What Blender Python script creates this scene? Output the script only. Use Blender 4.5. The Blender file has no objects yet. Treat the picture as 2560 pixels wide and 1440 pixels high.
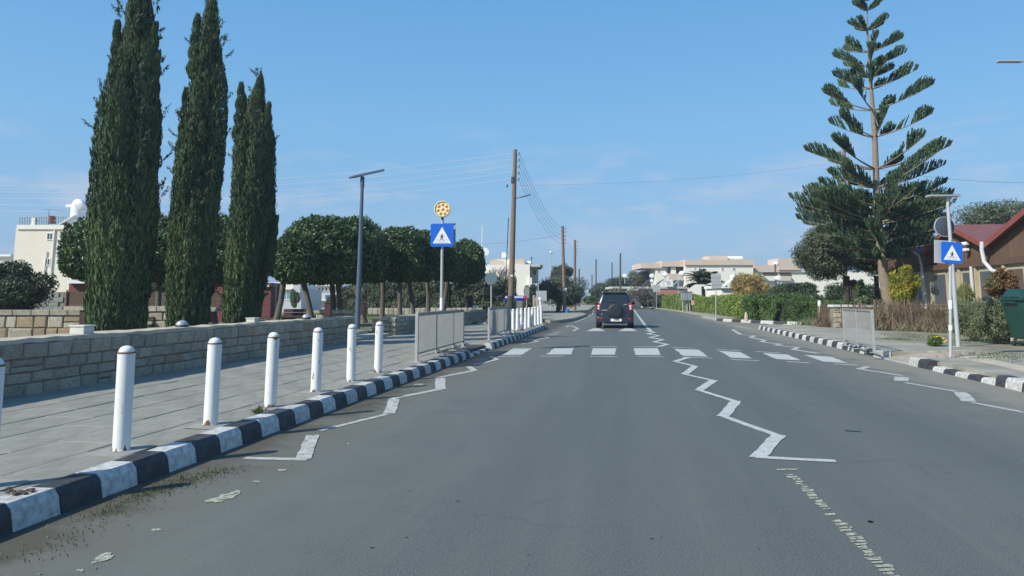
import bpy, bmesh, math, random
import numpy as np
from mathutils import Vector, Matrix, noise

sc = bpy.context.scene
COL = sc.collection
# ---------------------------------------------------------------- camera
FPX = 1850.0                      # focal length in pixels of a 2560 px wide picture
CAMH = 1.40
PITCH = math.atan(233.0 / FPX)
cam_d = bpy.data.cameras.new('camera')
cam = bpy.data.objects.new('camera', cam_d); COL.objects.link(cam)
cam_d.sensor_width = 36.0
cam_d.lens = FPX / 2560.0 * 36.0
cam_d.shift_y = -208.0 / 2560.0
cam_d.clip_start = 0.1; cam_d.clip_end = 5000
cam.location = (0, 0, CAMH)
cam.rotation_euler = (math.pi / 2 + PITCH, 0, 0)
sc.camera = cam

# ---------------------------------------------------------------- light
SUN_AZ = Vector((-0.82, -0.57)).normalized()      # horizontal direction towards the sun
SUN_EL = math.radians(38)
world = bpy.data.worlds.new('World'); sc.world = world
world.use_nodes = True
wn = world.node_tree; wn.nodes.clear()
w_out = wn.nodes.new('ShaderNodeOutputWorld')
w_bg = wn.nodes.new('ShaderNodeBackground')
w_sky = wn.nodes.new('ShaderNodeTexSky')
w_sky.sky_type = 'NISHITA'; w_sky.sun_disc = False
w_sky.sun_elevation = SUN_EL
w_sky.sun_rotation = math.atan2(SUN_AZ.x, SUN_AZ.y)
w_sky.altitude = 0.0; w_sky.air_density = 1.0; w_sky.dust_density = 0.6; w_sky.ozone_density = 2.2
w_bg.inputs['Strength'].default_value = 0.115
# thin low clouds, mixed over the sky near the horizon
tc = wn.nodes.new('ShaderNodeTexCoord')
sep = wn.nodes.new('ShaderNodeSeparateXYZ'); wn.links.new(tc.outputs['Generated'], sep.inputs[0])
mp = wn.nodes.new('ShaderNodeMapping'); mp.inputs['Scale'].default_value = (3.2, 3.2, 13.0); mp.inputs['Location'].default_value = (0.35, 0.1, 0.4)
wn.links.new(tc.outputs['Generated'], mp.inputs['Vector'])
nz = wn.nodes.new('ShaderNodeTexNoise'); nz.inputs['Scale'].default_value = 2.2; nz.inputs['Detail'].default_value = 6; nz.inputs['Roughness'].default_value = 0.6
wn.links.new(mp.outputs[0], nz.inputs['Vector'])
cr = wn.nodes.new('ShaderNodeValToRGB'); cr.color_ramp.elements[0].position = 0.50; cr.color_ramp.elements[1].position = 0.66
wn.links.new(nz.outputs['Fac'], cr.inputs['Fac'])
band = wn.nodes.new('ShaderNodeValToRGB')
band.color_ramp.elements[0].position = 0.03; band.color_ramp.elements[0].color = (0.6, 0.6, 0.6, 1)
band.color_ramp.elements[1].position = 0.24; band.color_ramp.elements[1].color = (0, 0, 0, 1)
e = band.color_ramp.elements.new(0.12); e.color = (0.9, 0.9, 0.9, 1)
wn.links.new(sep.outputs['Z'], band.inputs['Fac'])
mul = wn.nodes.new('ShaderNodeMath'); mul.operation = 'MULTIPLY'
wn.links.new(cr.outputs['Color'], mul.inputs[0]); wn.links.new(band.outputs['Color'], mul.inputs[1])
mul2 = wn.nodes.new('ShaderNodeMath'); mul2.operation = 'MULTIPLY'; mul2.inputs[1].default_value = 0.5
wn.links.new(mul.outputs[0], mul2.inputs[0])
tint = wn.nodes.new('ShaderNodeMixRGB'); tint.blend_type = 'MULTIPLY'; tint.inputs['Fac'].default_value = 1.0
tint.inputs['Color2'].default_value = (1.0, 1.0, 1.0, 1)
wn.links.new(w_sky.outputs[0], tint.inputs['Color1'])
# clear winter air: the same even blue down to the horizon, paler low down
grad = wn.nodes.new('ShaderNodeValToRGB')
ge = grad.color_ramp.elements
ge[0].position = 0.0; ge[0].color = (0.20, 0.36, 0.59, 1)
ge[1].position = 1.0; ge[1].color = (0.070, 0.20, 0.50, 1)
for pz, cz in ((0.10, (0.215, 0.415, 0.66)), (0.22, (0.172, 0.425, 0.72)), (0.42, (0.108, 0.340, 0.68))):
    g_ = ge.new(pz); g_.color = (*cz, 1)
wn.links.new(sep.outputs['Z'], grad.inputs['Fac'])
gs = wn.nodes.new('ShaderNodeVectorMath'); gs.operation = 'SCALE'; gs.inputs['Scale'].default_value = 0.86 / 0.115
wn.links.new(grad.outputs[0], gs.inputs[0])
gm = wn.nodes.new('ShaderNodeMixRGB'); gm.inputs['Fac'].default_value = 0.82
wn.links.new(tint.outputs[0], gm.inputs['Color1']); wn.links.new(gs.outputs[0], gm.inputs['Color2'])
mixc = wn.nodes.new('ShaderNodeMixRGB'); mixc.inputs['Color2'].default_value = (4.2, 4.3, 5.0, 1)
wn.links.new(mul2.outputs[0], mixc.inputs['Fac']); wn.links.new(gm.outputs[0], mixc.inputs['Color1'])
wn.links.new(mixc.outputs[0], w_bg.inputs['Color']); wn.links.new(w_bg.outputs[0], w_out.inputs[0])

sun_d = bpy.data.lights.new('sun', 'SUN'); sun_d.energy = 4.2; sun_d.angle = math.radians(0.5); sun_d.color = (1.0, 0.965, 0.86)
sun = bpy.data.objects.new('sun', sun_d); COL.objects.link(sun)
sun_dir = Vector((SUN_AZ.x * math.cos(SUN_EL), SUN_AZ.y * math.cos(SUN_EL), math.sin(SUN_EL)))
sun.rotation_euler = sun_dir.to_track_quat('Z', 'Y').to_euler()
sun.location = (-30, -20, 40)
sc.view_settings.view_transform = 'Standard'
sc.view_settings.look = 'None'
sc.view_settings.exposure = 0.40
sc.view_settings.gamma = 1.0
sc.view_settings.use_curve_mapping = False

# ---------------------------------------------------------------- measuring helpers
cosP, sinP = math.cos(PITCH), math.sin(PITCH)
def ray(u, v):
    a = (u - 1280.0) / FPX; b = (512.0 - v) / FPX
    return Vector((a, cosP - b * sinP, b * cosP + sinP))
def P(u, v, z=0.0):
    """where the sight line through photo point (u, v) meets the level z"""
    r = ray(u, v); t = (z - CAMH) / r.z
    return Vector((r.x * t, r.y * t, z))
def Q(u, v, y):
    """where it meets the upright plane at distance y"""
    r = ray(u, v); t = y / r.y
    return Vector((r.x * t, y, CAMH + r.z * t))
def proj(p):
    x, y, z = p[0], p[1], p[2] - CAMH
    d = y * cosP + z * sinP; h = -y * sinP + z * cosP
    return (1280 + FPX * x / d, 512 - FPX * h / d)
SL = 0.154                         # the road runs along (SL, 1)
def LL(p): return p[0] - SL * p[1]
def RD(L, y, z=0.0): return Vector((L + SL * y, y, z))
ROADROT = -math.atan(SL)
def yat(L, px, z=0.15, lo=1.5, hi=200):
    """distance at which the line L of the road passes photo column px"""
    s = 1 if L < 0 else -1
    for _ in range(50):
        m = (lo + hi) / 2
        if (proj(RD(L, m, z))[0] < px) == (L < 0): lo = m
        else: hi = m
    return (lo + hi) / 2

# ---------------------------------------------------------------- materials
MATS = {}
def mat(name, col, rough=0.7, var=0.0, scale=8.0, bump=0.0, metal=0.0, spec=None, rnd=0.0, col2=None, alpha_noise=None, trans=0.0, island=0.0, stretch=None, detail=5):
    if name in MATS: return MATS[name]
    m = bpy.data.materials.new(name); m.use_nodes = True
    nt = m.node_tree; b = nt.nodes['Principled BSDF']
    b.inputs['Roughness'].default_value = rough; b.inputs['Metallic'].default_value = metal
    if spec is not None: b.inputs['Specular IOR Level'].default_value = spec
    c1 = (*col, 1); src = None
    t = nt.nodes.new('ShaderNodeTexCoord'); vec = t.outputs['Object']
    if stretch:
        mpn = nt.nodes.new('ShaderNodeMapping'); mpn.inputs['Scale'].default_value = stretch
        nt.links.new(vec, mpn.inputs['Vector']); vec = mpn.outputs[0]
    n = nt.nodes.new('ShaderNodeTexNoise'); n.inputs['Scale'].default_value = scale; n.inputs['Detail'].default_value = detail; n.inputs['Roughness'].default_value = 0.65
    nt.links.new(vec, n.inputs['Vector'])
    rgb = nt.nodes.new('ShaderNodeRGB'); rgb.outputs[0].default_value = c1; src = rgb.outputs[0]
    if var > 0 or col2:
        mx = nt.nodes.new('ShaderNodeMixRGB')
        rp = nt.nodes.new('ShaderNodeMapRange'); rp.inputs['From Min'].default_value = 0.35; rp.inputs['From Max'].default_value = 0.65
        nt.links.new(n.outputs['Fac'], rp.inputs['Value']); nt.links.new(rp.outputs[0], mx.inputs['Fac'])
        c2 = (*col2, 1) if col2 else (*[c * (1 - var) for c in col], 1)
        mx.inputs['Color1'].default_value = c1; mx.inputs['Color2'].default_value = c2; src = mx.outputs[0]
    if rnd > 0 or island > 0:
        hs = nt.nodes.new('ShaderNodeHueSaturation'); nt.links.new(src, hs.inputs['Color'])
        amt = max(rnd, island)
        if island > 0:
            g = nt.nodes.new('ShaderNodeNewGeometry'); o = g.outputs['Random Per Island']
        else:
            g = nt.nodes.new('ShaderNodeObjectInfo'); o = g.outputs['Random']
        mr = nt.nodes.new('ShaderNodeMapRange'); mr.inputs['To Min'].default_value = 1 - amt; mr.inputs['To Max'].default_value = 1 + amt
        nt.links.new(o, mr.inputs['Value']); nt.links.new(mr.outputs[0], hs.inputs['Value'])
        mh = nt.nodes.new('ShaderNodeMapRange'); mh.inputs['To Min'].default_value = 0.5 - amt * 0.04; mh.inputs['To Max'].default_value = 0.5 + amt * 0.03
        wnn = nt.nodes.new('ShaderNodeTexWhiteNoise'); wnn.noise_dimensions = '1D'; nt.links.new(o, wnn.inputs['W'])
        nt.links.new(wnn.outputs['Value'], mh.inputs['Value']); nt.links.new(mh.outputs[0], hs.inputs['Hue'])
        src = hs.outputs[0]
    nt.links.new(src, b.inputs['Base Color'])
    if bump > 0:
        bp = nt.nodes.new('ShaderNodeBump'); bp.inputs['Strength'].default_value = 0.6; bp.inputs['Distance'].default_value = bump
        nt.links.new(n.outputs['Fac'], bp.inputs['Height']); nt.links.new(bp.outputs[0], b.inputs['Normal'])
    if trans > 0:
        tr = nt.nodes.new('ShaderNodeBsdfTranslucent'); nt.links.new(src, tr.inputs['Color'])
        ms = nt.nodes.new('ShaderNodeMixShader'); ms.inputs['Fac'].default_value = trans
        out = nt.nodes['Material Output']
        nt.links.new(b.outputs[0], ms.inputs[1]); nt.links.new(tr.outputs[0], ms.inputs[2]); nt.links.new(ms.outputs[0], out.inputs['Surface'])
    if alpha_noise:                # worn paint: holes where the noise is high
        n2 = nt.nodes.new('ShaderNodeTexNoise'); n2.inputs['Scale'].default_value = alpha_noise[0]; n2.inputs['Detail'].default_value = 8; n2.inputs['Roughness'].default_value = 0.75
        nt.links.new(t.outputs['Object'], n2.inputs['Vector'])
        r2 = nt.nodes.new('ShaderNodeMapRange'); r2.inputs['From Min'].default_value = alpha_noise[1]; r2.inputs['From Max'].default_value = alpha_noise[1] + alpha_noise[2]
        r2.inputs['To Min'].default_value = 1; r2.inputs['To Max'].default_value = alpha_noise[3] if len(alpha_noise) > 3 else 0
        nt.links.new(n2.outputs['Fac'], r2.inputs['Value']); nt.links.new(r2.outputs[0], b.inputs['Alpha'])
    MATS[name] = m; m['nodes_src'] = ''
    return m

# ---------------------------------------------------------------- mesh building
class MB:
    def __init__(s): s.v = []; s.f = []; s.m = []
    def add(s, vs, fs, mi=0):
        o = len(s.v); s.v += [tuple(v) for v in vs]; s.f += [tuple(i + o for i in f) for f in fs]; s.m += [mi] * len(fs); return s
    def box(s, c, d, rz=0.0, mi=0, R=None):
        x, y, z = d[0] / 2, d[1] / 2, d[2] / 2
        vs = [Vector((sx * x, sy * y, sz * z)) for sz in (-1, 1) for sy in (-1, 1) for sx in (-1, 1)]
        M = R if R is not None else Matrix.Rotation(rz, 3, 'Z')
        vs = [M @ v + Vector(c) for v in vs]
        return s.add(vs, [(0, 2, 3, 1), (4, 5, 7, 6), (0, 1, 5, 4), (2, 6, 7, 3), (0, 4, 6, 2), (1, 3, 7, 5)], mi)
    def cyl(s, p0, p1, r0, r1=None, n=10, caps=True, mi=0):
        r1 = r0 if r1 is None else r1
        return s.tube([p0, p1], [r0, r1], n, caps, mi)
    def tube(s, pts, rs, n=8, caps=True, mi=0):
        pts = [Vector(p) for p in pts]
        if not isinstance(rs, (list, tuple)): rs = [rs] * len(pts)
        vs = []; fs = []
        d0 = (pts[1] - pts[0]).normalized()
        a = d0.orthogonal().normalized()
        for i, p in enumerate(pts):
            d = (pts[min(i + 1, len(pts) - 1)] - pts[max(i - 1, 0)]).normalized()
            a = (a - d * a.dot(d)).normalized(); b = d.cross(a)
            for k in range(n):
                t = 2 * math.pi * k / n
                vs.append(p + (a * math.cos(t) + b * math.sin(t)) * rs[i])
        for i in range(len(pts) - 1):
            for k in range(n):
                k2 = (k + 1) % n
                fs.append((i * n + k, i * n + k2, (i + 1) * n + k2, (i + 1) * n + k))
        if caps:
            fs.append(tuple(reversed(range(n)))); fs.append(tuple((len(pts) - 1) * n + k for k in range(n)))
        return s.add(vs, fs, mi)
    def lathe(s, prof, c=(0, 0, 0), n=16, axis='Z', mi=0, caps=True):
        """prof: (radius, height) from one end to the other"""
        vs = []; fs = []
        for r, h in prof:
            for k in range(n):
                t = 2 * math.pi * k / n
                q = (r * math.cos(t), r * math.sin(t), h)
                if axis == 'Y': q = (q[0], h, q[1])
                if axis == 'X': q = (h, q[0], q[1])
                vs.append(Vector(q) + Vector(c))
        for i in range(len(prof) - 1):
            for k in range(n):
                k2 = (k + 1) % n
                fs.append((i * n + k, i * n + k2, (i + 1) * n + k2, (i + 1) * n + k))
        if caps: fs.append(tuple(reversed(range(n)))); fs.append(tuple((len(prof) - 1) * n + k for k in range(n)))
        if axis == 'Y': fs = [tuple(reversed(f)) for f in fs]
        return s.add(vs, fs, mi)
    def prism(s, poly, z0, z1, mi=0):
        n = len(poly)
        ar = sum(poly[i][0] * poly[(i + 1) % n][1] - poly[(i + 1) % n][0] * poly[i][1] for i in range(n))
        if ar < 0: poly = poly[::-1]
        vs = [(p[0], p[1], z0) for p in poly] + [(p[0], p[1], z1) for p in poly]
        fs = [tuple(range(n, 2 * n)), tuple(reversed(range(n)))] + [(i, (i + 1) % n, n + (i + 1) % n, n + i) for i in range(n)]
        return s.add(vs, fs, mi)
    def plate(s, poly, o, ax, ay, th, mi=0):
        """a flat outline poly (a, b) in the plane o + a*ax + b*ay, with thickness th along ax x ay"""
        ax = Vector(ax); ay = Vector(ay); o = Vector(o); nn = ax.cross(ay).normalized(); n = len(poly)
        ar = sum(poly[i][0] * poly[(i + 1) % n][1] - poly[(i + 1) % n][0] * poly[i][1] for i in range(n))
        if ar < 0: poly = poly[::-1]
        b = [o + ax * p[0] + ay * p[1] for p in poly]
        vs = b + [q + nn * th for q in b]
        fs = [tuple(range(n, 2 * n)), tuple(reversed(range(n)))] + [(i, (i + 1) % n, n + (i + 1) % n, n + i) for i in range(n)]
        return s.add(vs, fs, mi)
    def sheet(s, poly, z, mi=0):
        n = len(poly)
        ar = sum(poly[i][0] * poly[(i + 1) % n][1] - poly[(i + 1) % n][0] * poly[i][1] for i in range(n))
        if ar < 0: poly = poly[::-1]
        return s.add([(p[0], p[1], z) for p in poly], [tuple(range(n))], mi)
    def ball(s, c, r, n=10, m=6, mi=0):
        if not isinstance(r, (tuple, list)): r = (r, r, r)
        vs = [(c[0], c[1], c[2] - r[2])]
        for i in range(1, m):
            ph = -math.pi / 2 + math.pi * i / m
            for k in range(n):
                t = 2 * math.pi * k / n
                vs.append((c[0] + r[0] * math.cos(ph) * math.cos(t), c[1] + r[1] * math.cos(ph) * math.sin(t), c[2] + r[2] * math.sin(ph)))
        vs.append((c[0], c[1], c[2] + r[2])); fs = []
        for k in range(n):
            fs.append((0, 1 + (k + 1) % n, 1 + k)); fs.append((len(vs) - 1, 1 + (m - 2) * n + k, 1 + (m - 2) * n + (k + 1) % n))
        for i in range(m - 2):
            for k in range(n):
                a = 1 + i * n; k2 = (k + 1) % n
                fs.append((a + k, a + k2, a + n + k2, a + n + k))
        return s.add(vs, fs, mi)
    def mesh(s, name, mats, smooth=False, org=None):
        me = bpy.data.meshes.new(name)
        vs = s.v if org is None else [(v[0] - org[0], v[1] - org[1], v[2] - org[2]) for v in s.v]
        me.from_pydata(vs, [], s.f)
        for m in (mats if isinstance(mats, (list, tuple)) else [mats]): me.materials.append(m)
        if max(s.m, default=0) > 0: me.polygons.foreach_set('material_index', s.m)
        if smooth:
            me.polygons.foreach_set('use_smooth', [True] * len(me.polygons))
            try: me.set_sharp_from_angle(angle=math.radians(40))
            except Exception: pass
        me.update(); return me
def link(name, me, parent=None, loc=None, rot=None, scale=None):
    o = bpy.data.objects.new(name, me); COL.objects.link(o)
    if parent is not None: o.parent = parent
    if loc is not None: o.location = loc
    if rot is not None: o.rotation_euler = rot
    if scale is not None: o.scale = scale
    return o
def part(name, mb, m, parent, smooth=False, world=False, label=None, bevel=0.0, kind=None):
    """a part under its thing; with world=True the geometry is given in world coordinates (parent unrotated)"""
    org = None
    if world:
        org = Vector((0, 0, 0)); q = parent
        while q is not None: org += q.location; q = q.parent
    o = link(name, mb.mesh(name, m, smooth, org), parent)
    if label: o['label'] = label
    if kind: o['kind'] = kind
    if bevel: bev(o, bevel)
    return o
def bev(o, w, seg=2):
    b = o.modifiers.new('bevel', 'BEVEL'); b.width = w; b.segments = seg; b.limit_method = 'ANGLE'; b.angle_limit = math.radians(35)
def props(o, label=None, cat=None, group=None, kind=None):
    if label: o['label'] = label
    if cat: o['category'] = cat
    if group: o['group'] = group
    if kind: o['kind'] = kind
    return o
def thing(name, label, cat, loc=(0, 0, 0), rz=0.0, group=None):
    o = bpy.data.objects.new(name, None); COL.objects.link(o); o.location = loc; o.rotation_euler = (0, 0, rz)
    o.empty_display_size = 0.3
    return props(o, label, cat, group)
def setting(name, mb, m, smooth=False):
    o = link(name, mb.mesh(name, m, smooth)); o['kind'] = 'structure'; return o
def copy_tree(o, parent=None):
    c = o.copy(); COL.objects.link(c); c.parent = parent
    for ch in list(KIDS.get(o.name, o.children)): copy_tree(ch, c)
    return c
KIDS = {}
def arr_mesh(name, V, F, mats, mi=None, smooth=False):
    """mesh from numpy arrays; F is (n, k) with k = 3 or 4"""
    me = bpy.data.meshes.new(name)
    nv, nf, k = len(V), len(F), F.shape[1]
    me.vertices.add(nv); me.vertices.foreach_set('co', np.ascontiguousarray(V, dtype=np.float32).ravel())
    me.loops.add(nf * k); me.loops.foreach_set('vertex_index', np.ascontiguousarray(F, dtype=np.int32).ravel())
    me.polygons.add(nf); me.polygons.foreach_set('loop_start', np.arange(nf, dtype=np.int32) * k)
    try: me.polygons.foreach_set('loop_total', np.full(nf, k, dtype=np.int32))
    except Exception: pass
    for m in (mats if isinstance(mats, (list, tuple)) else [mats]): me.materials.append(m)
    if mi is not None: me.polygons.foreach_set('material_index', np.ascontiguousarray(mi, dtype=np.int32))
    me.update(calc_edges=True); me.validate(); return me
def nrm(a): return a / np.maximum(np.linalg.norm(a, axis=1, keepdims=True), 1e-9)
def leaves(C, D, N, ln, wd, rng, fold=0.25):
    """leaf shaped faces: centre C, long axis D, face normal about N; 2 quads folded along the rib"""
    n = len(C); D = nrm(D); N = nrm(N - D * np.sum(N * D, 1, keepdims=True)); S = np.cross(D, N)
    ln = np.broadcast_to(ln, (n,))[:, None]; wd = np.broadcast_to(wd, (n,))[:, None]
    a = C - D * ln / 2; b = C + D * ln / 2; m = C + N * 0
    l = C + S * wd / 2 + N * wd * fold; r = C - S * wd / 2 + N * wd * fold
    V = np.stack([a, l, b, r], 1).reshape(-1, 3)
    i = np.arange(n)[:, None] * 4
    F = np.concatenate([i + np.array([[0, 2, 1]]), i + np.array([[0, 3, 2]])], 1).reshape(-1, 3)
    return V, F
random.seed(7)
# ================================================================ ground, road, pavements
M_ground = mat('dry_earth', (0.20, 0.17, 0.115), 0.95, col2=(0.10, 0.115, 0.05), scale=0.6)
M_park = mat('park_ground', (0.20, 0.175, 0.12), 0.95, col2=(0.10, 0.12, 0.05), scale=0.9)
M_pave = mat('pavement_concrete', (0.275, 0.270, 0.225), 0.9, var=0.3, scale=3.5, bump=0.004, rnd=0.07)
M_pave_r = mat('pavement_worn', (0.36, 0.33, 0.27), 0.92, col2=(0.20, 0.20, 0.16), scale=0.9, bump=0.006)
M_joint = mat('paving_joint', (0.06, 0.06, 0.055), 0.95, var=0.4, scale=9)
M_kwhite = mat('kerb_white_paint', (0.60, 0.60, 0.57), 0.75, col2=(0.33, 0.32, 0.29), scale=16, bump=0.003, rnd=0.12)
M_kblack = mat('kerb_black_paint', (0.022, 0.023, 0.027), 0.7, col2=(0.06, 0.06, 0.06), scale=11, bump=0.003, rnd=0.15)
M_kbare = mat('kerb_concrete', (0.36, 0.35, 0.31), 0.9, var=0.3, scale=8, bump=0.003, rnd=0.1)

def asphalt():
    m = bpy.data.materials.new('asphalt'); m.use_nodes = True; nt = m.node_tree; b = nt.nodes['Principled BSDF']
    N = nt.nodes.new; Lk = nt.links.new
    t = N('ShaderNodeTexCoord')
    def noise_(scale, det=6, vec=None, rough=0.6):
        n = N('ShaderNodeTexNoise'); n.inputs['Scale'].default_value = scale; n.inputs['Detail'].default_value = det; n.inputs['Roughness'].default_value = rough
        Lk(vec if vec is not None else t.outputs['Object'], n.inputs['Vector']); return n.outputs['Fac']
    def mr(x, a, b_, c, d):
        r = N('ShaderNodeMapRange'); r.inputs['From Min'].default_value = a; r.inputs['From Max'].default_value = b_; r.inputs['To Min'].default_value = c; r.inputs['To Max'].default_value = d
        Lk(x, r.inputs['Value']); return r.outputs[0]
    def math_(op, x, y):
        r = N('ShaderNodeMath'); r.operation = op
        for i, q in enumerate((x, y)):
            if isinstance(q, (int, float)): r.inputs[i].default_value = q
            else: Lk(q, r.inputs[i])
        return r.outputs[0]
    def mix(f, a, b_):
        r = N('ShaderNodeMixRGB')
        for k, q in (('Fac', f), ('Color1', a), ('Color2', b_)):
            if isinstance(q, tuple): r.inputs[k].default_value = (*q, 1)
            elif isinstance(q, (int, float)): r.inputs[k].default_value = q
            else: Lk(q, r.inputs[k])
        return r.outputs[0]
    sp = N('ShaderNodeSeparateXYZ'); Lk(t.outputs['Object'], sp.inputs[0])
    Lc = math_('SUBTRACT', sp.outputs['X'], math_('MULTIPLY', sp.outputs['Y'], SL))        # across the road
    # grain: stones in the tar
    base = mix(mr(noise_(85, 3), 0.38, 0.66, 0, 1), (0.050, 0.061, 0.060), (0.140, 0.157, 0.148))
    base = mix(mr(noise_(300, 2), 0.60, 0.70, 0, 0.35), base, (0.34, 0.34, 0.31))
    # broad patches
    base = mix(mr(noise_(0.55, 5), 0.35, 0.7, 0, 0.35), base, (0.108, 0.122, 0.112))
    # streaks along the road, worn by the tyres
    mpp = N('ShaderNodeCombineXYZ'); Lk(math_('MULTIPLY', Lc, 2.4), mpp.inputs[0]); Lk(math_('MULTIPLY', sp.outputs['Y'], 0.13), mpp.inputs[1])
    base = mix(mr(noise_(1.0, 5, mpp.outputs[0]), 0.42, 0.72, 0, 0.42), base, (0.130, 0.145, 0.130))
    w = math_('SINE', math_('MULTIPLY', Lc, 3.4), 0)
    base = mix(mr(w, -0.2, 1.0, 0, 0.16), base, (0.145, 0.158, 0.142))
    base = mix(mr(noise_(1.1, 6, mpp.outputs[0]), 0.58, 0.70, 0, 0.20), base, (0.18, 0.19, 0.168))
    base = mix(mr(noise_(7, 5), 0.55, 0.75, 0, 0.22), base, (0.06, 0.066, 0.068))
    # dirt along the left kerb and dust on the right side
    e = math_('ADD', Lc, mr(noise_(1.3, 7), 0.3, 0.7, -0.45, 0.45))
    base = mix(mr(e, -1.4, -2.6, 0, 0.40), base, (0.165, 0.17, 0.145))
    base = mix(mr(e, -2.6, -3.05, 0, 0.55), base, (0.125, 0.115, 0.09))
    base = mix(mr(e, -3.2, -3.6, 0, 0.85), base, (0.075, 0.066, 0.045))
    base = mix(mr(e, 3.4, 4.8, 0, 0.25), base, (0.22, 0.21, 0.17))
    base = mix(mr(e, 4.7, 5.3, 0, 0.75), base, (0.235, 0.22, 0.175))
    # stones and dirt specks near the kerb
    speck = mr(noise_(34, 4), 0.66, 0.70, 0, 1)
    near = mr(e, -2.2, -3.3, 0, 0.8)
    base = mix(math_('MULTIPLY', speck, near), base, (0.30, 0.28, 0.24))
    vr = N('ShaderNodeTexVoronoi'); vr.feature = 'DISTANCE_TO_EDGE'; vr.inputs['Scale'].default_value = 0.55
    wv = N('ShaderNodeVectorMath'); wv.operation = 'ADD'; nzv = N('ShaderNodeTexNoise'); nzv.inputs['Scale'].default_value = 1.6; nzv.inputs['Detail'].default_value = 6
    Lk(t.outputs['Object'], nzv.inputs['Vector']); Lk(t.outputs['Object'], wv.inputs[0]); Lk(nzv.outputs['Color'], wv.inputs[1]); Lk(wv.outputs[0], vr.inputs['Vector'])
    crk = math_('MULTIPLY', mr(vr.outputs['Distance'], 0.012, 0.002, 0, 1), mr(noise_(0.35, 3), 0.50, 0.60, 0, 0.35))
    base = mix(crk, base, (0.045, 0.048, 0.048))
    # a few cracks and tar stains
    base = mix(mr(noise_(2.3, 10, None, 0.75), 0.70, 0.78, 0, 0.35), base, (0.055, 0.058, 0.062))
    Lk(base, b.inputs['Base Color']); b.inputs['Roughness'].default_value = 0.82; b.inputs['Specular IOR Level'].default_value = 0.35
    bp = N('ShaderNodeBump'); bp.inputs['Strength'].default_value = 0.5; bp.inputs['Distance'].default_value = 0.006
    Lk(noise_(120, 3), bp.inputs['Height']); Lk(bp.outputs[0], b.inputs['Normal'])
    return m
M_asph = asphalt()

setting('ground', MB().sheet([(-650, -60), (650, -60), (650, 700), (-650, 700)], -0.03), M_ground)
setting('road', MB().sheet([(-60, -14), (60, -14), (60, 175), (-60, 175)], 0.0), M_asph)

LK = -3.72            # foot of the left kerb
HP = 0.15             # pavement height

def kerb_stone_mesh(length, name, m, h=0.165, back=0.24, slope=0.055):
    """stone lies along +Y from 0 to length, road side at +X = 0"""
    b = MB(); prof = [(0, -0.02), (-slope * 0.5, h * 0.72), (-slope - 0.01, h), (-back, h), (-back, -0.02)]
    g = 0.004; n = len(prof)
    vs = [(x, g, z) for x, z in prof] + [(x, length - g, z) for x, z in prof]
    fs = [tuple(range(n)), tuple(reversed(range(n, 2 * n)))] + [(i, n + i, n + (i + 1) % n, (i + 1) % n) for i in range(n)]
    b.add(vs, fs)
    return b.mesh(name, m)

def kerb_line(name, pts, pitch_, side, phase=0, h=0.165, mats=None, back=0.24, zs=None):
    """painted kerb stones along a polyline; side = +1 when the road is on the right of the walk"""
    base = link(name, MB().add([], []).mesh(name, M_joint)); base['kind'] = 'structure'
    mats = mats or (M_kwhite, M_kblack)
    mm = [kerb_stone_mesh(pitch_, 'kerb_stone', q, h, back) for q in mats]
    pts = [Vector((p[0], p[1], 0)) for p in pts]
    seg = [(pts[i + 1] - pts[i]).length for i in range(len(pts) - 1)]
    tot = sum(seg); k = 0; s = 0
    corners = []
    core = MB()
    while s < tot - 0.05:
        def at(q):
            q = min(max(q, 0), tot)
            for i, l in enumerate(seg):
                if q <= l or i == len(seg) - 1: return pts[i] + (pts[i + 1] - pts[i]) * (q / l)
                q -= l
        a = at(s); c = at(min(s + pitch_, tot)); d = c - a
        ang = math.atan2(d.y, d.x) - math.pi / 2
        o = link('kerb_stone', mm[(k + phase) % 2], base, (a.x, a.y, 0), (0, random.uniform(-0.006, 0.006), ang + (0 if side > 0 else 0)), (side * random.uniform(0.97, 1.03), d.length / pitch_, random.uniform(0.97, 1.02)))
        k += 1; s += pitch_
    return base
# left kerb, near part with the long stones; black and white
y0 = 5.05
n0 = 8
pts = [RD(LK, y0 - n0 * 0.385), RD(LK, 17.9)]
kerb_line('kerb', pts, 0.3895, +1, phase=1)
# dropped kerb at the crossing
kerb_line('kerb', [RD(LK, 17.92), RD(LK - 0.02, 20.6)], 0.4, +1, phase=0, h=0.06)
# kerb of the second stretch, round its nose
nose = [RD(LK, 20.62), RD(LK, 34.2), RD(LK - 0.12, 35.4), RD(LK - 0.5, 36.5), RD(LK - 1.2, 37.3), RD(LK - 2.4, 37.9), RD(LK - 5.5, 38.6)]
kerb_line('kerb', nose, 0.42, +1, phase=0)

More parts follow.
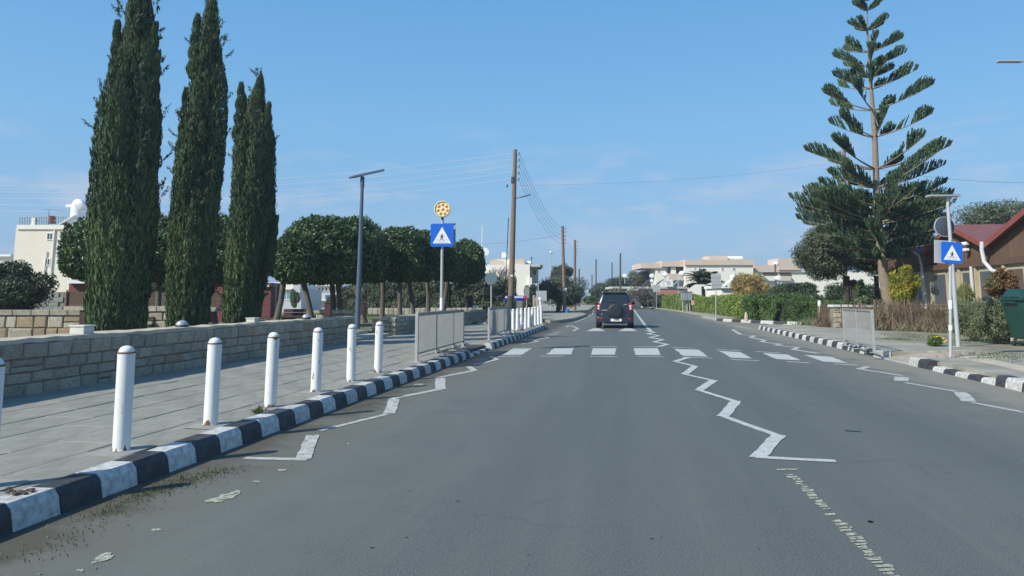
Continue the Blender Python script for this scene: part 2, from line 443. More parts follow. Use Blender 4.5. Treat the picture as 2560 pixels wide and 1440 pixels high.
# left pavement: base with slabs laid on it
LW = -7.87            # face of the stone wall
nose_in = [RD(LK - 0.2, -10), RD(LK - 0.2, 17.9), RD(LK - 0.2, 20.6), RD(LK - 0.2, 34.2), RD(LK - 0.34, 35.3), RD(LK - 0.68, 36.3), RD(LK - 1.34, 37.1), RD(LK - 2.5, 37.7), RD(LK - 5.6, 38.4), RD(-9.5, 38.6), RD(-9.5, -10)]
pave = setting('pavement', MB().prism(nose_in, -0.02, HP - 0.035), M_joint)
slab_me = {}
def slab_mesh(i):
    b = MB(); e = 0.012
    vs = [(-.5, -.5, -1), (.5, -.5, -1), (.5, .5, -1), (-.5, .5, -1), (-.5, -.5, -.12), (.5, -.5, -.12), (.5, .5, -.12), (-.5, .5, -.12), (-.5 + e, -.5 + e, 0), (.5 - e, -.5 + e, 0), (.5 - e, .5 - e, 0), (-.5 + e, .5 - e, 0)]
    fs = [(8, 9, 10, 11)] + [(4 + i, 4 + (i + 1) % 4, 8 + (i + 1) % 4, 8 + i) for i in range(4)] + [(i, (i + 1) % 4, 4 + (i + 1) % 4, 4 + i) for i in range(4)]
    return b.add(vs, fs).mesh('paving_slab', M_pave)
slab_me = slab_mesh(0)
rows = [LK - 0.245, -4.47, -5.07, -5.67, -6.27, -6.87, -7.47, -7.95]
cnt = 0
rest = MB()
slabs = []
for i in range(len(rows) - 1):
    a, c = rows[i], rows[i + 1]
    y = 1.5 + (i % 2) * 0.55 - random.random() * 0.3
    while y < 36.5:
        ln = 1.2 + random.choice((0, 0, 0, 0.03)); ym = y + ln / 2
        lim = 33.8 if i < 2 else 36.6
        if ym < lim and not (i == 0 and 17.6 < ym < 20.8):
            slabs.append((ym, (a + c) / 2, a - c, ln))
        y += ln
slabs.sort()
for k, (ym, Lm, w, ln) in enumerate(slabs):
    g = 0.012
    if k < 296:
        o = link('paving_slab', slab_me, pave, (Lm + SL * ym, ym, HP - 0.004 + random.uniform(-0.004, 0.004)), (random.uniform(-.003, .003), random.uniform(-.004, .004), ROADROT), (w - g * 1.8, ln * 1.0118 - g * 0.6, 0.05))
# broken/filled strips: concrete patches around the posts
M_patch = mat('patch_concrete', (0.30, 0.30, 0.275), 0.92, var=0.25, scale=6, bump=0.003)

# park ground behind the wall and its far sides
park = MB().prism([RD(-8.2, -12), RD(-8.2, 23.0), RD(-9.3, 23.1), RD(-9.3, 26.0), RD(-8.2, 26.05), RD(-8.2, 41.6), (-3.0, 49), (-3, 60), (-75, 60), (-75, -12)], -0.02, 0.24)
setting('park_ground', park, M_park)
grass_bank = MB().prism([(-11.5, 40.5), (-5.6, 38.6), (-4.6, 42.5), (-10, 46.5)], 0.2, 0.30)
M_grassflat = mat('grass_ground', (0.07, 0.12, 0.03), 0.95, col2=(0.12, 0.12, 0.05), scale=3)
setting('grass_bank', grass_bank, M_grassflat)

# pavement island where the side road joins, and the pavement behind it
isl = [P(1352, 803), P(1375, 808), P(1400, 807.5), P(1435, 802), P(1462, 793), P(1468, 789), P(1455, 786), P(1425, 785.5), P(1352, 787)]
isl_in = isl
setting('island_pavement', MB().prism([(p.x, p.y) for p in isl], -0.02, 0.15), M_pave_r)
kerb_line('kerb', [(p.x, p.y + 0) for p in isl[:6]], 0.7, +1, phase=1, mats=(M_kbare, M_kblack), back=0.12, h=0.17)
p2 = [P(1335, 789), P(1352, 786), P(1400, 781.5), P(1460, 780), P(1476, 777.5), P(1478, 773), (P(1484, 768)), P(1492, 766.0), (12.0, 160), (-75, 160), (-75, 61), (-2.9, 61), (-2.9, 50)]
setting('side_pavement', MB().prism([(p[0], p[1]) for p in p2], -0.02, 0.14), M_pave_r)
kerb_line('kerb', [(p.x, p.y) for p in p2[1:6]], 1.6, +1, phase=0, back=0.2, h=0.16)

# right pavement (worn concrete with dusty verge)
LR = 5.90
rp = [RD(LR + 0.2, -10), RD(LR + 0.2, 15.93), RD(LR + 1.25, 15.93), RD(LR + 1.25, 17.62), RD(LR + 0.2, 17.62), RD(LR + 0.22, 34), RD(6.55, 36.0), (12.5, 36.05), (13.6, 34.6), (16.5, 33.6), (30, 30.5), (60, 24), (60, -10)]
setting('pavement', MB().prism([(p[0], p[1]) for p in rp], -0.02, 0.15), M_pave_r)
kerb_line('kerb', [RD(LR, 2.0), RD(LR, 12.2)], 0.5, -1, phase=1)
kerb_line('kerb', [RD(LR, 12.2), RD(LR, 14.9)], 0.5, -1, phase=0, h=0.085)
kerb_line('kerb', [RD(LR, 14.9), RD(LR, 15.9)], 0.5, -1, phase=1, h=0.17)
kerb_line('kerb', [RD(LR, 15.92), RD(LR, 17.6)], 0.42, -1, phase=0, h=0.03, mats=(M_kbare, M_kbare))
kerb_line('kerb', [RD(LR, 17.62), RD(LR, 34.0), RD(LR + 0.2, 35.4), RD(6.45, 36.15), (12.75, 36.15), (13.7, 34.8), (16.2, 33.8)], 0.53, -1, phase=0)
# dropped crossing ramp with warm coloured slabs, and the long warm strip on the pavement
M_tact = mat('tactile_paving', (0.42, 0.34, 0.27), 0.9, var=0.25, scale=10, bump=0.004)
M_sand = mat('sandy_strip', (0.50, 0.43, 0.31), 0.95, col2=(0.36, 0.33, 0.26), scale=2.2)
ra, rb_, rc, rd_ = RD(LR + .19, 15.93, .028), RD(LR + 1.26, 15.93, .152), RD(LR + 1.26, 17.62, .152), RD(LR + .19, 17.62, .028)
rq = [RD(LR + 1.26, 15.93), RD(LR + 2.1, 16.3), RD(LR + 2.1, 17.75), RD(LR + 1.26, 17.62)]
ramp = setting('crossing_ramp', MB().add([ra, rb_, rc, rd_], [(0, 1, 2, 3)]).sheet([(p.x, p.y) for p in rq], 0.154), M_tact)
tb = MB()
for i in range(9):
    for j in range(4):
        pass
bord = MB()
for a, c in ((RD(LR + 1.2, 17.66), RD(LR + 2.15, 17.80)), (RD(LR + 1.2, 15.88), RD(LR + 2.15, 16.25))):
    d = (c - a).normalized(); n_ = Vector((-d.y, d.x, 0)) * 0.09
    bord.prism([(q.x, q.y) for q in (a - n_, c - n_, c + n_, a + n_)], 0.15, 0.166)
part('ramp_border', bord, M_sand, ramp)
setting('sandy_strip', MB().sheet([(p.x, p.y) for p in (P(2410, 899, .154), P(2470, 896, .154), P(2600, 924, .154), P(2700, 950, .154), P(2600, 940, .154), P(2500, 915, .154))], 0.154), M_sand)
M_verge = mat('dusty_verge', (0.27, 0.25, 0.19), 0.95, col2=(0.13, 0.13, 0.075), scale=1.6, bump=0.01)
setting('verge_ground', MB().prism([(p[0], p[1]) for p in (P(2195, 832, .15), P(2240, 850, .15), P(2330, 862, .15), P(2420, 874, .15), P(2700, 905, .15), (60, 18), (60, 23.8), (30, 30.2), (17.5, 32.7))], 0.10, 0.158), M_verge)

# land on the right beyond the side road
rl = [(12.75, 45.5), (13.9, 41.2), (15.5, 38.2), (17.5, 36.9), (31, 34), (80, 24), (400, 24), (400, 400), (20, 400), P(1586, 766.5)[:2], P(1600, 769)[:2], P(1640, 773.3)[:2], P(1700, 783)[:2], P(1750, 793)[:2]]
M_land = mat('garden_ground', (0.17, 0.15, 0.10), 0.95, col2=(0.09, 0.11, 0.05), scale=0.7)
setting('garden_ground', MB().prism([(p[0], p[1]) for p in rl], -0.02, 0.12), M_land)
kerb_line('kerb', [(20.9, 37.0), (17.4, 36.95), (15.4, 38.1), (13.8, 41.1), (12.68, 45.0), (12.55, 46.0)], 0.95, -1, phase=1)
kp = [P(1794, 802.5), P(1750, 793), P(1700, 783), P(1640, 773.3), P(1600, 769)]
kerb_line('kerb', [p[:2] for p in kp], 0.8, -1, phase=0, mats=(M_kbare, M_kbare), h=0.15)
# far pavement strip between that kerb and the hedge
fp = [P(1794, 802.2), P(1750, 792.7), P(1700, 782.7), P(1640, 773.0), P(1600, 768.8)]
inn = [(p.x + 2.6 + i * 0.3, p.y + 1.5) for i, p in enumerate(fp)]
setting('far_pavement', MB().prism([(p.x + 0.2, p.y) for p in fp] + inn[::-1], -0.01, 0.145), M_pave_r)

# ---------------------------------------------------------------- road paint
M_paint = mat('road_paint', (0.50, 0.52, 0.49), 0.75, var=0.22, scale=7, alpha_noise=(30, 0.56, 0.10, 0.1))
M_paint_old = mat('worn_road_paint', (0.50, 0.50, 0.46), 0.8, var=0.3, scale=9, alpha_noise=(13, 0.53, 0.12, 0.1))
M_paint_y = mat('yellowed_road_paint', (0.47, 0.47, 0.36), 0.8, var=0.3, scale=15, alpha_noise=(26, 0.47, 0.14, 0.0))
ZM = 0.005
def stroke(b, a, c, w, z=ZM, ext=0.0):
    a = P(*a) if not isinstance(a, Vector) else a; c = P(*c) if not isinstance(c, Vector) else c
    d = (c - a).normalized(); a = a - d * ext; c = c + d * ext; n_ = Vector((-d.y, d.x, 0)) * w / 2
    k = max(2, int((c - a).length / 0.12)); L1 = []; L2 = []
    for i in range(k + 1):
        q = a + (c - a) * i / k
        L1.append(q + n_ * random.uniform(0.86, 1.1)); L2.append(q - n_ * random.uniform(0.86, 1.1))
    o = len(b.v)
    for p_, q_ in zip(L1, L2): b.v += [(p_.x, p_.y, z), (q_.x, q_.y, z)]
    for i in range(k): b.f.append((o + 2 * i, o + 2 * i + 1, o + 2 * i + 3, o + 2 * i + 2)); b.m.append(0)
    return b
def paint(name, b, m):
    return setting(name, b, m)
def zig(pts, w, z=ZM, ext=0.03, w2=None):
    b = MB()
    for i in range(len(pts) - 1): stroke(b, pts[i], pts[i + 1], w if (i % 2 == 0 or w2 is None) else w2, z + (i % 2) * 0.0015, ext)
    return b
zc = [(2080, 1153), (1896, 1144), (1945, 1090), (1808, 1041), (1840, 1004), (1748, 976), (1784, 952), (1712, 936), (1738, 916), (1688, 904), (1722, 893.5)]
paint('road_marking', zig(zc, 0.10, w2=0.145), M_paint)
zc2 = [(1648, 866.5), (1668, 861), (1634, 855), (1657, 849.5), (1624, 844), (1647, 839.5), (1618, 835), (1636, 831), (1614, 827)]
paint('road_marking', zig(zc2, 0.16), M_paint)
b = MB()
cl = [(1628, 829), (1612, 812), (1600, 796), (1592, 785), (1586, 776), (1575, 770)]
for i in range(len(cl) - 1): stroke(b, cl[i], cl[i + 1], 0.16)
paint('road_marking', b, M_paint)
zl = [(610, 1147), (768, 1150), (795, 1088)]
b = MB(); stroke(b, (612, 1146), (768, 1150), 0.09); stroke(b, (757, 1149), (782, 1089), 0.135, ZM + .0015)
paint('road_marking', b, M_paint_old)
b = MB(); stroke(b, (800, 1077), (968, 1036), 0.08); stroke(b, (974, 1035), (985, 999), 0.15, ZM + .0015); stroke(b, (975, 998), (1112, 971), 0.12); stroke(b, (1101, 972), (1101, 945), 0.17, ZM + .0015)
paint('road_marking', b, M_paint_old)
b = MB(); stroke(b, (1092, 945), (1190, 926), 0.12); stroke(b, (1186, 927), (1172, 917), 0.13, ZM + .0015); stroke(b, (1190, 912), (1246, 898), 0.11); stroke(b, (1243, 899), (1228, 892), 0.12, ZM + .0015)
paint('road_marking', b, M_paint_old)
b = MB()
for a, c in (((1300, 861), (1345, 854)), ((1345, 854), (1330, 850)), ((1330, 850), (1372, 845)), ((1372, 845), (1362, 841)), ((1368, 838), (1395, 835)), ((1380, 833), (1402, 830)), ((1420, 812), (1445, 821)), ((1445, 821), (1432, 828)), ((1415, 818), (1428, 812))):
    stroke(b, a, c, 0.13)
paint('road_marking', b, M_paint_old)
# thin line at the mouth of the side road
b = MB()
for a, c in (((1484, 776), (1482, 786)), ((1482, 786), (1455, 799)), ((1455, 799), (1436, 806))): stroke(b, a, c, 0.1)
paint('road_marking', b, M_paint_old)
zr = [(1831, 824), (1852, 836.5), (1887, 839.5), (1876, 844), (1912, 851), (1904, 855), (1952, 861), (1938, 863.5), (1994, 869), (1983, 874), (2043, 884)]
paint('road_marking', zig(zr, 0.16), M_paint_old)
b = MB(); stroke(b, (2172, 917), (2147, 923), 0.15); stroke(b, (2147, 923), (2255, 940), 0.12, ZM + .0015); stroke(b, (2254, 943), (2254, 953), 0.22)
stroke(b, (2262, 957), (2390, 979), 0.1); stroke(b, (2400, 981), (2424, 1005), 0.18, ZM + .0015); stroke(b, (2430, 1007), (2562, 1032), 0.09)
stroke(b, (2600, 1040), (2760, 1070), 0.09)
paint('road_marking', b, M_paint_old)
b = MB(); stroke(b, (1838, 816), (1876, 822), 0.16); paint('road_marking', b, M_paint_old)
# speed hump triangles before the car
b = MB()
for cx in (1490, 1569): b.sheet([P(cx - 24, 828)[:2], P(cx + 24, 828)[:2], P(cx + 9, 821)[:2], P(cx - 7, 821)[:2]], ZM)
paint('road_marking', b, M_paint)
# worn lane line, ladder like remains
rl_ = random.Random(5); b = MB()
a0, c0 = P(1962, 1172), P(2260, 1470)
tt = 0.0; Ltot = (c0 - a0).length; dr = (c0 - a0).normalized(); nn = Vector((-dr.y, dr.x, 0))
s = 0.0
while s < Ltot:
    l = rl_.uniform(0.025, 0.07)
    if rl_.random() < 0.93 and not (0.06 < s < 0.16):
        q = a0 + dr * s; w = rl_.uniform(0.028, 0.050); k = rl_.uniform(-.012, .012)
        if s < 0.06: w = 0.09
        b.sheet([(q + nn * (w + k))[:2], (q - nn * (w - k) + dr * 0.03)[:2], (q - nn * (w - k) * rl_.uniform(.7, 1) + dr * (l + 0.02))[:2], (q + nn * (w + k) * rl_.uniform(.7, 1) + dr * l)[:2]], ZM)
    s += l + rl_.uniform(0.008, 0.02)
paint('lane_line', b, M_paint_y)
# flakes of old paint at the left
b = MB()
for (u, v, ru, rv, sk) in ((560, 1245, 50, 12, -.25), (392, 1327, 17, 5, 0), (258, 1397, 42, 11, -.3), (200, 1428, 12, 4, 0), (704, 1176, 13, 3.5, 0), (1050, 962, 14, 3, 0), (640, 1205, 12, 3, 0), (700, 1062, 9, 2.5, 0), (870, 1110, 4, 2, 0)):
    pl = []
    for i in range(14):
        t = 2 * math.pi * i / 14; r = rl_.uniform(0.45, 1.1)
        pl.append(P(u + ru * r * math.cos(t), v + rv * r * math.sin(t) + sk * ru * r * math.cos(t))[:2])
    b.sheet(pl, ZM)
paint('paint_flake', b, M_paint_y)
# zebra crossing: every stripe a piece
zeb = setting('zebra_crossing', MB().add([], []), M_paint)
zq = [((1285, 871.5), (1330, 871), (1306, 887), (1255, 888)), ((1385, 871), (1436, 871), (1426, 886.5), (1367, 886.5)), ((1482, 871), (1541, 871), (1539, 887), (1478, 887)),
      ((1585, 871), (1645, 871), (1653, 888), (1587, 888)), ((1684, 872.5), (1748, 875), (1771, 892), (1708, 890)), ((1796, 877.5), (1852, 881), (1881, 897), (1828, 894.5)),
      ((1906, 883), (1971, 887), (2001, 901.5), (1940, 898)), ((2012, 887.5), (2080, 893), (2120, 908), (2056, 904.5))]
for q in zq:
    pp = [P(*k) for k in q]; b = MB()
    edge = []
    for i in range(4):
        a, c = pp[i], pp[(i + 1) % 4]
        for j in range(6): edge.append((a + (c - a) * (j / 6) + Vector((rl_.uniform(-.02, .02), rl_.uniform(-.02, .02), 0)))[:2])
    b.sheet(edge, ZM)
    o = part('crossing_stripe', b, M_paint, zeb)
b = MB()
for a, c in (((1240, 891.5), (1304, 891)), ((1350, 891), (1410, 891)), ((1474, 891.5), (1544, 892)), ((1594, 891.5), (1661, 892)), ((1706, 893), (1782, 896)), ((1828, 899), (1898, 902.5)), ((1967, 904.5), (2027, 908)), ((2084, 910), (2145, 913.5)),
             ((1474, 867), (1541, 866.5)), ((1585, 867), (1646, 867.5)), ((1680, 869), (1738, 871)), ((1790, 873.5), (1852, 877)), ((1888, 879), (1950, 883))):
    stroke(b, a, c, 0.15, ZM)
part('give_way_line', b, M_paint_old, zeb)
# a skid mark and specks on the right lane
for (u, v, s_) in ((1232, 1270, 1), (1460, 1275, .7), (1600, 1370, .8), (2310, 1262, .7), (1405, 1400, .8), (1385, 1311, .6), (1575, 1240, .5), (1490, 1300, .5), (1330, 1418, .7), (2180, 1275, .5)):
    pass
b = MB(); stroke(b, (2112, 1077), (2152, 1080), 0.05)
for k in range(34):
    q = P(rl_.uniform(900, 2500), rl_.uniform(1060, 1435)); r = rl_.uniform(.003, .009)
    b.sheet([(q.x + r * 2.2 * math.cos(t) * rl_.uniform(.6, 1), q.y + r * math.sin(t) * rl_.uniform(.6, 1)) for t in (0, 1.1, 2.2, 3.3, 4.4, 5.4)], ZM); stroke(b, (2170, 1305), (2182, 1306), 0.03)
setting('tar_stain', b, mat('tar', (0.03, 0.032, 0.038), 0.6))
# ================================================================ stone walls
def stone_mat(name, c, sat=1.0):
    return mat(name, c, 0.92, var=0.38, scale=6, bump=0.014, rnd=0.14, detail=7)
M_st = [stone_mat('limestone_cream', (0.40, 0.355, 0.27)), stone_mat('limestone_grey', (0.36, 0.325, 0.255)), stone_mat('limestone_ochre', (0.38, 0.29, 0.19)), stone_mat('limestone_pale', (0.47, 0.43, 0.335))]
M_mortar = mat('wall_mortar', (0.29, 0.26, 0.205), 0.95, var=0.5, scale=12, bump=0.01)
M_cap = mat('wall_cap', (0.50, 0.455, 0.35), 0.95, col2=(0.36, 0.32, 0.24), scale=3.5, bump=0.02)
rs = random.Random(11)
def stone_variants(n=6):
    out = []
    for mi, m in enumerate(M_st):
        for k in range(n):
            # unit stone: x along the wall, z up, front at y = -1 side (outwards -Y), depth 1
            b = MB(); j = lambda a=0.045: rs.uniform(-a, a)
            fr = [(-.5 + abs(j(.045)), -.5 + abs(j(.06))), (.5 - abs(j(.06)), -.5 + abs(j(.06))), (.5 - abs(j(.06)), .5 - abs(j(.06))), (-.5 + abs(j(.06)), .5 - abs(j(.06)))]
            bk = [(-.5, -.5), (.5, -.5), (.5, .5), (-.5, .5)]
            sh = []
            for a, c in fr: sh.append((a * 0.90, c * 0.88))
            vs = [(a, 0, c) for a, c in bk] + [(a, -0.50, c) for a, c in fr] + [(a + j(.02), -0.94 + j(.10), c + j(.02)) for a, c in sh] + [(j(.15), -1.0 + j(.12), j(.15))]
            fs = [(i, (i + 1) % 4, 4 + (i + 1) % 4, 4 + i) for i in range(4)] + [(4 + i, 4 + (i + 1) % 4, 8 + (i + 1) % 4, 8 + i) for i in range(4)] + [(8 + i, 8 + (i + 1) % 4, 12) for i in range(4)]
            b.add(vs, [f for f in fs]); out.append((mi, b.mesh('stone', m)))
    return out
STV = stone_variants()
def stones_on(parent, a, c, z0, z1, nrows, wmin, wmax, mix=(0, 1, 2, 3), proud=0.030, gap=0.014, rows=None):
    """stones on the face from a to c (face looks to the right of a->c); parent unrotated at its location"""
    a = Vector((a[0], a[1], 0)); c = Vector((c[0], c[1], 0)); L = (c - a).length; d = (c - a).normalized()
    ang = math.atan2(d.y, d.x); off = parent.location
    hs = rows or [1.0] * nrows
    tot = sum(hs); z = z0
    for r, h in enumerate(hs):
        h = h / tot * (z1 - z0); s = -rs.uniform(0, wmin * 0.5)
        while s < L - 0.03:
            w = rs.uniform(wmin, wmax) * (1.25 if rs.random() < 0.15 else 1)
            s0, s1 = max(s, 0), min(s + w, L)
            if L - s1 < wmin * 0.5: s1 = L
            if s1 - s0 > 0.05:
                split = rs.random() < 0.06 and h > 0.12
                for (zz, hh) in (((z, h * .48), (z + h * .5, h * .5)) if split else ((z, h),)):
                    me = rs.choice([q for q in STV if q[0] == rs.choice(mix)] or STV)[1]
                    ctr = a + d * ((s0 + s1) / 2)
                    o = link('stone', me, parent, (ctr.x - off.x, ctr.y - off.y, zz + hh / 2 - off.z + rs.uniform(-.004, .004)), (0, rs.uniform(-.02, .02), ang), (s1 - s0 - gap, proud * rs.uniform(0.7, 1.25), hh - gap * rs.uniform(.8, 1.2)))
            s = s1
        z += h
    return parent

zt1 = Q(40, 848, yat(LW, 40, 0.6)).z; 
WTH = 0.48
def block_wall(label, y_0, y_1, ztop, cap=True):
    w = thing('stone_wall', label, 'wall', tuple(RD(LW, y_0, HP)))
    core = MB(); A, B = RD(LW - 0.004, y_0 + 0.03), RD(LW - 0.004, y_1 - 0.03); C_, D_ = RD(LW - WTH, y_1 - 0.03), RD(LW - WTH, y_0 + 0.03)
    core.prism([A[:2], B[:2], C_[:2], D_[:2]], 0.1, ztop - 0.04)
    part('mortar_core', core, M_mortar, w, world=True)
    # rough cap laid in mortar, uneven edge
    cb = MB(); n = max(4, int((y_1 - y_0) / 0.22)); f = []; g = []
    for i in range(n + 1):
        y = y_0 + (y_1 - y_0) * i / n
        f.append(RD(LW + rs.uniform(-.015, .03), y, ztop + rs.uniform(-.012, .012))); g.append(RD(LW - WTH - rs.uniform(0, .03), y, ztop + rs.uniform(-.01, .014)))
    vs = f + g + [v - Vector((0, 0, .06)) for v in f] + [v - Vector((0, 0, .06)) for v in g]; m = n + 1
    fs = []
    for i in range(n):
        fs += [(i, i + 1, m + i + 1, m + i), (2 * m + i, 2 * m + i + 1, i + 1, i), (m + i, m + i + 1, 3 * m + i + 1, 3 * m + i)]
    fs += [(0, m, 3 * m, 2 * m), (n, 2 * m + n, 3 * m + n, m + n)]
    cb.add(vs, fs); part('wall_cap', cb, M_cap, w, world=True)
    return w
W1E = yat(LW, 886, 0.6)
wall1 = block_wall('long low limestone wall beside the paved footpath, holding back the cypress bed', 3.2, W1E, zt1)
stones_on(wall1, RD(LW, 3.25), RD(LW, W1E - .02), HP - .02, zt1 - 0.055, 4, 0.22, 0.46, mix=(0, 1, 1, 1, 0, 2, 0, 1), rows=(1.0, .85, 1.0, 1.25), gap=0.013)
# order of a->c: the face must look to the right of the walk
W2S = yat(LW, 990, 0.4); W2E = yat(LW, 1214, 0.4)
zt2 = Q(990, 792, W2S).z
wall2 = block_wall('short limestone wall behind the mesh railing with a sunlit end face', W2S, W2E, zt2)
stones_on(wall2, RD(LW, W2S + 0.02), RD(LW, W2E - .02), HP - .02, zt2 - 0.055, 4, 0.3, 0.5, mix=(0, 1, 1, 3), gap=0.02)
e0, e1 = RD(LW - WTH, W2S), RD(LW, W2S)
stones_on(wall2, RD(LW - WTH - 0.35, W2S), RD(LW, W2S), HP - .02, zt2 - 0.055, 4, 0.2, 0.4, mix=(0, 3, 3), gap=0.018)

# low return wall with pale steps in the gap
stp = thing('stone_steps', 'pale stone steps in the gap between the two footpath walls', 'steps', tuple(RD(-8.6, 24.2, HP)))
b = MB()
for i, (l0, l1, hh) in enumerate(((-8.15, -9.6, 0.10), (-8.9, -9.62, 0.22))):
    pass
for i in range(2):
    q = [RD(-8.0 - 0.7 * i, W1E + 0.25), RD(-8.0 - 0.7 * i, W2S - 0.25), RD(-9.45, W2S - 0.25), RD(-9.45, W1E + 0.25)]
    part('step', MB().prism([k[:2] for k in q], HP - 0.02 + 0.1 * i, HP + 0.10 * (i + 1) - 0.02), M_cap, stp, world=True, bevel=0.01)

# far low wall across the park (left), lit, with cap blocks
def low_wall(label, pxa, pxb, yd, vtop, vbot, rows, wmin, wmax, mix, cap=True, capc=M_st[1], th=0.4):
    A, B = Q(pxa, vtop, yd), Q(pxb, vtop, yd); z1 = A.z; z0 = 0.2
    w = thing('stone_wall', label, 'wall', (A.x, yd, z0))
    part('mortar_core', MB().box(((A.x + B.x) / 2, yd + th / 2 + 0.02, (z0 + z1) / 2 - .03), (B.x - A.x - .04, th, z1 - z0 - .06)), M_mortar, w, world=True)
    hz = 0.17 if cap else 0.0
    stones_on(w, (A.x, yd), (B.x, yd), z0, z1 - hz, rows, wmin, wmax, mix, gap=0.02)
    if cap:
        x = A.x; 
        while x < B.x - 0.1:
            l = min(rs.uniform(0.5, 0.6), B.x - x)
            b = MB().box((0, 0, 0), (l - 0.02, th + 0.12, 0.15))
            part('cap_block', b, capc, w, bevel=0.01).location = (x + l / 2 - A.x, th / 2, z1 - 0.075 - z0); x += l
    return w
low_wall('ochre stone garden wall with grey cap blocks, left of the tallest cypress', -60, 204, 21.5, 775, 830, 2, 0.3, 0.62, (0, 2, 2, 3))
low_wall('cream stone garden wall with white coping between the first and second cypress', 352, 470, 23.0, 766, 820, 3, 0.3, 0.5, (0, 3, 3), capc=M_st[3])
low_wall('small pale stone planter wall beyond the park trees', 790, 880, 31.0, 775, 800, 2, 0.3, 0.6, (0, 3, 2), capc=M_st[3])

# grey block wall behind (blocks) and brown slat fence
M_block = mat('concrete_block', (0.30, 0.32, 0.29), 0.95, var=0.25, scale=5, bump=0.004, rnd=0.1)
bw = thing('block_wall', 'plain grey concrete block wall behind the garden wall at the frame edge', 'wall', tuple(Q(-60, 728, 33.0)))
bw.location.z = 0.2
A, B = Q(-60, 729, 33.0), Q(168, 729, 33.0)
part('block_core', MB().box(((A.x + B.x) / 2, 33.12, (A.z + .2) / 2 - .01), (B.x - A.x, 0.16, A.z - 0.22)), M_mortar, bw, world=True)
nb = int((B.x - A.x) / 0.42)
bme = MB().box((0, 0, 0), (0.405, 0.04, 0.195)).mesh('block', M_block)
for r in range(int((A.z - 0.2) / 0.205)):
    for i in range(nb):
        link('block', bme, bw, (0.21 + 0.42 * i + (0.2 if r % 2 else 0) - 0.1, 0.02, 0.1 + 0.205 * r))
M_slat = mat('brown_slat', (0.115, 0.072, 0.055), 0.8, var=0.3, scale=4, stretch=(1, 1, 12), rnd=0.12)
M_post = mat('dark_brown_post', (0.06, 0.035, 0.03), 0.7)
def slat_fence(label, u0, u1, yd, vt, vb, bay, nslat, group=None):
    A, B = Q(u0, vt, yd), Q(u1, vb, yd)
    f = thing('slat_fence', label, 'fence', (A.x, yd, B.z), group=group)
    H = A.z - B.z; n = max(1, round((B.x - A.x) / bay)); bl = (B.x - A.x) / n
    sm = MB().box((0, 0, 0), (bl - 0.05, 0.022, H / nslat - 0.014)).mesh('slat', M_slat)
    pm = MB().box((0, 0, H / 2 + .03), (0.06, 0.06, H + .1)).mesh('post', M_post)
    for i in range(n + 1): link('post', pm, f, (bl * i, 0, 0))
    for i in range(n):
        for k in range(nslat): link('slat', sm, f, (bl * (i + .5), 0.03, H / nslat * (k + .5)), (random.uniform(-.05, .05), 0, 0))
    part('fence_ledge', MB().box(((B.x - A.x) / 2, 0.05, -0.10), (B.x - A.x + .1, 0.3, 0.18)), M_st[3], f, bevel=0.01)
    return f
slat_fence('brown horizontal slat fence on a pale ledge, behind the tallest cypress', 168, 440, 32.0, 730, 765, 2.0, 6)
slat_fence('brown horizontal slat fence showing between the second and third cypress', 450, 560, 33.5, 733, 768, 2.0, 6)

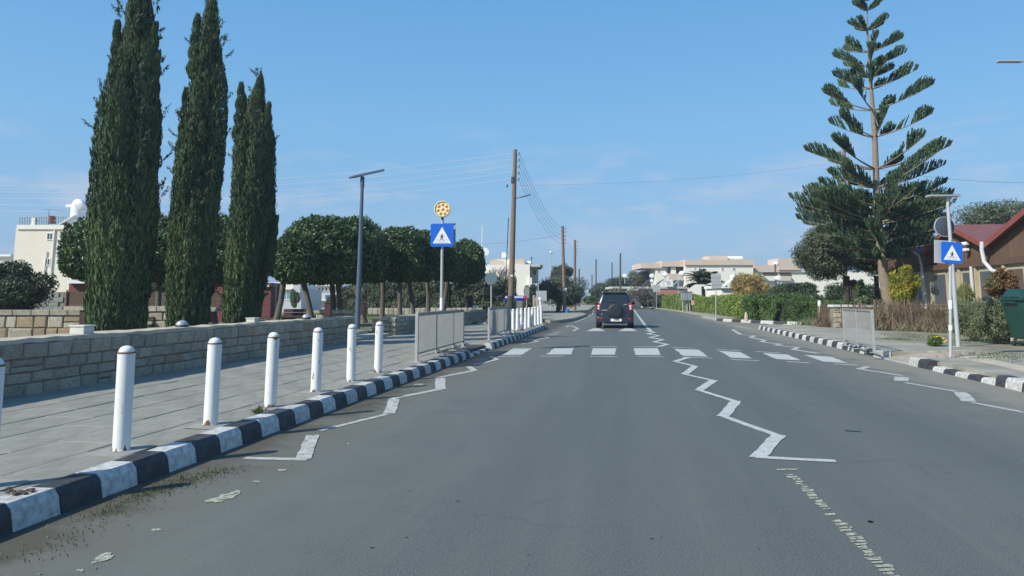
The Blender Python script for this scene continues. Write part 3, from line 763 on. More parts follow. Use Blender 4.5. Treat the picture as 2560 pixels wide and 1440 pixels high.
# ================================================================ bollards
M_bol = mat('white_enamel', (0.74, 0.74, 0.72), 0.42, col2=(0.66, 0.66, 0.63), scale=5, bump=0.0015, rnd=0.05)
M_rust = mat('rust', (0.19, 0.12, 0.075), 0.9, var=0.5, scale=30)
def rusty_paint():
    m = mat('chipped_white_paint', (0.75, 0.75, 0.73), 0.45, col2=(0.67, 0.67, 0.64), scale=6, rnd=0.04)
    nt = m.node_tree; b = nt.nodes['Principled BSDF']; src = b.inputs['Base Color'].links[0].from_socket
    t = nt.nodes.new('ShaderNodeTexCoord'); oi = nt.nodes.new('ShaderNodeObjectInfo')
    ad = nt.nodes.new('ShaderNodeVectorMath'); ad.operation = 'ADD'
    ml = nt.nodes.new('ShaderNodeVectorMath'); ml.operation = 'SCALE'; ml.inputs[0].default_value = (17, 31, 11); nt.links.new(oi.outputs['Random'], ml.inputs['Scale'])
    mpn = nt.nodes.new('ShaderNodeMapping'); mpn.inputs['Scale'].default_value = (1, 1, 0.28)
    nt.links.new(t.outputs['Object'], mpn.inputs['Vector']); nt.links.new(mpn.outputs[0], ad.inputs[0]); nt.links.new(ml.outputs[0], ad.inputs[1])
    n = nt.nodes.new('ShaderNodeTexNoise'); n.inputs['Scale'].default_value = 17; n.inputs['Detail'].default_value = 6; nt.links.new(ad.outputs[0], n.inputs['Vector'])
    r = nt.nodes.new('ShaderNodeMapRange'); r.inputs['From Min'].default_value = 0.64; r.inputs['From Max'].default_value = 0.68; nt.links.new(n.outputs['Fac'], r.inputs['Value'])
    # rust creeping down from under the cap and up from the foot
    sp = nt.nodes.new('ShaderNodeSeparateXYZ'); nt.links.new(t.outputs['Object'], sp.inputs[0])
    r2 = nt.nodes.new('ShaderNodeMapRange'); r2.inputs['From Min'].default_value = 0.76; r2.inputs['From Max'].default_value = 0.83; r2.inputs['To Max'].default_value = 0.2; nt.links.new(sp.outputs['Z'], r2.inputs['Value'])
    r3 = nt.nodes.new('ShaderNodeMapRange'); r3.inputs['From Min'].default_value = 0.07; r3.inputs['From Max'].default_value = 0.0; r3.inputs['To Max'].default_value = 0.2; nt.links.new(sp.outputs['Z'], r3.inputs['Value'])
    s = nt.nodes.new('ShaderNodeMath'); s.operation = 'ADD'; nt.links.new(r2.outputs[0], s.inputs[0]); nt.links.new(r3.outputs[0], s.inputs[1])
    s2 = nt.nodes.new('ShaderNodeMath'); s2.operation = 'ADD'; nt.links.new(s.outputs[0], s2.inputs[0]); nt.links.new(n.outputs['Fac'], s2.inputs[1])
    nt.links.new(s2.outputs[0], r.inputs['Value'])
    mx = nt.nodes.new('ShaderNodeMixRGB'); mx.inputs['Color2'].default_value = (0.16, 0.075, 0.04, 1)
    nt.links.new(r.outputs[0], mx.inputs['Fac']); nt.links.new(src, mx.inputs['Color1']); nt.links.new(mx.outputs[0], b.inputs['Base Color'])
    return m
M_chip = rusty_paint()
BH = 0.80; BR = 0.068
post_me = MB().lathe([(BR + .004, 0), (BR + .004, 0.012), (BR, 0.014), (BR, BH)], n=24).mesh('post_tube', M_chip, True)
cap_me = MB().lathe([(BR - .008, BH - .012), (BR - .006, BH + .004), (BR - .008, BH + .016), (BR * 0.72, BH + .038), (BR * 0.4, BH + .050), (0.004, BH + .055)], n=24).mesh('cap', M_bol, True)
ring_me = MB().lathe([(BR + .0012, BH - .010), (BR + .0018, BH - .002), (BR - .002, BH + .003)], n=24).mesh('rust_ring', M_rust, True)
pad_me = MB().prism([(-0.16, -0.22), (0.17, -0.24), (0.19, 0.2), (-0.15, 0.23)], 0.0, 0.006).mesh('concrete_pad', M_patch)
def bollard(loc, label, group, i):
    t = thing('bollard', label, 'bollard', loc, random.uniform(0, 6), group)
    for n_, me in (('post_tube', post_me), ('cap', cap_me), ('rust_ring', ring_me)):
        link(n_, me, t)
    o = link('concrete_pad', pad_me, t, rot=(0, 0, ROADROT - t.rotation_euler.z))
    t.rotation_euler.x = random.uniform(-.014, .014); t.rotation_euler.y = random.uniform(-.012, .012)
    return t
near = [(-3.50, 5.10, 'white bollard cut off by the frame edge, with a rusty cap, nearest of the row'), (*P(303, 1126, HP)[:2], 'thick white bollard with a rust ring, first fully visible one'), (*P(526, 1062, HP)[:2], 'white bollard with scraped rust streaks, second fully visible one of the near row'),
        (*P(675, 1018, HP)[:2], 'clean white bollard beside the weed tuft, third fully visible one of the near row'), (*P(789, 980, HP)[:2], 'white bollard with a dark chip, in front of the end of the long stone wall'),
        (*P(877, 953, HP)[:2], 'white bollard standing in front of the blue street lamp post'), (*P(945, 932, HP)[:2], 'white bollard closest to the mesh railing, last of the near row')]
for i, (x, y, l) in enumerate(near): bollard((x, y, HP), l, 'white bollards along the footpath before the crossing', i)
ys = [yat(-4.17, u) for u in (1283, 1293.5, 1304, 1314, 1322.5, 1331, 1338.5, 1346, 1353.5)]
ords = ['first white bollard beyond the short mesh railing', 'second white bollard beyond the short mesh railing', 'third white bollard beyond the short mesh railing', 'fourth white bollard beyond the short mesh railing, near the red arrow end', 'middle white bollard of the far row of nine', 'fourth white bollard from the kerb nose', 'third white bollard from the kerb nose', 'second white bollard from the kerb nose', 'farthest white bollard, at the kerb nose by the side road']
for y, l in zip(ys, ords): bollard(tuple(RD(-4.17, y, HP)), l, 'far row of white bollards before the side road', 0)

# ================================================================ mesh railings
M_galv = mat('galvanised_steel', (0.44, 0.44, 0.42), 0.5, var=0.18, scale=5, metal=0.35)
M_rail = mat('dull_rail_steel', (0.33, 0.32, 0.29), 0.6, var=0.25, scale=5, metal=0.25)
def railing(label, a, c, posts, nbar, h=0.96, m=M_galv, bar=0.004):
    a = Vector(a); c = Vector(c); L = (c - a).length; rz = math.atan2(c.y - a.y, c.x - a.x)
    t = thing('mesh_railing', label, 'railing', a, rz, 'pedestrian railings at the crossing')
    for s in posts:
        endp = s in (posts[0], posts[-1])
        w = 0.06 if endp else 0.04
        part('post', MB().box((s * L, 0, (h + (0 if endp else -.02)) / 2 + (0 if endp else 0.03)), (w, w, h - (0 if endp else .06))), m, t, bevel=0.004)
        part('base_plate', MB().box((s * L, 0, 0.006), (0.18, 0.18, 0.012)), m, t)
        if not endp or s == posts[-1]:
            part('foot_brace', MB().tube([(s * L, 0.0, 0.14), (s * L + 0.02, -0.20, 0.02), (s * L + .10, -0.2, 0.02), (s * L + .12, 0, 0.14)], 0.012, 5), m, t)
    part('top_rail', MB().box((L / 2, 0, h - 0.022), (L - .06, 0.05, 0.045)), M_rail, t, bevel=0.004)
    part('bottom_rail', MB().box((L / 2, 0, 0.155), (L - .06, 0.03, 0.03)), M_rail, t)
    # the bars, so close that they read as a mesh
    b = MB(); n = nbar; 
    for i in range(n):
        x = 0.04 + (L - .08) * (i + .5) / n
        b.box((x, 0, (h + 0.125) / 2), (0.0085, 0.010, h - 0.215))
    part('mesh_bars', b, M_galv, t, kind='stuff')
    return t
r1a, r1b = RD(-4.18, yat(-4.18, 1041), HP), RD(-4.22, yat(-4.2, 1159), HP)
railing('mesh railing panel with three bays, nearest on the footpath before the crossing', r1a, r1b, (0, 0.36, 0.74, 1), 190)
r2a, r2b = RD(-4.17, yat(-4.17, 1222), HP), RD(-4.17, yat(-4.17, 1276), HP)
railing('short mesh railing just beyond the crossing, next to the far bollards', r2a, r2b, (0, 0.33, 0.66, 1), 170)
rra, rrb = P(2113, 864, HP), P(2186, 882, HP)
railing('light mesh railing across the road in front of the reed fence', rrb, rra, (0, 0.52, 1), 42, h=0.98)

# ================================================================ street signs at the crossing
M_signblue = mat('sign_blue', (0.010, 0.125, 0.60), 0.45)
M_signwhite = mat('sign_white', (0.78, 0.79, 0.80), 0.5)
M_black = mat('sign_black', (0.03, 0.03, 0.035), 0.5)
M_back = mat('sign_back_grey', (0.42, 0.45, 0.46), 0.55, var=0.12, scale=4)
M_pole = mat('grey_pole', (0.44, 0.46, 0.46), 0.5, var=0.15, scale=3, metal=0.1)
M_white = mat('white_sticker', (0.8, 0.8, 0.78), 0.6)
def fig_polys(s):
    """walking person and the dashes of the crossing sign, unit square -.5...5, s scales"""
    def cap(p, q, w0, w1):
        p = Vector(p); q = Vector(q); d = (q - p).normalized(); n = Vector((-d.y, d.x))
        return [tuple(p + n * w0), tuple(p - n * w0), tuple(q - n * w1), tuple(q + n * w1)]
    P_ = []
    P_.append([(0.0 + 0.027 * math.cos(t * math.pi / 4), 0.075 + 0.03 * math.sin(t * math.pi / 4)) for t in range(8)])
    P_.append([(-.03, .045), (.032, .04), (.026, -.05), (-.03, -.055)])
    P_.append(cap((-.022, .03), (-.075, -.01), .013, .010)); P_.append(cap((-.075, -.004), (-.085, -.05), .011, .008))
    P_.append(cap((.02, .03), (.065, -.02), .013, .010)); P_.append(cap((.06, -.018), (.105, -.035), .010, .008))
    P_.append(cap((-.012, -.045), (-.045, -.125), .021, .014)); P_.append(cap((-.043, -.115), (-.105, -.185), .015, .010)); P_.append(cap((-.108, -.186), (-.075, -.198), .009, .008))
    P_.append(cap((.008, -.045), (.028, -.12), .021, .014)); P_.append(cap((.027, -.11), (.045, -.185), .014, .010)); P_.append(cap((.04, -.19), (.085, -.19), .009, .007))
    for x in (-.20, .12, .20): P_.append([(x - .026, -.165), (x + .026, -.165), (x + .026, -.150), (x - .026, -.150)])
    for x in (-.20, -.10, 0, .10, .20): P_.append([(x - .027, -.262), (x + .027, -.262), (x + .027, -.247), (x - .027, -.247)])
    return P_
def cross_sign(t, z, x, size, yfront, name='sign_panel', double=False, rz=0.0):
    """blue square with the white triangle; front looks to local -Y"""
    h = size / 2; o = (x, yfront, z); ax, az = (1, 0, 0), (0, 0, 1)
    # plate: prism in x/z, thickness along +y ; plate() extrudes along ax x ay = (1,0,0)x(0,0,1) = (0,-1,0)
    c_ = 0.03
    sq = [(-h + c_, -h), (h - c_, -h), (h, -h + c_), (h, h - c_), (h - c_, h), (-h + c_, h), (-h, h - c_), (-h, -h + c_)]
    pn = part(name, MB().plate(sq, (x, yfront + 0.02, z), ax, az, 0.02), M_signblue, t)
    tri = [(-0.40 * size, -0.36 * size), (0.40 * size, -0.36 * size), (0, 0.36 * size)]
    part('triangle', MB().plate(tri, (x, yfront, z), ax, az, 0.003), M_signwhite, pn)
    b = MB()
    for pl in fig_polys(1):
        b.plate([(q[0] * size, q[1] * size - 0.05 * size) for q in pl], (x, yfront - 0.003, z), ax, az, 0.003)
    part('walking_figure', b, M_black, pn)
    return pn
# left sign
sp = P(1102, 868, HP); SY = sp.y
lean = Q(1105.5, 588, SY); top = Q(1106, 523, SY)
t = thing('crossing_sign', 'blue pedestrian crossing sign with a round amber lamp on top, behind the mesh railing', 'road sign', tuple(sp))
zc_, zt_ = lean.z - HP, top.z - HP
part('pole', MB().cyl((0, 0.05, 0), (0, 0.05, zt_ - 0.15), 0.038, 0.036, 12), M_pole, t, True)
part('collar', MB().cyl((0, 0.05, 0.95), (0, 0.05, 1.25), 0.043, 0.043, 12), M_white, t, True)
cross_sign(t, zc_, 0.0, 0.60, -0.03)
bk = part('back_sign', MB().box((0.045, 0.10, zc_ + 0.02), (0.60, 0.02, 0.60)), M_back, t)
part('bracket', MB().box((0, 0.045, zc_ + .18), (0.14, 0.07, 0.05)).box((0, 0.045, zc_ - .18), (0.14, 0.07, 0.05)), M_pole, t)
# round amber lamp
M_case = mat('lamp_case_yellow', (0.70, 0.64, 0.42), 0.5)
M_lens = mat('amber_lens', (0.90, 0.45, 0.14), 0.35, var=0.1, scale=60)
M_lensring = mat('lamp_face_cream', (0.88, 0.76, 0.46), 0.4, var=0.05, scale=30)
zb = zt_
lamp = part('lamp_case', MB().lathe([(0.185, 0.12), (0.215, 0.07), (0.215, -0.07), (0.195, -0.075), (0.19, -0.02), (0.0, -0.018)], (0, 0.0, zb), 28, 'Y'), M_case, t, True)
part('lamp_face', MB().lathe([(0.188, -0.021), (0.188, -0.05), (0.0, -0.05)], (0, 0, zb), 28, 'Y'), M_lensring, lamp)
for i in range(8):
    a = math.pi / 2 + i * 2 * math.pi / 7; r = 0.125 if i < 7 else 0
    part('lens', MB().lathe([(0.042, -0.049), (0.040, -0.062), (0.024, -0.072), (0.0, -0.076)], (r * math.cos(a), 0, zb + r * math.sin(a)), 12, 'Y'), M_lens, lamp, True)
part('lamp_neck', MB().cyl((0, 0.03, zb - 0.27), (0, 0.03, zb - 0.2), 0.03, 0.03, 8), M_black, t)

# right sign
sp = P(2380, 893, HP); c1 = Q(2374, 631, sp.y)
t = thing('crossing_sign', 'blue pedestrian crossing sign on a bare grey pole across the road', 'road sign', tuple(sp))
part('pole', MB().cyl((0, 0.05, 0), (0.0, 0.05, c1.z - HP + 0.28), 0.034, 0.034, 12), M_pole, t, True)
part('collar', MB().cyl((0, 0.05, 1.02), (0, 0.05, 1.20), 0.039, 0.039, 12), M_white, t, True)
part('collar', MB().cyl((0, 0.05, 0.56), (0, 0.05, 0.67), 0.039, 0.039, 12), M_white, t, True)
cross_sign(t, c1.z - HP, 0.0, 0.455, -0.02)
part('back_sign', MB().box((-0.085, 0.10, c1.z - HP + .015), (0.46, 0.02, 0.50)), M_back, t)

t.rotation_euler.y = 0.07
# solar lamp pole behind it with the round mirror/sign back
M_panel = mat('solar_panel', (0.10, 0.12, 0.15), 0.25, spec=0.6)
M_lampgrey = mat('lamp_blue_grey', (0.085, 0.12, 0.175), 0.45, var=0.12, scale=3)
sp = P(2396, 868, HP); tp = Q(2396, 492, sp.y)
t = thing('solar_lamp', 'pale grey solar lamp post behind the crossing sign across the road', 'street lamp', tuple(sp))
H = tp.z - HP
part('pole', MB().tube([(0, 0, 0), (0, 0, H * .55), (0, 0, H)], [0.055, 0.05, 0.04], 12), M_pole, t, True)
part('base_plate', MB().box((0, 0, 0.01), (0.26, 0.26, 0.02)), M_pole, t)
hd = part('lamp_head', MB().box((-0.10, 0, H + .02), (0.82, 0.26, 0.035)), M_back, t, bevel=0.01)
part('solar_panel', MB().box((-0.10, 0, H + .046), (0.76, 0.24, 0.012)), M_panel, hd)
part('bracket', MB().tube([(0, 0, H - .12), (0.06, 0, H + .005)], 0.04, 8), M_pole, t)
sp2 = thing('round_sign', 'round dark sign seen from behind on the solar lamp post', 'road sign', (sp.x - 0.05, sp.y + 0.09, Q(2364, 566, sp.y).z))
sp2.location.x = Q(2366, 566, sp.y).x
part('disc', MB().lathe([(0.235, -0.008), (0.25, 0.0), (0.25, 0.012), (0.235, 0.02)], (0, 0, 0), 28, 'Y'), mat('dark_sign_back', (0.055, 0.07, 0.09), 0.5), sp2, True)
part('rim', MB().lathe([(0.251, -0.012), (0.264, -0.012), (0.264, 0.022), (0.251, 0.022), (0.251, -0.012)], (0, 0, 0), 28, 'Y', caps=False), M_back, sp2)

# tall solar lamp left of centre
sp = P(893, 828, HP); tp = Q(911, 441, sp.y); H = tp.z - HP
t = thing('solar_lamp', 'tall dark blue grey solar street lamp in the gap between the walls', 'street lamp', tuple(sp), math.radians(0))
part('pole', MB().tube([(0, 0, 0), (0.03, 0, H * 0.5), (0.05, 0, H)], [0.105, 0.085, 0.06], 14), M_lampgrey, t, True)
part('collar', MB().cyl((0.048, 0, H - .42), (0.05, 0, H - .02), 0.085, 0.08, 14), M_lampgrey, t, True)
part('base_plate', MB().box((0, 0, 0.015), (0.4, 0.4, 0.03)), M_lampgrey, t)
Rm = Matrix.Rotation(math.radians(-10.5), 3, 'Y') @ Matrix.Rotation(math.radians(16), 3, 'X')
Rm = Matrix.Rotation(math.radians(-12.5), 3, 'Y') @ Matrix.Rotation(math.radians(14), 3, 'X')
hc = Vector((0.22, 0, H + 0.10))
hd = part('lamp_head', MB().box(hc, (1.36, 0.42, 0.07), R=Rm), M_lampgrey, t, bevel=0.02)
part('solar_panel', MB().box(hc + Rm @ Vector((0.06, 0, 0.043)), (1.15, 0.38, 0.016), R=Rm), M_panel, hd)
part('light_strip', MB().box(hc + Rm @ Vector((-0.42, 0, -0.045)), (0.26, 0.22, 0.02), R=Rm), M_pole, hd)

# wall lamps and white fittings on the walls
M_domeg = mat('dome_lamp_grey', (0.36, 0.38, 0.40), 0.35, metal=0.2)
def dome(px, label, L=LW - 0.2, w=None, z=None):
    y = yat(L, px, zt1 + .05); w_ = w or w
    t = thing('dome_lamp', label, 'wall lamp', tuple(RD(L, y, zt1)), group='dome lamps on the footpath wall')
    part('lamp_base', MB().lathe([(0.10, 0), (0.115, 0.02), (0.10, 0.045)], n=18), M_black, t)
    part('dome', MB().lathe([(0.105, 0.045), (0.10, 0.075), (0.075, 0.105), (0.04, 0.122), (0.004, 0.127)], n=18), M_domeg, t, True)
dome(455, 'grey dome lamp on the wall top before the second cypress')
dome(766, 'small dark dome lamp on the wall top under the clipped trees')
M_wb = mat('white_stone_block', (0.62, 0.61, 0.56), 0.85, var=0.15, scale=5)
for px, sc_, lb in ((205, 1.0, 'white rectangular stone block on the wall top beside the tallest cypress'), (632, .8, 'small white stone block on the wall top before the third cypress')):
    y = yat(LW - 0.2, px, zt1 + .05)
    o = link('wall_block', MB().box((0, 0, 0.05), (0.20 * sc_ + .03, 0.22, 0.10 * sc_ + .01)).box((0, 0, 0.115 * sc_), (0.24 * sc_ + .03, 0.25, 0.02)).mesh('wall_block', M_wb), None, tuple(RD(LW - 0.2, y, zt1 + .005)), (0, 0, ROADROT))
    props(o, lb, 'stone block', 'white blocks on the footpath wall'); bev(o, 0.006)

# ================================================================ utility poles and wires
M_wood = mat('weathered_pole_wood', (0.25, 0.185, 0.135), 0.9, col2=(0.16, 0.10, 0.07), scale=5, stretch=(6, 6, 0.5), bump=0.004)
M_wood_d = mat('dark_pole_wood', (0.12, 0.085, 0.065), 0.9, var=0.3, scale=4, stretch=(5, 5, .5))
M_iron = mat('iron_fitting', (0.12, 0.12, 0.13), 0.5, metal=0.4)
M_ins = mat('insulator', (0.10, 0.07, 0.06), 0.3)
M_tape = mat('tarred_wood', (0.05, 0.045, 0.04), 0.8)
POLES = {}
def upole(key, label, base, pxtop, r0, r1, m=M_wood, ins=5, side=1, group='wooden utility poles along the road', spacing=0.33):
    top = Q(pxtop[0], pxtop[1], base.y); H = top.z - base.z
    t = thing('utility_pole', label, 'utility pole', tuple(base), 0, group)
    dx = top.x - base.x
    part('pole', MB().tube([(0, 0, 0), (dx * .5, 0, H * .5), (dx, 0, H)], [r0, (r0 + r1) / 2, r1], 12), m, t, True)
    pts = []
    for i in range(ins):
        z = H - 0.28 - spacing * i; xx = dx * z / H
        if ins:
            p_ = part('insulator_arm', MB().tube([(xx, 0, z), (xx + side * (r1 + .11), 0, z), (xx + side * (r1 + .12), 0, z + .05)], 0.012, 5), M_iron, t)
            part('insulator', MB().lathe([(0.02, 0), (0.045, 0.02), (0.035, 0.06), (0.04, 0.08), (0.015, 0.1)], (xx + side * (r1 + .12), 0, z + .03), 8), M_ins, p_, True)
            pts.append(Vector(base) + Vector((xx + side * (r1 + .12), 0, z + .1)))
    POLES[key] = (t, pts, H, dx); return t
b1 = P(1276, 806.5, HP); b1 = RD(-5.85, 37.2, HP); b1.x = Q(1277, 770, b1.y).x - 0.02
t1 = upole('a', 'tallest wooden utility pole at the end of the left footpath, carrying a lamp arm', b1, (1288, 374), 0.17, 0.10, side=1)
H1 = POLES['a'][2]
zz = Q(1280, 496, b1.y).z - HP
part('lamp_arm', MB().tube([(0.06, 0, zz - .1), (0.35, 0, zz + .02), (0.55, 0, zz + .06)], 0.022, 7), M_iron, t1)
part('lamp_head', MB().box((0.78, 0, zz + .13), (0.52, 0.16, 0.05), R=Matrix.Rotation(math.radians(-16), 3, 'Y')), M_lampgrey, t1, bevel=0.015)
part('junction_box', MB().box((0.17, 0, zz - .18), (0.09, 0.12, 0.2)), M_iron, t1)
part('junction_box', MB().box((-0.16, 0, Q(0, 472, b1.y).z), (0.09, 0.1, 0.14)), M_iron, t1)
part('band', MB().cyl((0.15, 0, Q(0, 456, b1.y).z - .2), (0.16, 0, Q(0, 450, b1.y).z), 0.125, 0.125, 12), M_tape, t1)
part('dark_base', MB().cyl((0, 0, 0), (0.02, 0, 1.35), 0.18, 0.172, 12), M_tape, t1)
part('notice', MB().box((0.06, -0.165, 2.35), (0.12, 0.01, 0.08)), M_white, t1)
b2 = P(1412, 781, 0.15)
t2 = upole('b', 'brown wooden utility pole with a small notice, beside the blue bucket', b2, (1406, 565), 0.17, 0.12)
part('notice', MB().box((0, -0.18, (Q(0, 724, b2.y).z - .15)), (0.32, 0.012, 0.26)), M_white, t2)
b3 = P(1437, 776, 0.14); upole('c', 'reddish wooden utility pole standing on the far side pavement', b3, (1437, 600), 0.17, 0.12)
b4 = Vector((Q(1550, 760, 92).x, 92, 0.12)); upole('d', 'dark slim utility pole rising behind the black car', b4, (1551, 633), 0.13, 0.10, M_wood_d, ins=0)
for px, vt, yd, lb in ((1490, 648, 118, 'thin dark distant utility pole over the far olive trees'), (1530, 656, 132, 'short dark distant utility pole left of the pole behind the car'), (1448, 672, 110, 'faint far utility pole above the big olive bush'), (1480, 686, 140, 'small far utility pole beside the white lamp globes')):
    upole(px, lb, Vector((Q(px, 760, yd).x, yd, 0.1)), (px, vt), 0.13, 0.10, M_wood_d, ins=2 if px == 1490 else 0)
# pole behind the araucaria
b5 = Vector((Q(2113, 800, 46).x, 46, 0.12)); upole('e', 'wooden utility pole rising behind the araucaria branches', b5, (2110, 372), 0.15, 0.11, side=-1)
# street lamp with two arms far
b6 = Vector((Q(1377, 760, 95).x, 95, 0.12)); tp6 = Q(1376, 634, 95)
t = thing('street_lamp', 'distant double armed street lamp above the olive trees', 'street lamp', tuple(b6))
part('pole', MB().cyl((0, 0, 0), (0, 0, tp6.z - .12), 0.09, 0.07, 8), M_pole, t)
part('arm', MB().box((0, 0, tp6.z - .1), (1.3, 0.12, 0.07)), M_pole, t)
part('lamp_head', MB().ball((0.05, -.1, tp6.z + .05), 0.14), M_white, t)
# lamp arm at the upper right edge, pole beyond the frame
yd = 26.0; b7 = Vector((Q(2700, 155, yd).x, yd, HP)); a7 = Q(2492, 155, yd); 
t = thing('street_lamp', 'slim street lamp arm reaching in at the upper frame edge', 'street lamp', tuple(b7))
hz = a7.z - HP
part('pole', MB().cyl((0, 0, 0), (0, 0, hz + .3), 0.12, 0.09, 10), M_wood, t)
part('lamp_arm', MB().tube([(0, 0, hz), (a7.x - b7.x + .9, 0, hz + .02)], 0.03, 8), M_pole, t)
part('lamp_head', MB().box((a7.x - b7.x + .45, 0, hz + .015), (0.9, 0.22, 0.055)), M_pole, t, bevel=0.015)

M_wire = mat('overhead_wire', (0.66, 0.69, 0.72), 0.5); M_wired = mat('dark_wire', (0.06, 0.07, 0.09), 0.6)
def wire(label, a, c, sag, r, m, group, n=22):
    a = Vector(a); c = Vector(c)
    pts = [a + (c - a) * (i / n) - Vector((0, 0, sag * 4 * (i / n) * (1 - i / n))) for i in range(n + 1)]
    o = link('overhead_wire', MB().tube([p - a for p in pts], r, 5, True).mesh('overhead_wire', m, True), None, a)
    return props(o, label, 'wire', group)
pa = POLES['a'][1]; pb = POLES['b'][1]
lw = ['top', 'second', 'third', 'fourth', 'lowest']
# wires to the left, to a pole far beyond the frame
for i in range(5):
    a = pa[i] + Vector((-0.42, 0, 0.0)); e = Vector((-46, 38.5, a.z + .2))
    wire(f'{lw[i]} pale wire strung from the tall pole past the cypresses', a, e, 1.72 , 0.0075, M_wire, 'pale wires behind the cypresses')
for i in range(5):
    wire(f'{lw[i]} sagging wire between the tall pole and the pole by the bucket', pa[i], pb[i], 1.0, 0.0085, M_wired, 'sagging wires to the next pole')
pc = POLES['c'][1]
for i in range(2):
    wire(f'{lw[i]} thin wire between the two brown poles', pb[i * 3], pc[i * 3], 0.25, 0.007, M_wired, 'short wires between the brown poles')
pe = POLES['e'][1]
wire('single dark cable running right from the tall pole to behind the araucaria', pa[4] + Vector((0, 0, -.35)), Vector((pe[2].x, pe[2].y, pe[2].z)), 0.35, 0.004, M_wired, None)
wire('single dark cable crossing the sky right of the araucaria', pe[2] + Vector((0.3, 0, 0)), Q(2760, 452, 36), 0.55, 0.008, M_wired, None)
wire('faint cable crossing behind the tall pole over the white villa', Q(1190, 610, 60), Q(1400, 586, 66), 0.2, 0.008, M_wired, None)
wire('slanting stay cable behind the tall pole', b1 + Vector((-.1, 1.2, 5.4)), Vector((Q(1262, 640, 45).x, 45, Q(1262, 640, 45).z - 2.6)), 0.0, 0.022, M_wired, None)
# ================================================================ vegetation
def leafmat(name, c, island=0.35, trans=0.18, rough=0.55, c2=None, scale=1.2, spec=0.3):
    return mat(name, c, rough, col2=c2 or tuple(k * 0.6 for k in c), scale=scale, island=island, trans=trans, spec=spec, detail=2)
M_cyp = leafmat('cypress_foliage', (0.110, 0.165, 0.070), 0.45, 0.12, 0.7, (0.050, 0.088, 0.052), 0.55)
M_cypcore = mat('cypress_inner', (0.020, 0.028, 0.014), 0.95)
M_fic = leafmat('ficus_leaf', (0.105, 0.175, 0.062), 0.5, 0.14, 0.40, (0.050, 0.092, 0.040), 0.8)
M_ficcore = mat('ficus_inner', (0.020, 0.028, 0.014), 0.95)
M_olive = leafmat('olive_leaf', (0.145, 0.18, 0.105), 0.45, 0.14, 0.6, (0.068, 0.088, 0.056), 0.9)
M_oak = leafmat('dark_evergreen_leaf', (0.080, 0.12, 0.058), 0.45, 0.14, 0.55, (0.042, 0.066, 0.040), 0.9)
M_hedge = leafmat('hedge_leaf', (0.10, 0.175, 0.045), 0.35, 0.15, 0.55, (0.055, 0.105, 0.035), 0.7)
M_hedgey = leafmat('yellow_green_hedge_leaf', (0.23, 0.31, 0.06), 0.3, 0.15, 0.55, (0.12, 0.19, 0.04), 0.7)
M_orange = leafmat('orange_shrub_leaf', (0.47, 0.36, 0.11), 0.35, 0.15, 0.6, (0.26, 0.20, 0.07), 1.4)
M_yell = leafmat('golden_shrub_leaf', (0.42, 0.36, 0.04), 0.35, 0.25, 0.6, (0.19, 0.22, 0.04), 1.6)
M_dry = leafmat('dry_stalks', (0.24, 0.19, 0.125), 0.4, 0.05, 0.8, (0.12, 0.09, 0.06), 2.0)
M_weed = leafmat('weed_leaf', (0.18, 0.21, 0.115), 0.45, 0.1, 0.7, (0.10, 0.13, 0.07), 2.0)
M_bark = mat('grey_brown_bark', (0.15, 0.125, 0.10), 0.95, var=0.45, scale=9, stretch=(3, 3, .7), bump=0.01)
M_barkd = mat('dark_bark', (0.07, 0.055, 0.045), 0.95, var=0.4, scale=8, stretch=(3, 3, .7), bump=0.008)
M_barka = mat('araucaria_bark', (0.27, 0.215, 0.155), 0.95, var=0.35, scale=7, stretch=(1, 1, 4), bump=0.01)

def fbm(p, s, seed=0.0):
    """cheap smooth noise from sines, arrays"""
    x, y, z = p[:, 0] * s + seed, p[:, 1] * s + seed * 1.7, p[:, 2] * s + seed * 0.6
    return (np.sin(x * 1.9 + 1.3 * np.sin(y * 1.3 + z)) + np.sin(y * 2.3 + 1.1 * np.sin(z * 1.7 + x)) + np.sin(z * 2.1 + 1.2 * np.sin(x * 1.1 - y))) / 3.0
def crown_leaves(rng, c, r, n, ln, wd, shell=(0.78, 1.03), power=2.0, flat=0.75, bump=0.10, bs=1.6, up=0.2, seed=1.0, cut=None):
    """leaves over a lumpy superellipsoid crown"""
    d = nrm(rng.normal(size=(n, 3)))
    if power != 2.0:
        k = (np.abs(d[:, 0]) ** power + np.abs(d[:, 1]) ** power + np.abs(d[:, 2]) ** power) ** (-1 / power); d = d * k[:, None]
    lo = d[:, 2] < 0
    P_ = d * np.array(r); P_[lo, 2] *= flat
    nz = fbm(P_, bs, seed) + 0.6 * fbm(P_, bs * 2.6, seed + 3)
    rad = rng.uniform(*shell, size=n) + bump * nz
    C = P_ * rad[:, None] + np.array(c)
    out = nrm(d / np.array(r))
    N = nrm(out * 0.9 + rng.normal(size=(n, 3)) * 0.75)
    D = rng.normal(size=(n, 3)) + np.array([0, 0, up])
    return leaves(C, D, N, ln * rng.uniform(0.7, 1.3, n), wd * rng.uniform(0.7, 1.3, n), rng)
def join(parts_):
    V = []; F = []; o = 0
    for v, f in parts_: V.append(v); F.append(f + o); o += len(v)
    return np.concatenate(V), np.concatenate(F)
def fpart(name, VF, m, parent, kind=None):
    V, F = VF; org = Vector((0, 0, 0)); q = parent
    while q is not None: org += q.location; q = q.parent
    o = link(name, arr_mesh(name, V - np.array(org), F, m), parent)
    if kind: o['kind'] = kind
    return o
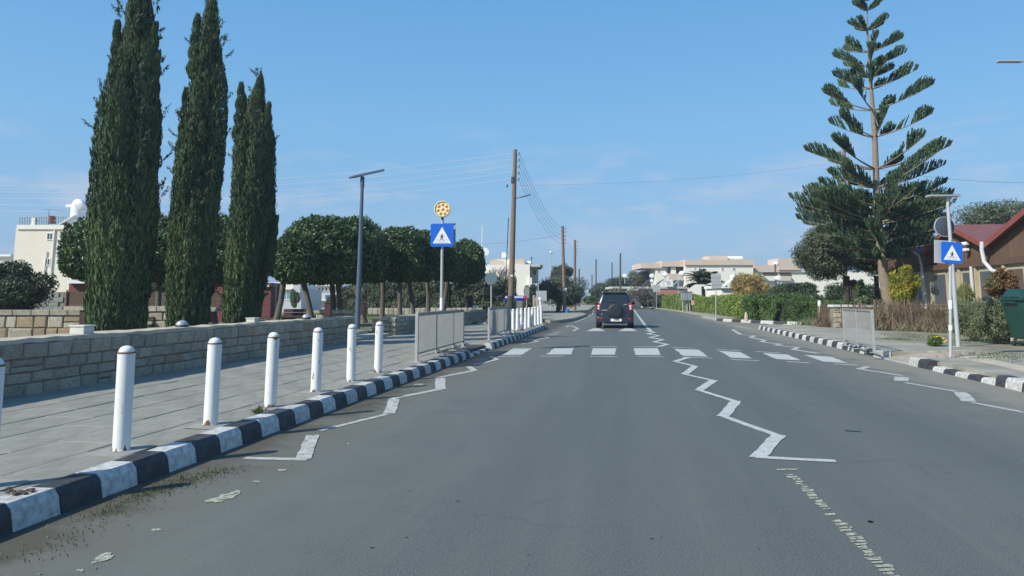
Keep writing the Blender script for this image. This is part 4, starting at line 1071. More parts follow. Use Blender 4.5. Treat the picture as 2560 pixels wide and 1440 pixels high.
def core_blob(c, r, flat=0.75, k=0.8, bump=0.08, power=2.0, seed=1.0, n=20, m=12):  # added solid dark core: blocks see-through, its colour stands for inner shade
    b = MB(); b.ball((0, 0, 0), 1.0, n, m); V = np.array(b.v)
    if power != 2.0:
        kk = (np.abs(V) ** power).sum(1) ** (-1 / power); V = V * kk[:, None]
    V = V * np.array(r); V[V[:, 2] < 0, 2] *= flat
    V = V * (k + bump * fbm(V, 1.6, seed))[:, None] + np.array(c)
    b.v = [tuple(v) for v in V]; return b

# ---------------------------------------------------------------- three tall cypresses
def cypress(label, prof, yd, seed, z0=0.24, n=42000, spires=()):
    rng = np.random.default_rng(seed)
    hs, cx, rr = [], [], []
    for v, a, c in prof:
        q0, q1 = Q(a, v, yd), Q(c, v, yd); hs.append(q0.z); cx.append((q0.x + q1.x) / 2); rr.append((q1.x - q0.x) / 2 * 0.95)
    hs, cx, rr = map(np.array, (hs[::-1], cx[::-1], rr[::-1]))
    hs = np.concatenate([[z0], hs]); cx = np.concatenate([[cx[0]], cx]); rr = np.concatenate([[rr[0] * .97], rr])
    t = thing('cypress_tree', label, 'cypress', (cx[0], yd, z0), 0, 'tall cypresses behind the footpath wall')
    dz = np.linspace(z0, hs[-1], 200); rs_ = np.interp(dz, hs, rr)
    H = hs[-1] - z0
    # the tree is a bundle of upright stems grown together: each its own foliage column with its own tip
    cols = [(0.0, 0.0, 0.70, 1.0)]
    nc = 11
    for k in range(nc):
        a = 2 * math.pi * k / nc + rng.uniform(-.2, .2)
        cols.append((a, rng.uniform(.52, .64), rng.uniform(.38, .48), rng.uniform(.42, .95)))
    for k in range(9):
        a = rng.uniform(0, 2 * math.pi); cols.append((a, rng.uniform(.62, .74), rng.uniform(.22, .34), rng.uniform(.25, .85)))
    SPV = []
    for (px_, vt_, rr_) in spires:
        q = Q(px_, vt_, yd); m = 2600; zz = 1.9 * rng.random(m) ** .8; th = rng.uniform(0, 2 * np.pi, m); x_in = float(np.interp(q.z - 1.9, hs, cx)); R = (.03 + rr_ * (zz / 1.9) ** .7) * (1 + .18 * np.sin(zz * 14 + th))
        xs_ = q.x + (q.x * .75 + x_in * .25 - q.x) * (zz / 1.9)
        C = np.stack([xs_ + np.cos(th) * R, yd - .12 + np.sin(th) * R, q.z - zz], 1); out = np.stack([np.cos(th), np.sin(th), np.zeros(m)], 1)
        SPV.append(leaves(C, np.array([0, 0, 1.0]) + out * .3 + rng.normal(size=(m, 3)) * .18, out + rng.normal(size=(m, 3)) * .5, rng.uniform(.08, .18, m), .032, rng, .3))
    wt = np.array([c[2] * c[3] for c in cols]); wt /= wt.sum(); VFs = []
    def axis(c, z):
        a, off, rf, hf = c; top = z0 + H * hf; R = np.interp(np.minimum(z, top), hs, rr); R0 = np.interp(z, hs, rr) if hf >= .999 else R
        tp = np.clip((top - z) / (1.5 * rf + .5), 0, 1) ** 0.65
        if hf >= .999: tp = np.clip((top - z) / .3, 0.25, 1)
        x = np.interp(np.minimum(z, top), hs, cx) + math.cos(a) * off * R; y = yd + math.sin(a) * off * R
        return x, y, R0 * rf * tp
    for c, w_ in zip(cols, wt):
        m = int(n * w_); top = z0 + H * c[3]
        zz = np.linspace(z0, top, 160); _, _, rz_ = axis(c, zz); pz = rz_ + .02; pz /= pz.sum()
        z = rng.choice(zz, size=m, p=pz) + rng.uniform(-.04, .04, m); th = rng.uniform(0, 2 * np.pi, m)
        ax_, ay_, R = axis(c, z)
        u = np.stack([np.cos(th) * 1.2 + c[0], np.sin(th) * 1.2, z * 0.55], 1)
        R = R * (1 + fbm(u * np.array([1, 1, 2.2]), 4.0, seed + c[0]) * .20 + fbm(u * np.array([1, 1, 2.2]), 9.0, seed + 3 * c[0]) * .10) * (1 - .18 * rng.random(m) ** 2.5)
        C = np.stack([ax_ + np.cos(th) * R, ay_ + np.sin(th) * R, z], 1)
        # leave out what lies deep inside the bundle
        X0 = np.interp(z, hs, cx); RR = np.interp(z, hs, rr); keep = np.hypot(C[:, 0] - X0, C[:, 1] - yd) > RR * .66; keep |= z > top - 1.0
        keep &= C[:, 1] < yd + RR * .8
        C = C[keep]; th = th[keep]; m = len(C)
        out = np.stack([np.cos(th), np.sin(th), np.zeros(m)], 1)
        D = np.array([0, 0, 1.0]) + out * rng.uniform(0.02, 0.45, m)[:, None] + rng.normal(size=(m, 3)) * 0.18
        VFs.append(leaves(C, D, out + rng.normal(size=(m, 3)) * .5, rng.uniform(0.08, 0.20, m), rng.uniform(0.022, 0.045, m), rng, 0.3))
    VF = join(VFs + SPV)
    # loose sprays that stick out of the outline
    sp_ = []
    for k in range(60):
        zz = rng.uniform(z0 + 1, hs[-1] - .2); a = rng.uniform(0, 2 * np.pi); r = np.interp(zz, hs, rr) * rng.uniform(.95, 1.06); xx = np.interp(zz, hs, cx)
        o = np.array([np.cos(a), np.sin(a), 0]); p = np.array([xx, yd, zz]) + o * r; m = 26
        s = rng.uniform(0, 1, m); dd = nrm((o * 0.65 + np.array([0, 0, 1.0]))[None] + rng.normal(size=(1, 3)) * .25)
        L_ = rng.uniform(.15, .38)
        CC = p + dd * (s * L_)[:, None] + rng.normal(size=(m, 3)) * 0.022
        sp_.append(leaves(CC, dd + rng.normal(size=(m, 3)) * 0.45, rng.normal(size=(m, 3)), 0.10, 0.028, rng))
    fpart('crown', join([VF] + sp_), M_cyp, t)
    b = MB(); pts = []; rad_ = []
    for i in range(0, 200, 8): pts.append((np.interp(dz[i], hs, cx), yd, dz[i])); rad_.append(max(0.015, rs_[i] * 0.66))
    b.tube(pts, rad_, 14); part('dark_core', b, M_cypcore, t, world=True)  # added dark tube behind the foliage blocks see-through, not real branches
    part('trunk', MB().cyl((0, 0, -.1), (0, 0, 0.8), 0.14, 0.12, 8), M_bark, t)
    return t
cypress('tallest and widest cypress, cut off by the top of the frame', [(-70, 340, 352), (-40, 326, 374), (0, 314, 388), (60, 300, 394), (150, 284, 402), (200, 274, 396), (250, 262, 404), (320, 246, 406), (400, 240, 400), (500, 232, 394), (600, 230, 386), (700, 226, 374), (815, 222, 360)], 17.5, 3, n=190000, spires=((300, 55, .16), (396, 60, .16), (402, 130, .16)))
cypress('middle cypress with a second small tip beside its top', [(-30, 525, 533), (0, 516, 545), (40, 502, 553), (100, 484, 560), (200, 466, 566), (300, 446, 568), (400, 438, 560), (500, 430, 548), (600, 421, 540), (700, 417, 532), (805, 418, 520)], 20.4, 8, n=150000, spires=((498, 38, .22), (470, 222, .2)))
cypress('shortest cypress with a forked pointed top', [(172, 650, 656), (210, 636, 664), (260, 606, 672), (300, 594, 684), (350, 583, 688), (450, 580, 686), (540, 574, 688), (600, 566, 676), (700, 560, 665), (800, 557, 648)], 23.4, 14, n=120000, spires=((606, 208, .24), (676, 258, .2), (696, 540, .14)))

# ---------------------------------------------------------------- clipped park trees
def park_tree(label, ux0, ux1, vt, vb, yd, trunks, seed, n=15000, z0=0.24, leaf=0.165, extra=None):
    rng = np.random.default_rng(seed)
    a, c = Q(ux0, (vt + vb) / 2, yd), Q(ux1, (vt + vb) / 2, yd); zt, zb_ = Q(0, vt, yd).z, Q(0, vb, yd).z
    rx = (c.x - a.x) / 2; cx = (a.x + c.x) / 2; rz = (zt - zb_) / 1.65; cz = zt - rz
    bt = P(*trunks[0][0], 0.24)
    base = Vector((Q(trunks[0][0][0], trunks[0][0][1], yd).x, yd, z0))
    t = thing('park_tree', label, 'tree', tuple(base), 0, 'clipped round crowned trees in the park')
    C_ = (cx, yd, cz); R_ = (rx, rx * 0.95, rz)
    VF = crown_leaves(rng, C_, R_, n, leaf, leaf * 0.48, (0.80, 1.03), 2.6, 0.65, 0.075, 3.8, -0.2, seed)
    fpart('crown', VF, M_fic, t)
    part('dark_core', core_blob(C_, R_, 0.65, 0.86, 0.03, 2.7, seed), M_ficcore, t, world=True)
    for (b0, b1) in trunks:
        p0 = Q(b0[0], b0[1], yd); p0.z = z0 - .05; p1 = Q(b1[0], b1[1] - 25, yd)
        mid = (p0 + p1) / 2 + Vector((rng.uniform(-.05, .05), rng.uniform(-.1, .1), 0))
        b = MB().tube([p0, p0 + Vector((0, 0, .1)), mid, p1], [0.17, 0.135, 0.11, 0.12], 9)
        part('trunk', b, M_bark, t, world=True, smooth=True)
        for k in range(3):
            ang = rng.uniform(0, 6.28); e = p1 + Vector((math.cos(ang) * rx * .6, math.sin(ang) * rx * .6, 0.45))
            st = p0 + (p1 - p0) * 0.78
            part('limb', MB().tube([st, (st + e) / 2 + Vector((0, 0, .12)), e], [0.07, 0.055, 0.04], 6), M_barkd, t, world=True)
    return t
park_tree('clipped tree with a domed crown, left of the tallest cypress', 170, 356, 545, 702, 28, [((300, 790), (285, 700))], 21, 20000)
park_tree('clipped tree showing between the tallest and the middle cypress', 340, 470, 543, 705, 31, [((395, 790), (400, 700))], 22, 12000)
park_tree('clipped tree showing between the middle and the shortest cypress', 490, 600, 540, 702, 34, [((538, 806), (530, 715))], 23)
park_tree('low left clipped tree of the big crown group, right beside the shortest cypress', 684, 790, 585, 708, 29.5, [((688, 800), (712, 705))], 24, 12000)
park_tree('largest clipped dome crown of the park group', 712, 900, 545, 708, 31, [((783, 796), (752, 705))], 25, 22000)
park_tree('clipped tree with a thick trunk behind the lamp post', 800, 962, 549, 708, 32.5, [((834, 794), (828, 700)), ((853, 794), (842, 705))], 26, 18000)
park_tree('clipped tree with a leaning trunk just right of the lamp post', 900, 972, 585, 704, 35, [((912, 800), (880, 705))], 27, 9000)
park_tree('clipped flat topped tree left of the crossing sign', 935, 1060, 571, 702, 37, [((955, 788), (957, 700)), ((1000, 787), (1000, 700))], 28, 16000)
park_tree('clipped tree behind the crossing sign', 1010, 1100, 577, 702, 38.5, [((1035, 786), (1020, 700))], 29, 12000)
park_tree('clipped tree just right of the crossing sign pole', 1075, 1165, 606, 702, 40, [((1070, 780), (1066, 700))], 30, 11000)
park_tree('last clipped tree of the park group, next to the white villa', 1118, 1211, 603, 708, 42, [((1106, 775), (1122, 700))], 31, 12000)

# ---------------------------------------------------------------- looser trees and shrubs
def bushy(name, label, cat, u0, u1, vt, vb, yd, m, seed, n=12000, leaf=0.14, asp=0.4, clumps=14, trunk=None, depth=0.8, z0=0.12, core=True, barkm=None, group=None, spread=0.36, cm=None, up=0.3, mi2=None):
    rng = np.random.default_rng(seed)
    a, c = Q(u0, vb, yd), Q(u1, vb, yd); zt, zb_ = Q(0, vt, yd).z, max(z0, Q(0, vb, yd).z)
    rx = (c.x - a.x) / 2; cx = (a.x + c.x) / 2; rz = (zt - zb_) / 2; cz = zb_ + rz; ry = rx * depth
    t = thing(name, label, cat, (cx, yd, z0), 0, group)
    ps = []
    for k in range(clumps):
        d = rng.normal(size=3); d /= np.linalg.norm(d); s = rng.uniform(0.35, 1 - spread * .9)
        cc = np.array([cx, yd, cz]) + d * np.array([rx, ry, rz]) * s
        rr = np.array([rx, ry, rz * 1.05]) * spread * rng.uniform(.8, 1.25)
        rr = np.maximum(rr, 0.12)
        ps.append(crown_leaves(rng, cc, rr, n // clumps, leaf, leaf * asp, (0.55, 1.1), 2.0, 0.9, 0.16, 3.0 / max(rx, .6), up, seed + k))
    fpart('crown', join(ps), m, t)
    if core: part('dark_core', core_blob((cx, yd, cz), (rx, ry, rz), 0.95, 0.52, 0.10, 2.0, seed), cm or M_ficcore, t, world=True)
    if trunk:
        for (tb_, tt_, r) in trunk:
            p0 = Q(*tb_, yd); p0.z = z0 - .05; p1 = Q(*tt_, yd)
            part('trunk', MB().tube([p0, (p0 + p1) / 2 + Vector((rng.uniform(-.1, .1), 0, 0)), p1], [r * 1.15, r * .9, r * .8], 9), barkm or M_barkd, t, world=True, smooth=True)
    return t
bushy('round_tree', 'dark round leafed tree at the frame edge before the block wall', 'tree', -110, 124, 640, 800, 29, M_oak, 40, 26000, 0.13, .5, 22, [((30, 790), (40, 740), .12)], z0=0.24)
bushy('shrub', 'olive green shrub before the grey house between the park trunks', 'shrub', 722, 752, 722, 772, 66, M_weed, 90, 4000, .16, .4, 10)
bushy('shrub', 'dark bush between the long blue grey house and the dark hedge', 'shrub', 812, 880, 722, 775, 62, M_olive, 91, 7000, .17, .35, 14)
bushy('shrub', 'bright green shrub above the slat fence', 'shrub', 370, 450, 700, 735, 35, M_hedge, 41, 3500, 0.13, .5, 8)
bushy('shrub', 'green shrub beside the low red house wall', 'shrub', 208, 250, 716, 745, 36, M_hedge, 42, 1500, 0.12, .5, 5)
# dark hedge behind the park
def hedge(name, label, cat, pts, hgt, wid, m, seed, n, leaf=0.12, wob=0.16, z0=0.12, cm=None, group=None, mats2=None, asp=.45):
    """hedge along world points, leaves on top and both sides"""
    rng = np.random.default_rng(seed); pts = [Vector(p) for p in pts]
    seg = [(pts[i + 1] - pts[i]).length for i in range(len(pts) - 1)]; tot = sum(seg)
    t = thing(name, label, cat, (pts[0].x, pts[0].y, z0), 0, group)
    s = rng.uniform(0, tot, n); idx = np.searchsorted(np.cumsum(seg), s); idx = np.minimum(idx, len(seg) - 1)
    cum = np.concatenate([[0], np.cumsum(seg)]); f = (s - cum[idx]) / np.array(seg)[idx]
    A = np.array([list(p) for p in pts]); B0, B1 = A[idx], A[idx + 1]; c = B0 + (B1 - B0) * f[:, None]
    d = nrm(B1 - B0); nn = np.stack([-d[:, 1], d[:, 0], 0 * s], 1)
    hh = np.interp(s, cum, hgt) if hasattr(hgt, '__len__') else np.full(n, hgt)
    kind = rng.random(n); side = rng.choice([-1, 1], n)
    top = kind < 0.35
    w = wid / 2
    off = np.where(top, rng.uniform(-w, w, n), side * w); z = np.where(top, hh, rng.uniform(0, 1, n) * hh)
    P0 = c + nn * off[:, None]; P0[:, 2] = z0 + z
    lump = fbm(P0, 1.3, seed) * wob + fbm(P0, 3.7, seed + 1) * wob * .5
    N = np.where(top[:, None], np.array([[0, 0, 1.0]]), nn * side[:, None])
    C = P0 + N * (lump - rng.random(n) ** 2 * 0.22)[:, None] + rng.normal(size=(n, 3)) * 0.03
    edge = (np.abs(off) > w * .8) & top; C[edge, 2] -= 0.08
    VF = leaves(C, rng.normal(size=(n, 3)) + np.array([0, 0, .8]), N + rng.normal(size=(n, 3)) * .6, leaf * rng.uniform(.6, 1.3, n), leaf * asp, rng)
    fpart('foliage', VF, m, t)
    b = MB(); hs_ = list(hgt) if hasattr(hgt, '__len__') else [hgt] * len(pts)
    for i in range(len(pts) - 1):
        dd = (pts[i + 1] - pts[i]).normalized(); q = Vector((-dd.y, dd.x, 0)) * (w - .32)
        a0, a1 = pts[i], pts[i + 1]; h0, h1 = hs_[i] - .34, hs_[i + 1] - .34
        vs = [(*(a0 + q)[:2], z0), (*(a0 - q)[:2], z0), (*(a1 - q)[:2], z0), (*(a1 + q)[:2], z0), (*(a0 + q)[:2], z0 + h0), (*(a0 - q)[:2], z0 + h0), (*(a1 - q)[:2], z0 + h1), (*(a1 + q)[:2], z0 + h1)]
        b.add(vs, [(0, 3, 2, 1), (4, 5, 6, 7), (0, 1, 5, 4), (1, 2, 6, 5), (2, 3, 7, 6), (3, 0, 4, 7)])
    part('dark_core', b, cm or M_ficcore, t, world=True)  # added dark filling blocks the view through the hedge leaves
    return t
def hq(u, v, y): q = Q(u, v, y); return (q.x, q.y, 0)
hedge('boundary_hedge', 'long dark hedge behind the white stone base beyond the park trees', 'hedge', [hq(862, 760, 55), hq(930, 760, 54), hq(1130, 760, 52), hq(1290, 760, 52)], [1.9, 2.3, 2.6, 2.5], 1.6, M_olive, 50, 34000, 0.17, .35, z0=0.1)
lw_ = thing('stone_wall', 'low white stone base wall below the long dark hedge', 'wall', tuple(Q(920, 788, 48)))
A, B = Q(925, 789, 48), Q(1212, 789, 48); lw_.location.z = .24
hh = Q(0, 770, 48).z
n_ = 22
for i in range(n_):
    w_ = (B.x - A.x) / n_
    part('stone', MB().box((w_ * (i + .5), rs.uniform(-.02, .02), (hh - .24) / 2), (w_ - .03, 0.4, hh - .24 + rs.uniform(-.03, .03))), M_st[3], lw_, bevel=0.02)
bushy('olive_tree', 'wide grey green olive tree left of the two brown poles', 'tree', 1322, 1475, 672, 790, 70, M_olive, 51, 16000, 0.24, .3, 26, [((1395, 785), (1395, 730), .2)], depth=.6)
bushy('olive_tree', 'upper olive crown rising behind the brown pole', 'tree', 1370, 1436, 650, 715, 78, M_olive, 52, 6000, 0.24, .3, 12, [((1400, 785), (1400, 700), .2)])
bushy('shrub', 'small round pale green shrub by the cross road', 'shrub', 1454, 1498, 738, 764, 84, M_hedge, 53, 3500, 0.2, .4, 8)
bushy('far_tree', 'broad far olive tree behind the black car', 'tree', 1555, 1640, 668, 735, 125, M_olive, 54, 7000, 0.32, .35, 14)
bushy('far_tree', 'rough far tree left of the car roof', 'tree', 1500, 1580, 680, 745, 121, M_oak, 55, 7000, 0.32, .35, 14)
bushy('far_tree', 'low far shrubs filling the bend of the road', 'tree', 1470, 1540, 705, 762, 112, M_olive, 56, 5000, 0.3, .35, 12)
bushy('shrub', 'dark shrub before the pergola next to the car', 'shrub', 1580, 1650, 735, 770, 96, M_oak, 57, 4000, 0.24, .4, 10)
bushy('shrub', 'green shrub between pergola and grey cabinet', 'shrub', 1622, 1668, 728, 772, 94, M_oak, 58, 3500, 0.2, .4, 8)
bushy('tall_bush', 'dark bush beside the white villa, right of its wall', 'shrub', 1300, 1345, 700, 790, 60, M_oak, 59, 5000, 0.18, .4, 10)
# hedges on the right side
hl = [P(1668, 774.5, .12), P(1712, 781, .12)]
hedge('roadside_hedge', 'short bright hedge stretch left of the grey cabinets', 'hedge', [(P(1652, 773)[0] + .9, P(1652, 773)[1], 0), (P(1690, 778)[0] + .9, P(1690, 778)[1], 0), (P(1714, 782)[0] + .9, P(1714, 782)[1], 0)], [1.5, 1.7, 1.4], 1.6, M_hedgey, 60, 18000, .17, .2)
hedge('roadside_hedge', 'long hedge of yellow green foliage between the cabinets and the sign post', 'hedge', [(P(1736, 783)[0] + .9, P(1736, 783)[1], 0), (P(1790, 791)[0] + .9, P(1790, 791)[1], 0), (P(1862, 803)[0] + .9, P(1862, 803)[1] + .5, 0)], [1.15, 1.4, 1.3], 1.8, M_hedgey, 61, 44000, .13, .2)
hedge('roadside_hedge', 'dark green clipped hedge at the corner of the side road', 'hedge', [(P(1866, 803)[0] + .9, P(1866, 803)[1] + .5, 0), (P(1930, 808)[0] + .3, P(1930, 808)[1] + 1.0, 0), (P(1990, 810)[0], P(1990, 810)[1] + 1.0, 0), (19.5, 38.0, 0)], [1.35, 1.2, 1.1, 1.05], 1.8, M_hedge, 62, 60000, .12, .2)
bushy('shrub', 'tall green hedge shrub rising above the corner hedge', 'shrub', 1880, 2080, 725, 775, 48, M_hedge, 63, 9000, .16, .4, 16, depth=.3)
bushy('shrub', 'dark mass of shrubs behind the corner hedge', 'shrub', 1915, 2075, 700, 755, 56, M_oak, 64, 9000, .2, .4, 14, depth=.4)
bushy('orange_shrub', 'dome shaped shrub with orange brown foliage above the hedge', 'shrub', 1818, 1930, 680, 765, 62, M_orange, 65, 16000, .26, .18, 26, cm=mat('orange_inner', (.10, .06, .02), .95), up=1.5)
bushy('garden_tree', 'large grey green evergreen tree behind the araucaria', 'tree', 1976, 2150, 556, 712, 39, M_olive, 66, 30000, .14, .38, 34, [((2118, 790), (2116, 690), .2), ((2152, 790), (2132, 700), .2)], depth=.8, cm=mat('evergreen_inner', (.022, .03, .022), .95))
bushy('garden_tree', 'dark evergreen crown right behind the araucaria trunk', 'tree', 2100, 2260, 575, 705, 41, M_oak, 67, 16000, .16, .38, 22, [((2190, 790), (2190, 690), .15)])
bushy('garden_tree', 'dark tree crown between the araucaria and the red roofs', 'tree', 2240, 2345, 545, 660, 50, M_oak, 68, 9000, .2, .38, 16)
bushy('far_tree', 'big olive tree rising behind the red roof at the frame edge', 'tree', 2368, 2660, 492, 640, 56, M_olive, 69, 22000, .24, .32, 30, depth=.5)
bushy('golden_shrub', 'yellow green conifer shrub beside the araucaria trunk', 'shrub', 2226, 2308, 652, 775, 32.3, M_yell, 70, 12000, .12, .4, 26, cm=mat('golden_inner', (.03, .035, .012), .95), spread=.26)
bushy('shrub', 'reddish green shrub before the chalet gable end', 'shrub', 2465, 2560, 668, 760, 24.5, mat('red_green_leaf', (.10, .11, .035), .6, col2=(.20, .085, .03), scale=1.5, island=.35, trans=.1), 71, 8000, .085, .42, 30, z0=.15, spread=.26, core=False)
bushy('shrub', 'dry green shrub low behind the reed fence', 'shrub', 2140, 2215, 730, 790, 33.5, M_weed, 72, 4500, .1, .4, 12)
bushy('grass_clump', 'arching pale green grass clump against the chalet wall', 'plant', 2392, 2440, 715, 765, 28.5, mat('pampas_leaf', (.19, .21, .08), .7, island=.3, trans=.1), 73, 1800, .42, .06, 8, up=2.5, core=False)
bushy('shrub', 'dark shrubs filling the garden behind the stone pillar', 'shrub', 2050, 2240, 690, 790, 46, M_oak, 80, 16000, .17, .4, 24, depth=.4)
bushy('shrub', 'pale green upright shrub between the two dark garden trunks', 'shrub', 2144, 2170, 695, 760, 37, M_hedge, 81, 1500, .14, .3, 6, core=False)
bushy('shrub', 'overgrown shrub in front of the long low white house', 'shrub', 1500, 1602, 716, 768, 99, M_weed, 82, 9000, .2, .4, 12)
# wild bush by the bin
bushy('wild_bush', 'sprawling wild grey green bush beside the green bin', 'shrub', 2432, 2600, 735, 872, 20.5, M_weed, 74, 42000, .075, .28, 70, z0=.15, cm=mat('weed_inner', (.05, .055, .03), .95), spread=.28, up=1.0)
bushy('wild_bush', 'lower part of wild weeds left of the bin', 'shrub', 2372, 2500, 748, 866, 21.8, M_weed, 75, 26000, .085, .22, 50, z0=.15, core=False, up=1.4)
# marigolds
mg = bushy('flower_clump', 'small clump of yellow flowers on the dusty verge', 'flowers', 2320, 2362, 842, 866, P(2340, 866, .15).y, M_hedge, 76, 900, .07, .4, 8, z0=.155, core=False)
rng = np.random.default_rng(5); fb = MB()
M_flower = mat('yellow_petal', (0.75, 0.50, 0.03), .6)
for k in range(16):
    q = Q(rng.uniform(2321, 2362), rng.uniform(841, 856), P(2340, 866, .15).y); q.y += rng.uniform(-.1, .1)
    f = part('flower', MB().ball(tuple(q), (0.034, 0.034, 0.02), 7, 4), M_flower, mg, world=True)

# ---------------------------------------------------------------- palm
rng = np.random.default_rng(9)
M_palm = leafmat('palm_leaf', (0.13, 0.175, 0.085), .3, .1, .5)
yd = 72.0; pc_ = Q(1758, 714, yd)
t = thing('palm_tree', 'palm with feathery fronds above the yellow green hedge', 'palm', (pc_.x, yd, .12))
part('trunk', MB().tube([(0, 0, -.1), (0, 0, pc_.z - .2)], [.22, .17], 10), M_bark, t)
for k in range(34):
    az = k * 2.4 + rng.uniform(-.2, .2); el = rng.uniform(0.25, 1.5); L_ = rng.uniform(1.7, 2.2)
    pts = []; p = np.array([0, 0, pc_.z - .12]); e = el
    for i in range(9):
        pts.append(p.copy()); p = p + np.array([math.cos(az) * math.cos(e), math.sin(az) * math.cos(e), math.sin(e)]) * L_ / 8; e -= 0.16
    pts = np.array(pts); s = rng.uniform(0.10, 1, 130) * 8; i0 = np.minimum(s.astype(int), 7); C = pts[i0] + (pts[i0 + 1] - pts[i0]) * (s - i0)[:, None]
    d = nrm(pts[i0 + 1] - pts[i0]); side = rng.choice([-1, 1], 130)[:, None] * np.cross(d, np.array([0, 0, 1.0]))
    D = nrm(side) + d * .8 + np.array([0, 0, -.25]); V, F = leaves(C + nrm(D) * .16, D, np.array([[0, 0, 1.0]]) + rng.normal(size=(130, 3)) * .3, .62, .10, rng)
    o = link('frond', arr_mesh('frond', V, F, M_palm), t)

# ---------------------------------------------------------------- araucaria
M_arau = leafmat('araucaria_needles', (0.095, 0.165, 0.080), 0.35, 0.10, 0.65, (0.060, 0.10, 0.062), 1.5)
yd = 34.0
rng = np.random.default_rng(77)
tb0 = Q(2226, 770, yd); base = Vector((tb0.x, yd, HP))
at_ = thing('araucaria_tree', 'tall araucaria pine with tiers of upswept branches and a bare pale trunk', 'conifer', tuple(base))
tpts = [(2228, 800), (2224, 765), (2210, 690), (2200, 610), (2195, 540), (2191, 473), (2187, 343), (2178, 222), (2172, 130), (2168, 77), (2168, 8)]
tw = [Q(u, v, yd) for u, v in tpts]; tw[0].z = HP - .05
tr_ = [0.30, .27, .235, .20, .17, .15, .125, .085, .06, .045, .02]
part('trunk', MB().tube(tw, tr_, 12), M_barka, at_, True, world=True)
def trunk_at(v):
    vv = [p[1] for p in tpts][::-1]; return Vector((np.interp(Q(0, v, yd).z, [p.z for p in tw], [p.x for p in tw]), yd, Q(0, v, yd).z))
pxm = yd / FPX
RISE = .85
whorls = [(2, 18, 18, .8), (26, 34, 38, .6), (76, 44, 55, .5), (130, 64, 84, .42), (166, 84, 94, .38), (194, 50, 60, .45), (222, 98, 112, .40), (276, 122, 142, .42), (343, 118, 132, .45), (423, 168, 172, .36), (470, 125, 178, .40), (516, 170, 168, .38), (556, 205, 178, .32), (538, 200, 180, .32), (562, 195, 175, .28), (582, 190, 160, .22), (602, 160, 150, .18), (628, 125, 120, .12), (650, 70, 70, .1)]
up_v = np.array([0, 0, 1.0])
for wi, (v, ll, lr, rise) in enumerate(whorls):
    o = trunk_at(v); nb_ = 5 if wi < 8 else 6 if wi < 11 else 8; a0 = rng.uniform(0, 1.0)
    for k in range(nb_):
        az = a0 + k * 2 * math.pi / nb_ + rng.uniform(-.18, .18); az = az - 0.28 * math.sin(2 * az)
        cxx = math.cos(az); px_l = lr if cxx > 0 else ll
        L_ = px_l * pxm * rng.uniform(0.88, 1.05)
        if k in (0,) and wi > 2: L_ *= rng.uniform(.55, .8)
        h_out = np.array([math.cos(az), math.sin(az), 0])
        pts = []
        for i in range(9):
            s = i / 8; pts.append(np.array(o) + h_out * (L_ * s) + up_v * L_ * (RISE * rise * (0.55 * s + 0.45 * s ** 2.0)))
        pts = np.array(pts)
        bo = part('branch', MB().tube([tuple(p) for p in pts], [0.036 * (1 - .75 * i / 8) * (0.55 + L_ / 4) for i in range(9)], 5), M_barka, at_, world=True)
        # upswept branchlets, tufted with needles
        s_from = (0.40 if L_ > 2.0 else 0.22 if L_ > 1 else 0.04) + rng.uniform(-.05, .12)
        if wi > 9: s_from = 0.10
        nbl = int(30 + 22 * L_)
        ss = np.sort(rng.uniform(s_from, 1.0, nbl)); ss = np.concatenate([ss, np.full(3, 1.0)]); nbl = len(ss)
        gap0 = rng.uniform(.45, .75) if rng.random() < .3 and L_ > 1.8 else -1
        Cs, Ds, Ns, Ln = [], [], [], []
        for s in ss:
            if gap0 > 0 and gap0 < s < gap0 + .1: continue
            i0 = min(int(s * 8), 7); p = pts[i0] + (pts[i0 + 1] - pts[i0]) * (s * 8 - i0); d = pts[i0 + 1] - pts[i0]; d = d / np.linalg.norm(d)
            side = np.cross(d, up_v); side /= np.linalg.norm(side)
            ph = rng.uniform(-0.55, .55); bl = (0.15 + 0.50 * math.sin(math.pi * min(1, (s - s_from) / (1.02 - s_from) * .9 + .08))) * min(1.15, .55 + L_ * .28) * rng.uniform(.8, 1.15)
            dr_ = d * 0.50 + up_v * math.cos(ph) * 0.95 + side * math.sin(ph) * 1.0
            m = 9
            q = p.copy()
            for j in range(m):
                f = j / m; dd = dr_ * (1 - f * .25) + up_v * f * .5 + d * f * .35; dd = dd / np.linalg.norm(dd); q2 = q + dd * bl / m
                for _ in range(2): Cs.append((q + q2) / 2); Ds.append(dd + rng.normal(size=3) * .22); Ns.append(rng.normal(size=3)); Ln.append(bl / m * 1.9)
                q = q2
        if Cs:
            C = np.array(Cs); n = len(C)
            V, F = leaves(C, np.array(Ds), np.array(Ns), np.array(Ln), 0.052, rng, .35)
            org = np.array(at_.location); lo = link('needles', arr_mesh('needles', V - org, F, M_arau), bo)

# ---------------------------------------------------------------- ground cover, weeds, grass
def tufts(name, label, polys, n, m, h, w, seed, z0=0.0, cat='grass'):
    """blades scattered over pixel polygons given as (u0,u1,v0,v1) line bands"""
    rng = np.random.default_rng(seed); C = []
    for (a, c, sp_, k) in polys:
        a = np.array(P(*a, z0)); c = np.array(P(*c, z0)); s = rng.random(k); s = s + 0.03 * np.sin(s * 40)
        C.append(a + (c - a) * s[:, None] + rng.normal(size=(k, 3)) * np.array([sp_, sp_, 0]) * (0.5 + rng.random((k, 1))))
    C = np.concatenate(C); n = len(C); hh = h * rng.uniform(.4, 1.3, n); D = np.array([0, 0, 1.0]) + rng.normal(size=(n, 3)) * .55; D[:, 2] = np.abs(D[:, 2]) + .2
    C[:, 2] = z0 + hh * .35
    V, F = leaves(C, D, rng.normal(size=(n, 3)), hh, w, rng)
    o = link(name, arr_mesh(name, V, F, m)); o['kind'] = 'stuff'; o['label'] = label; return o
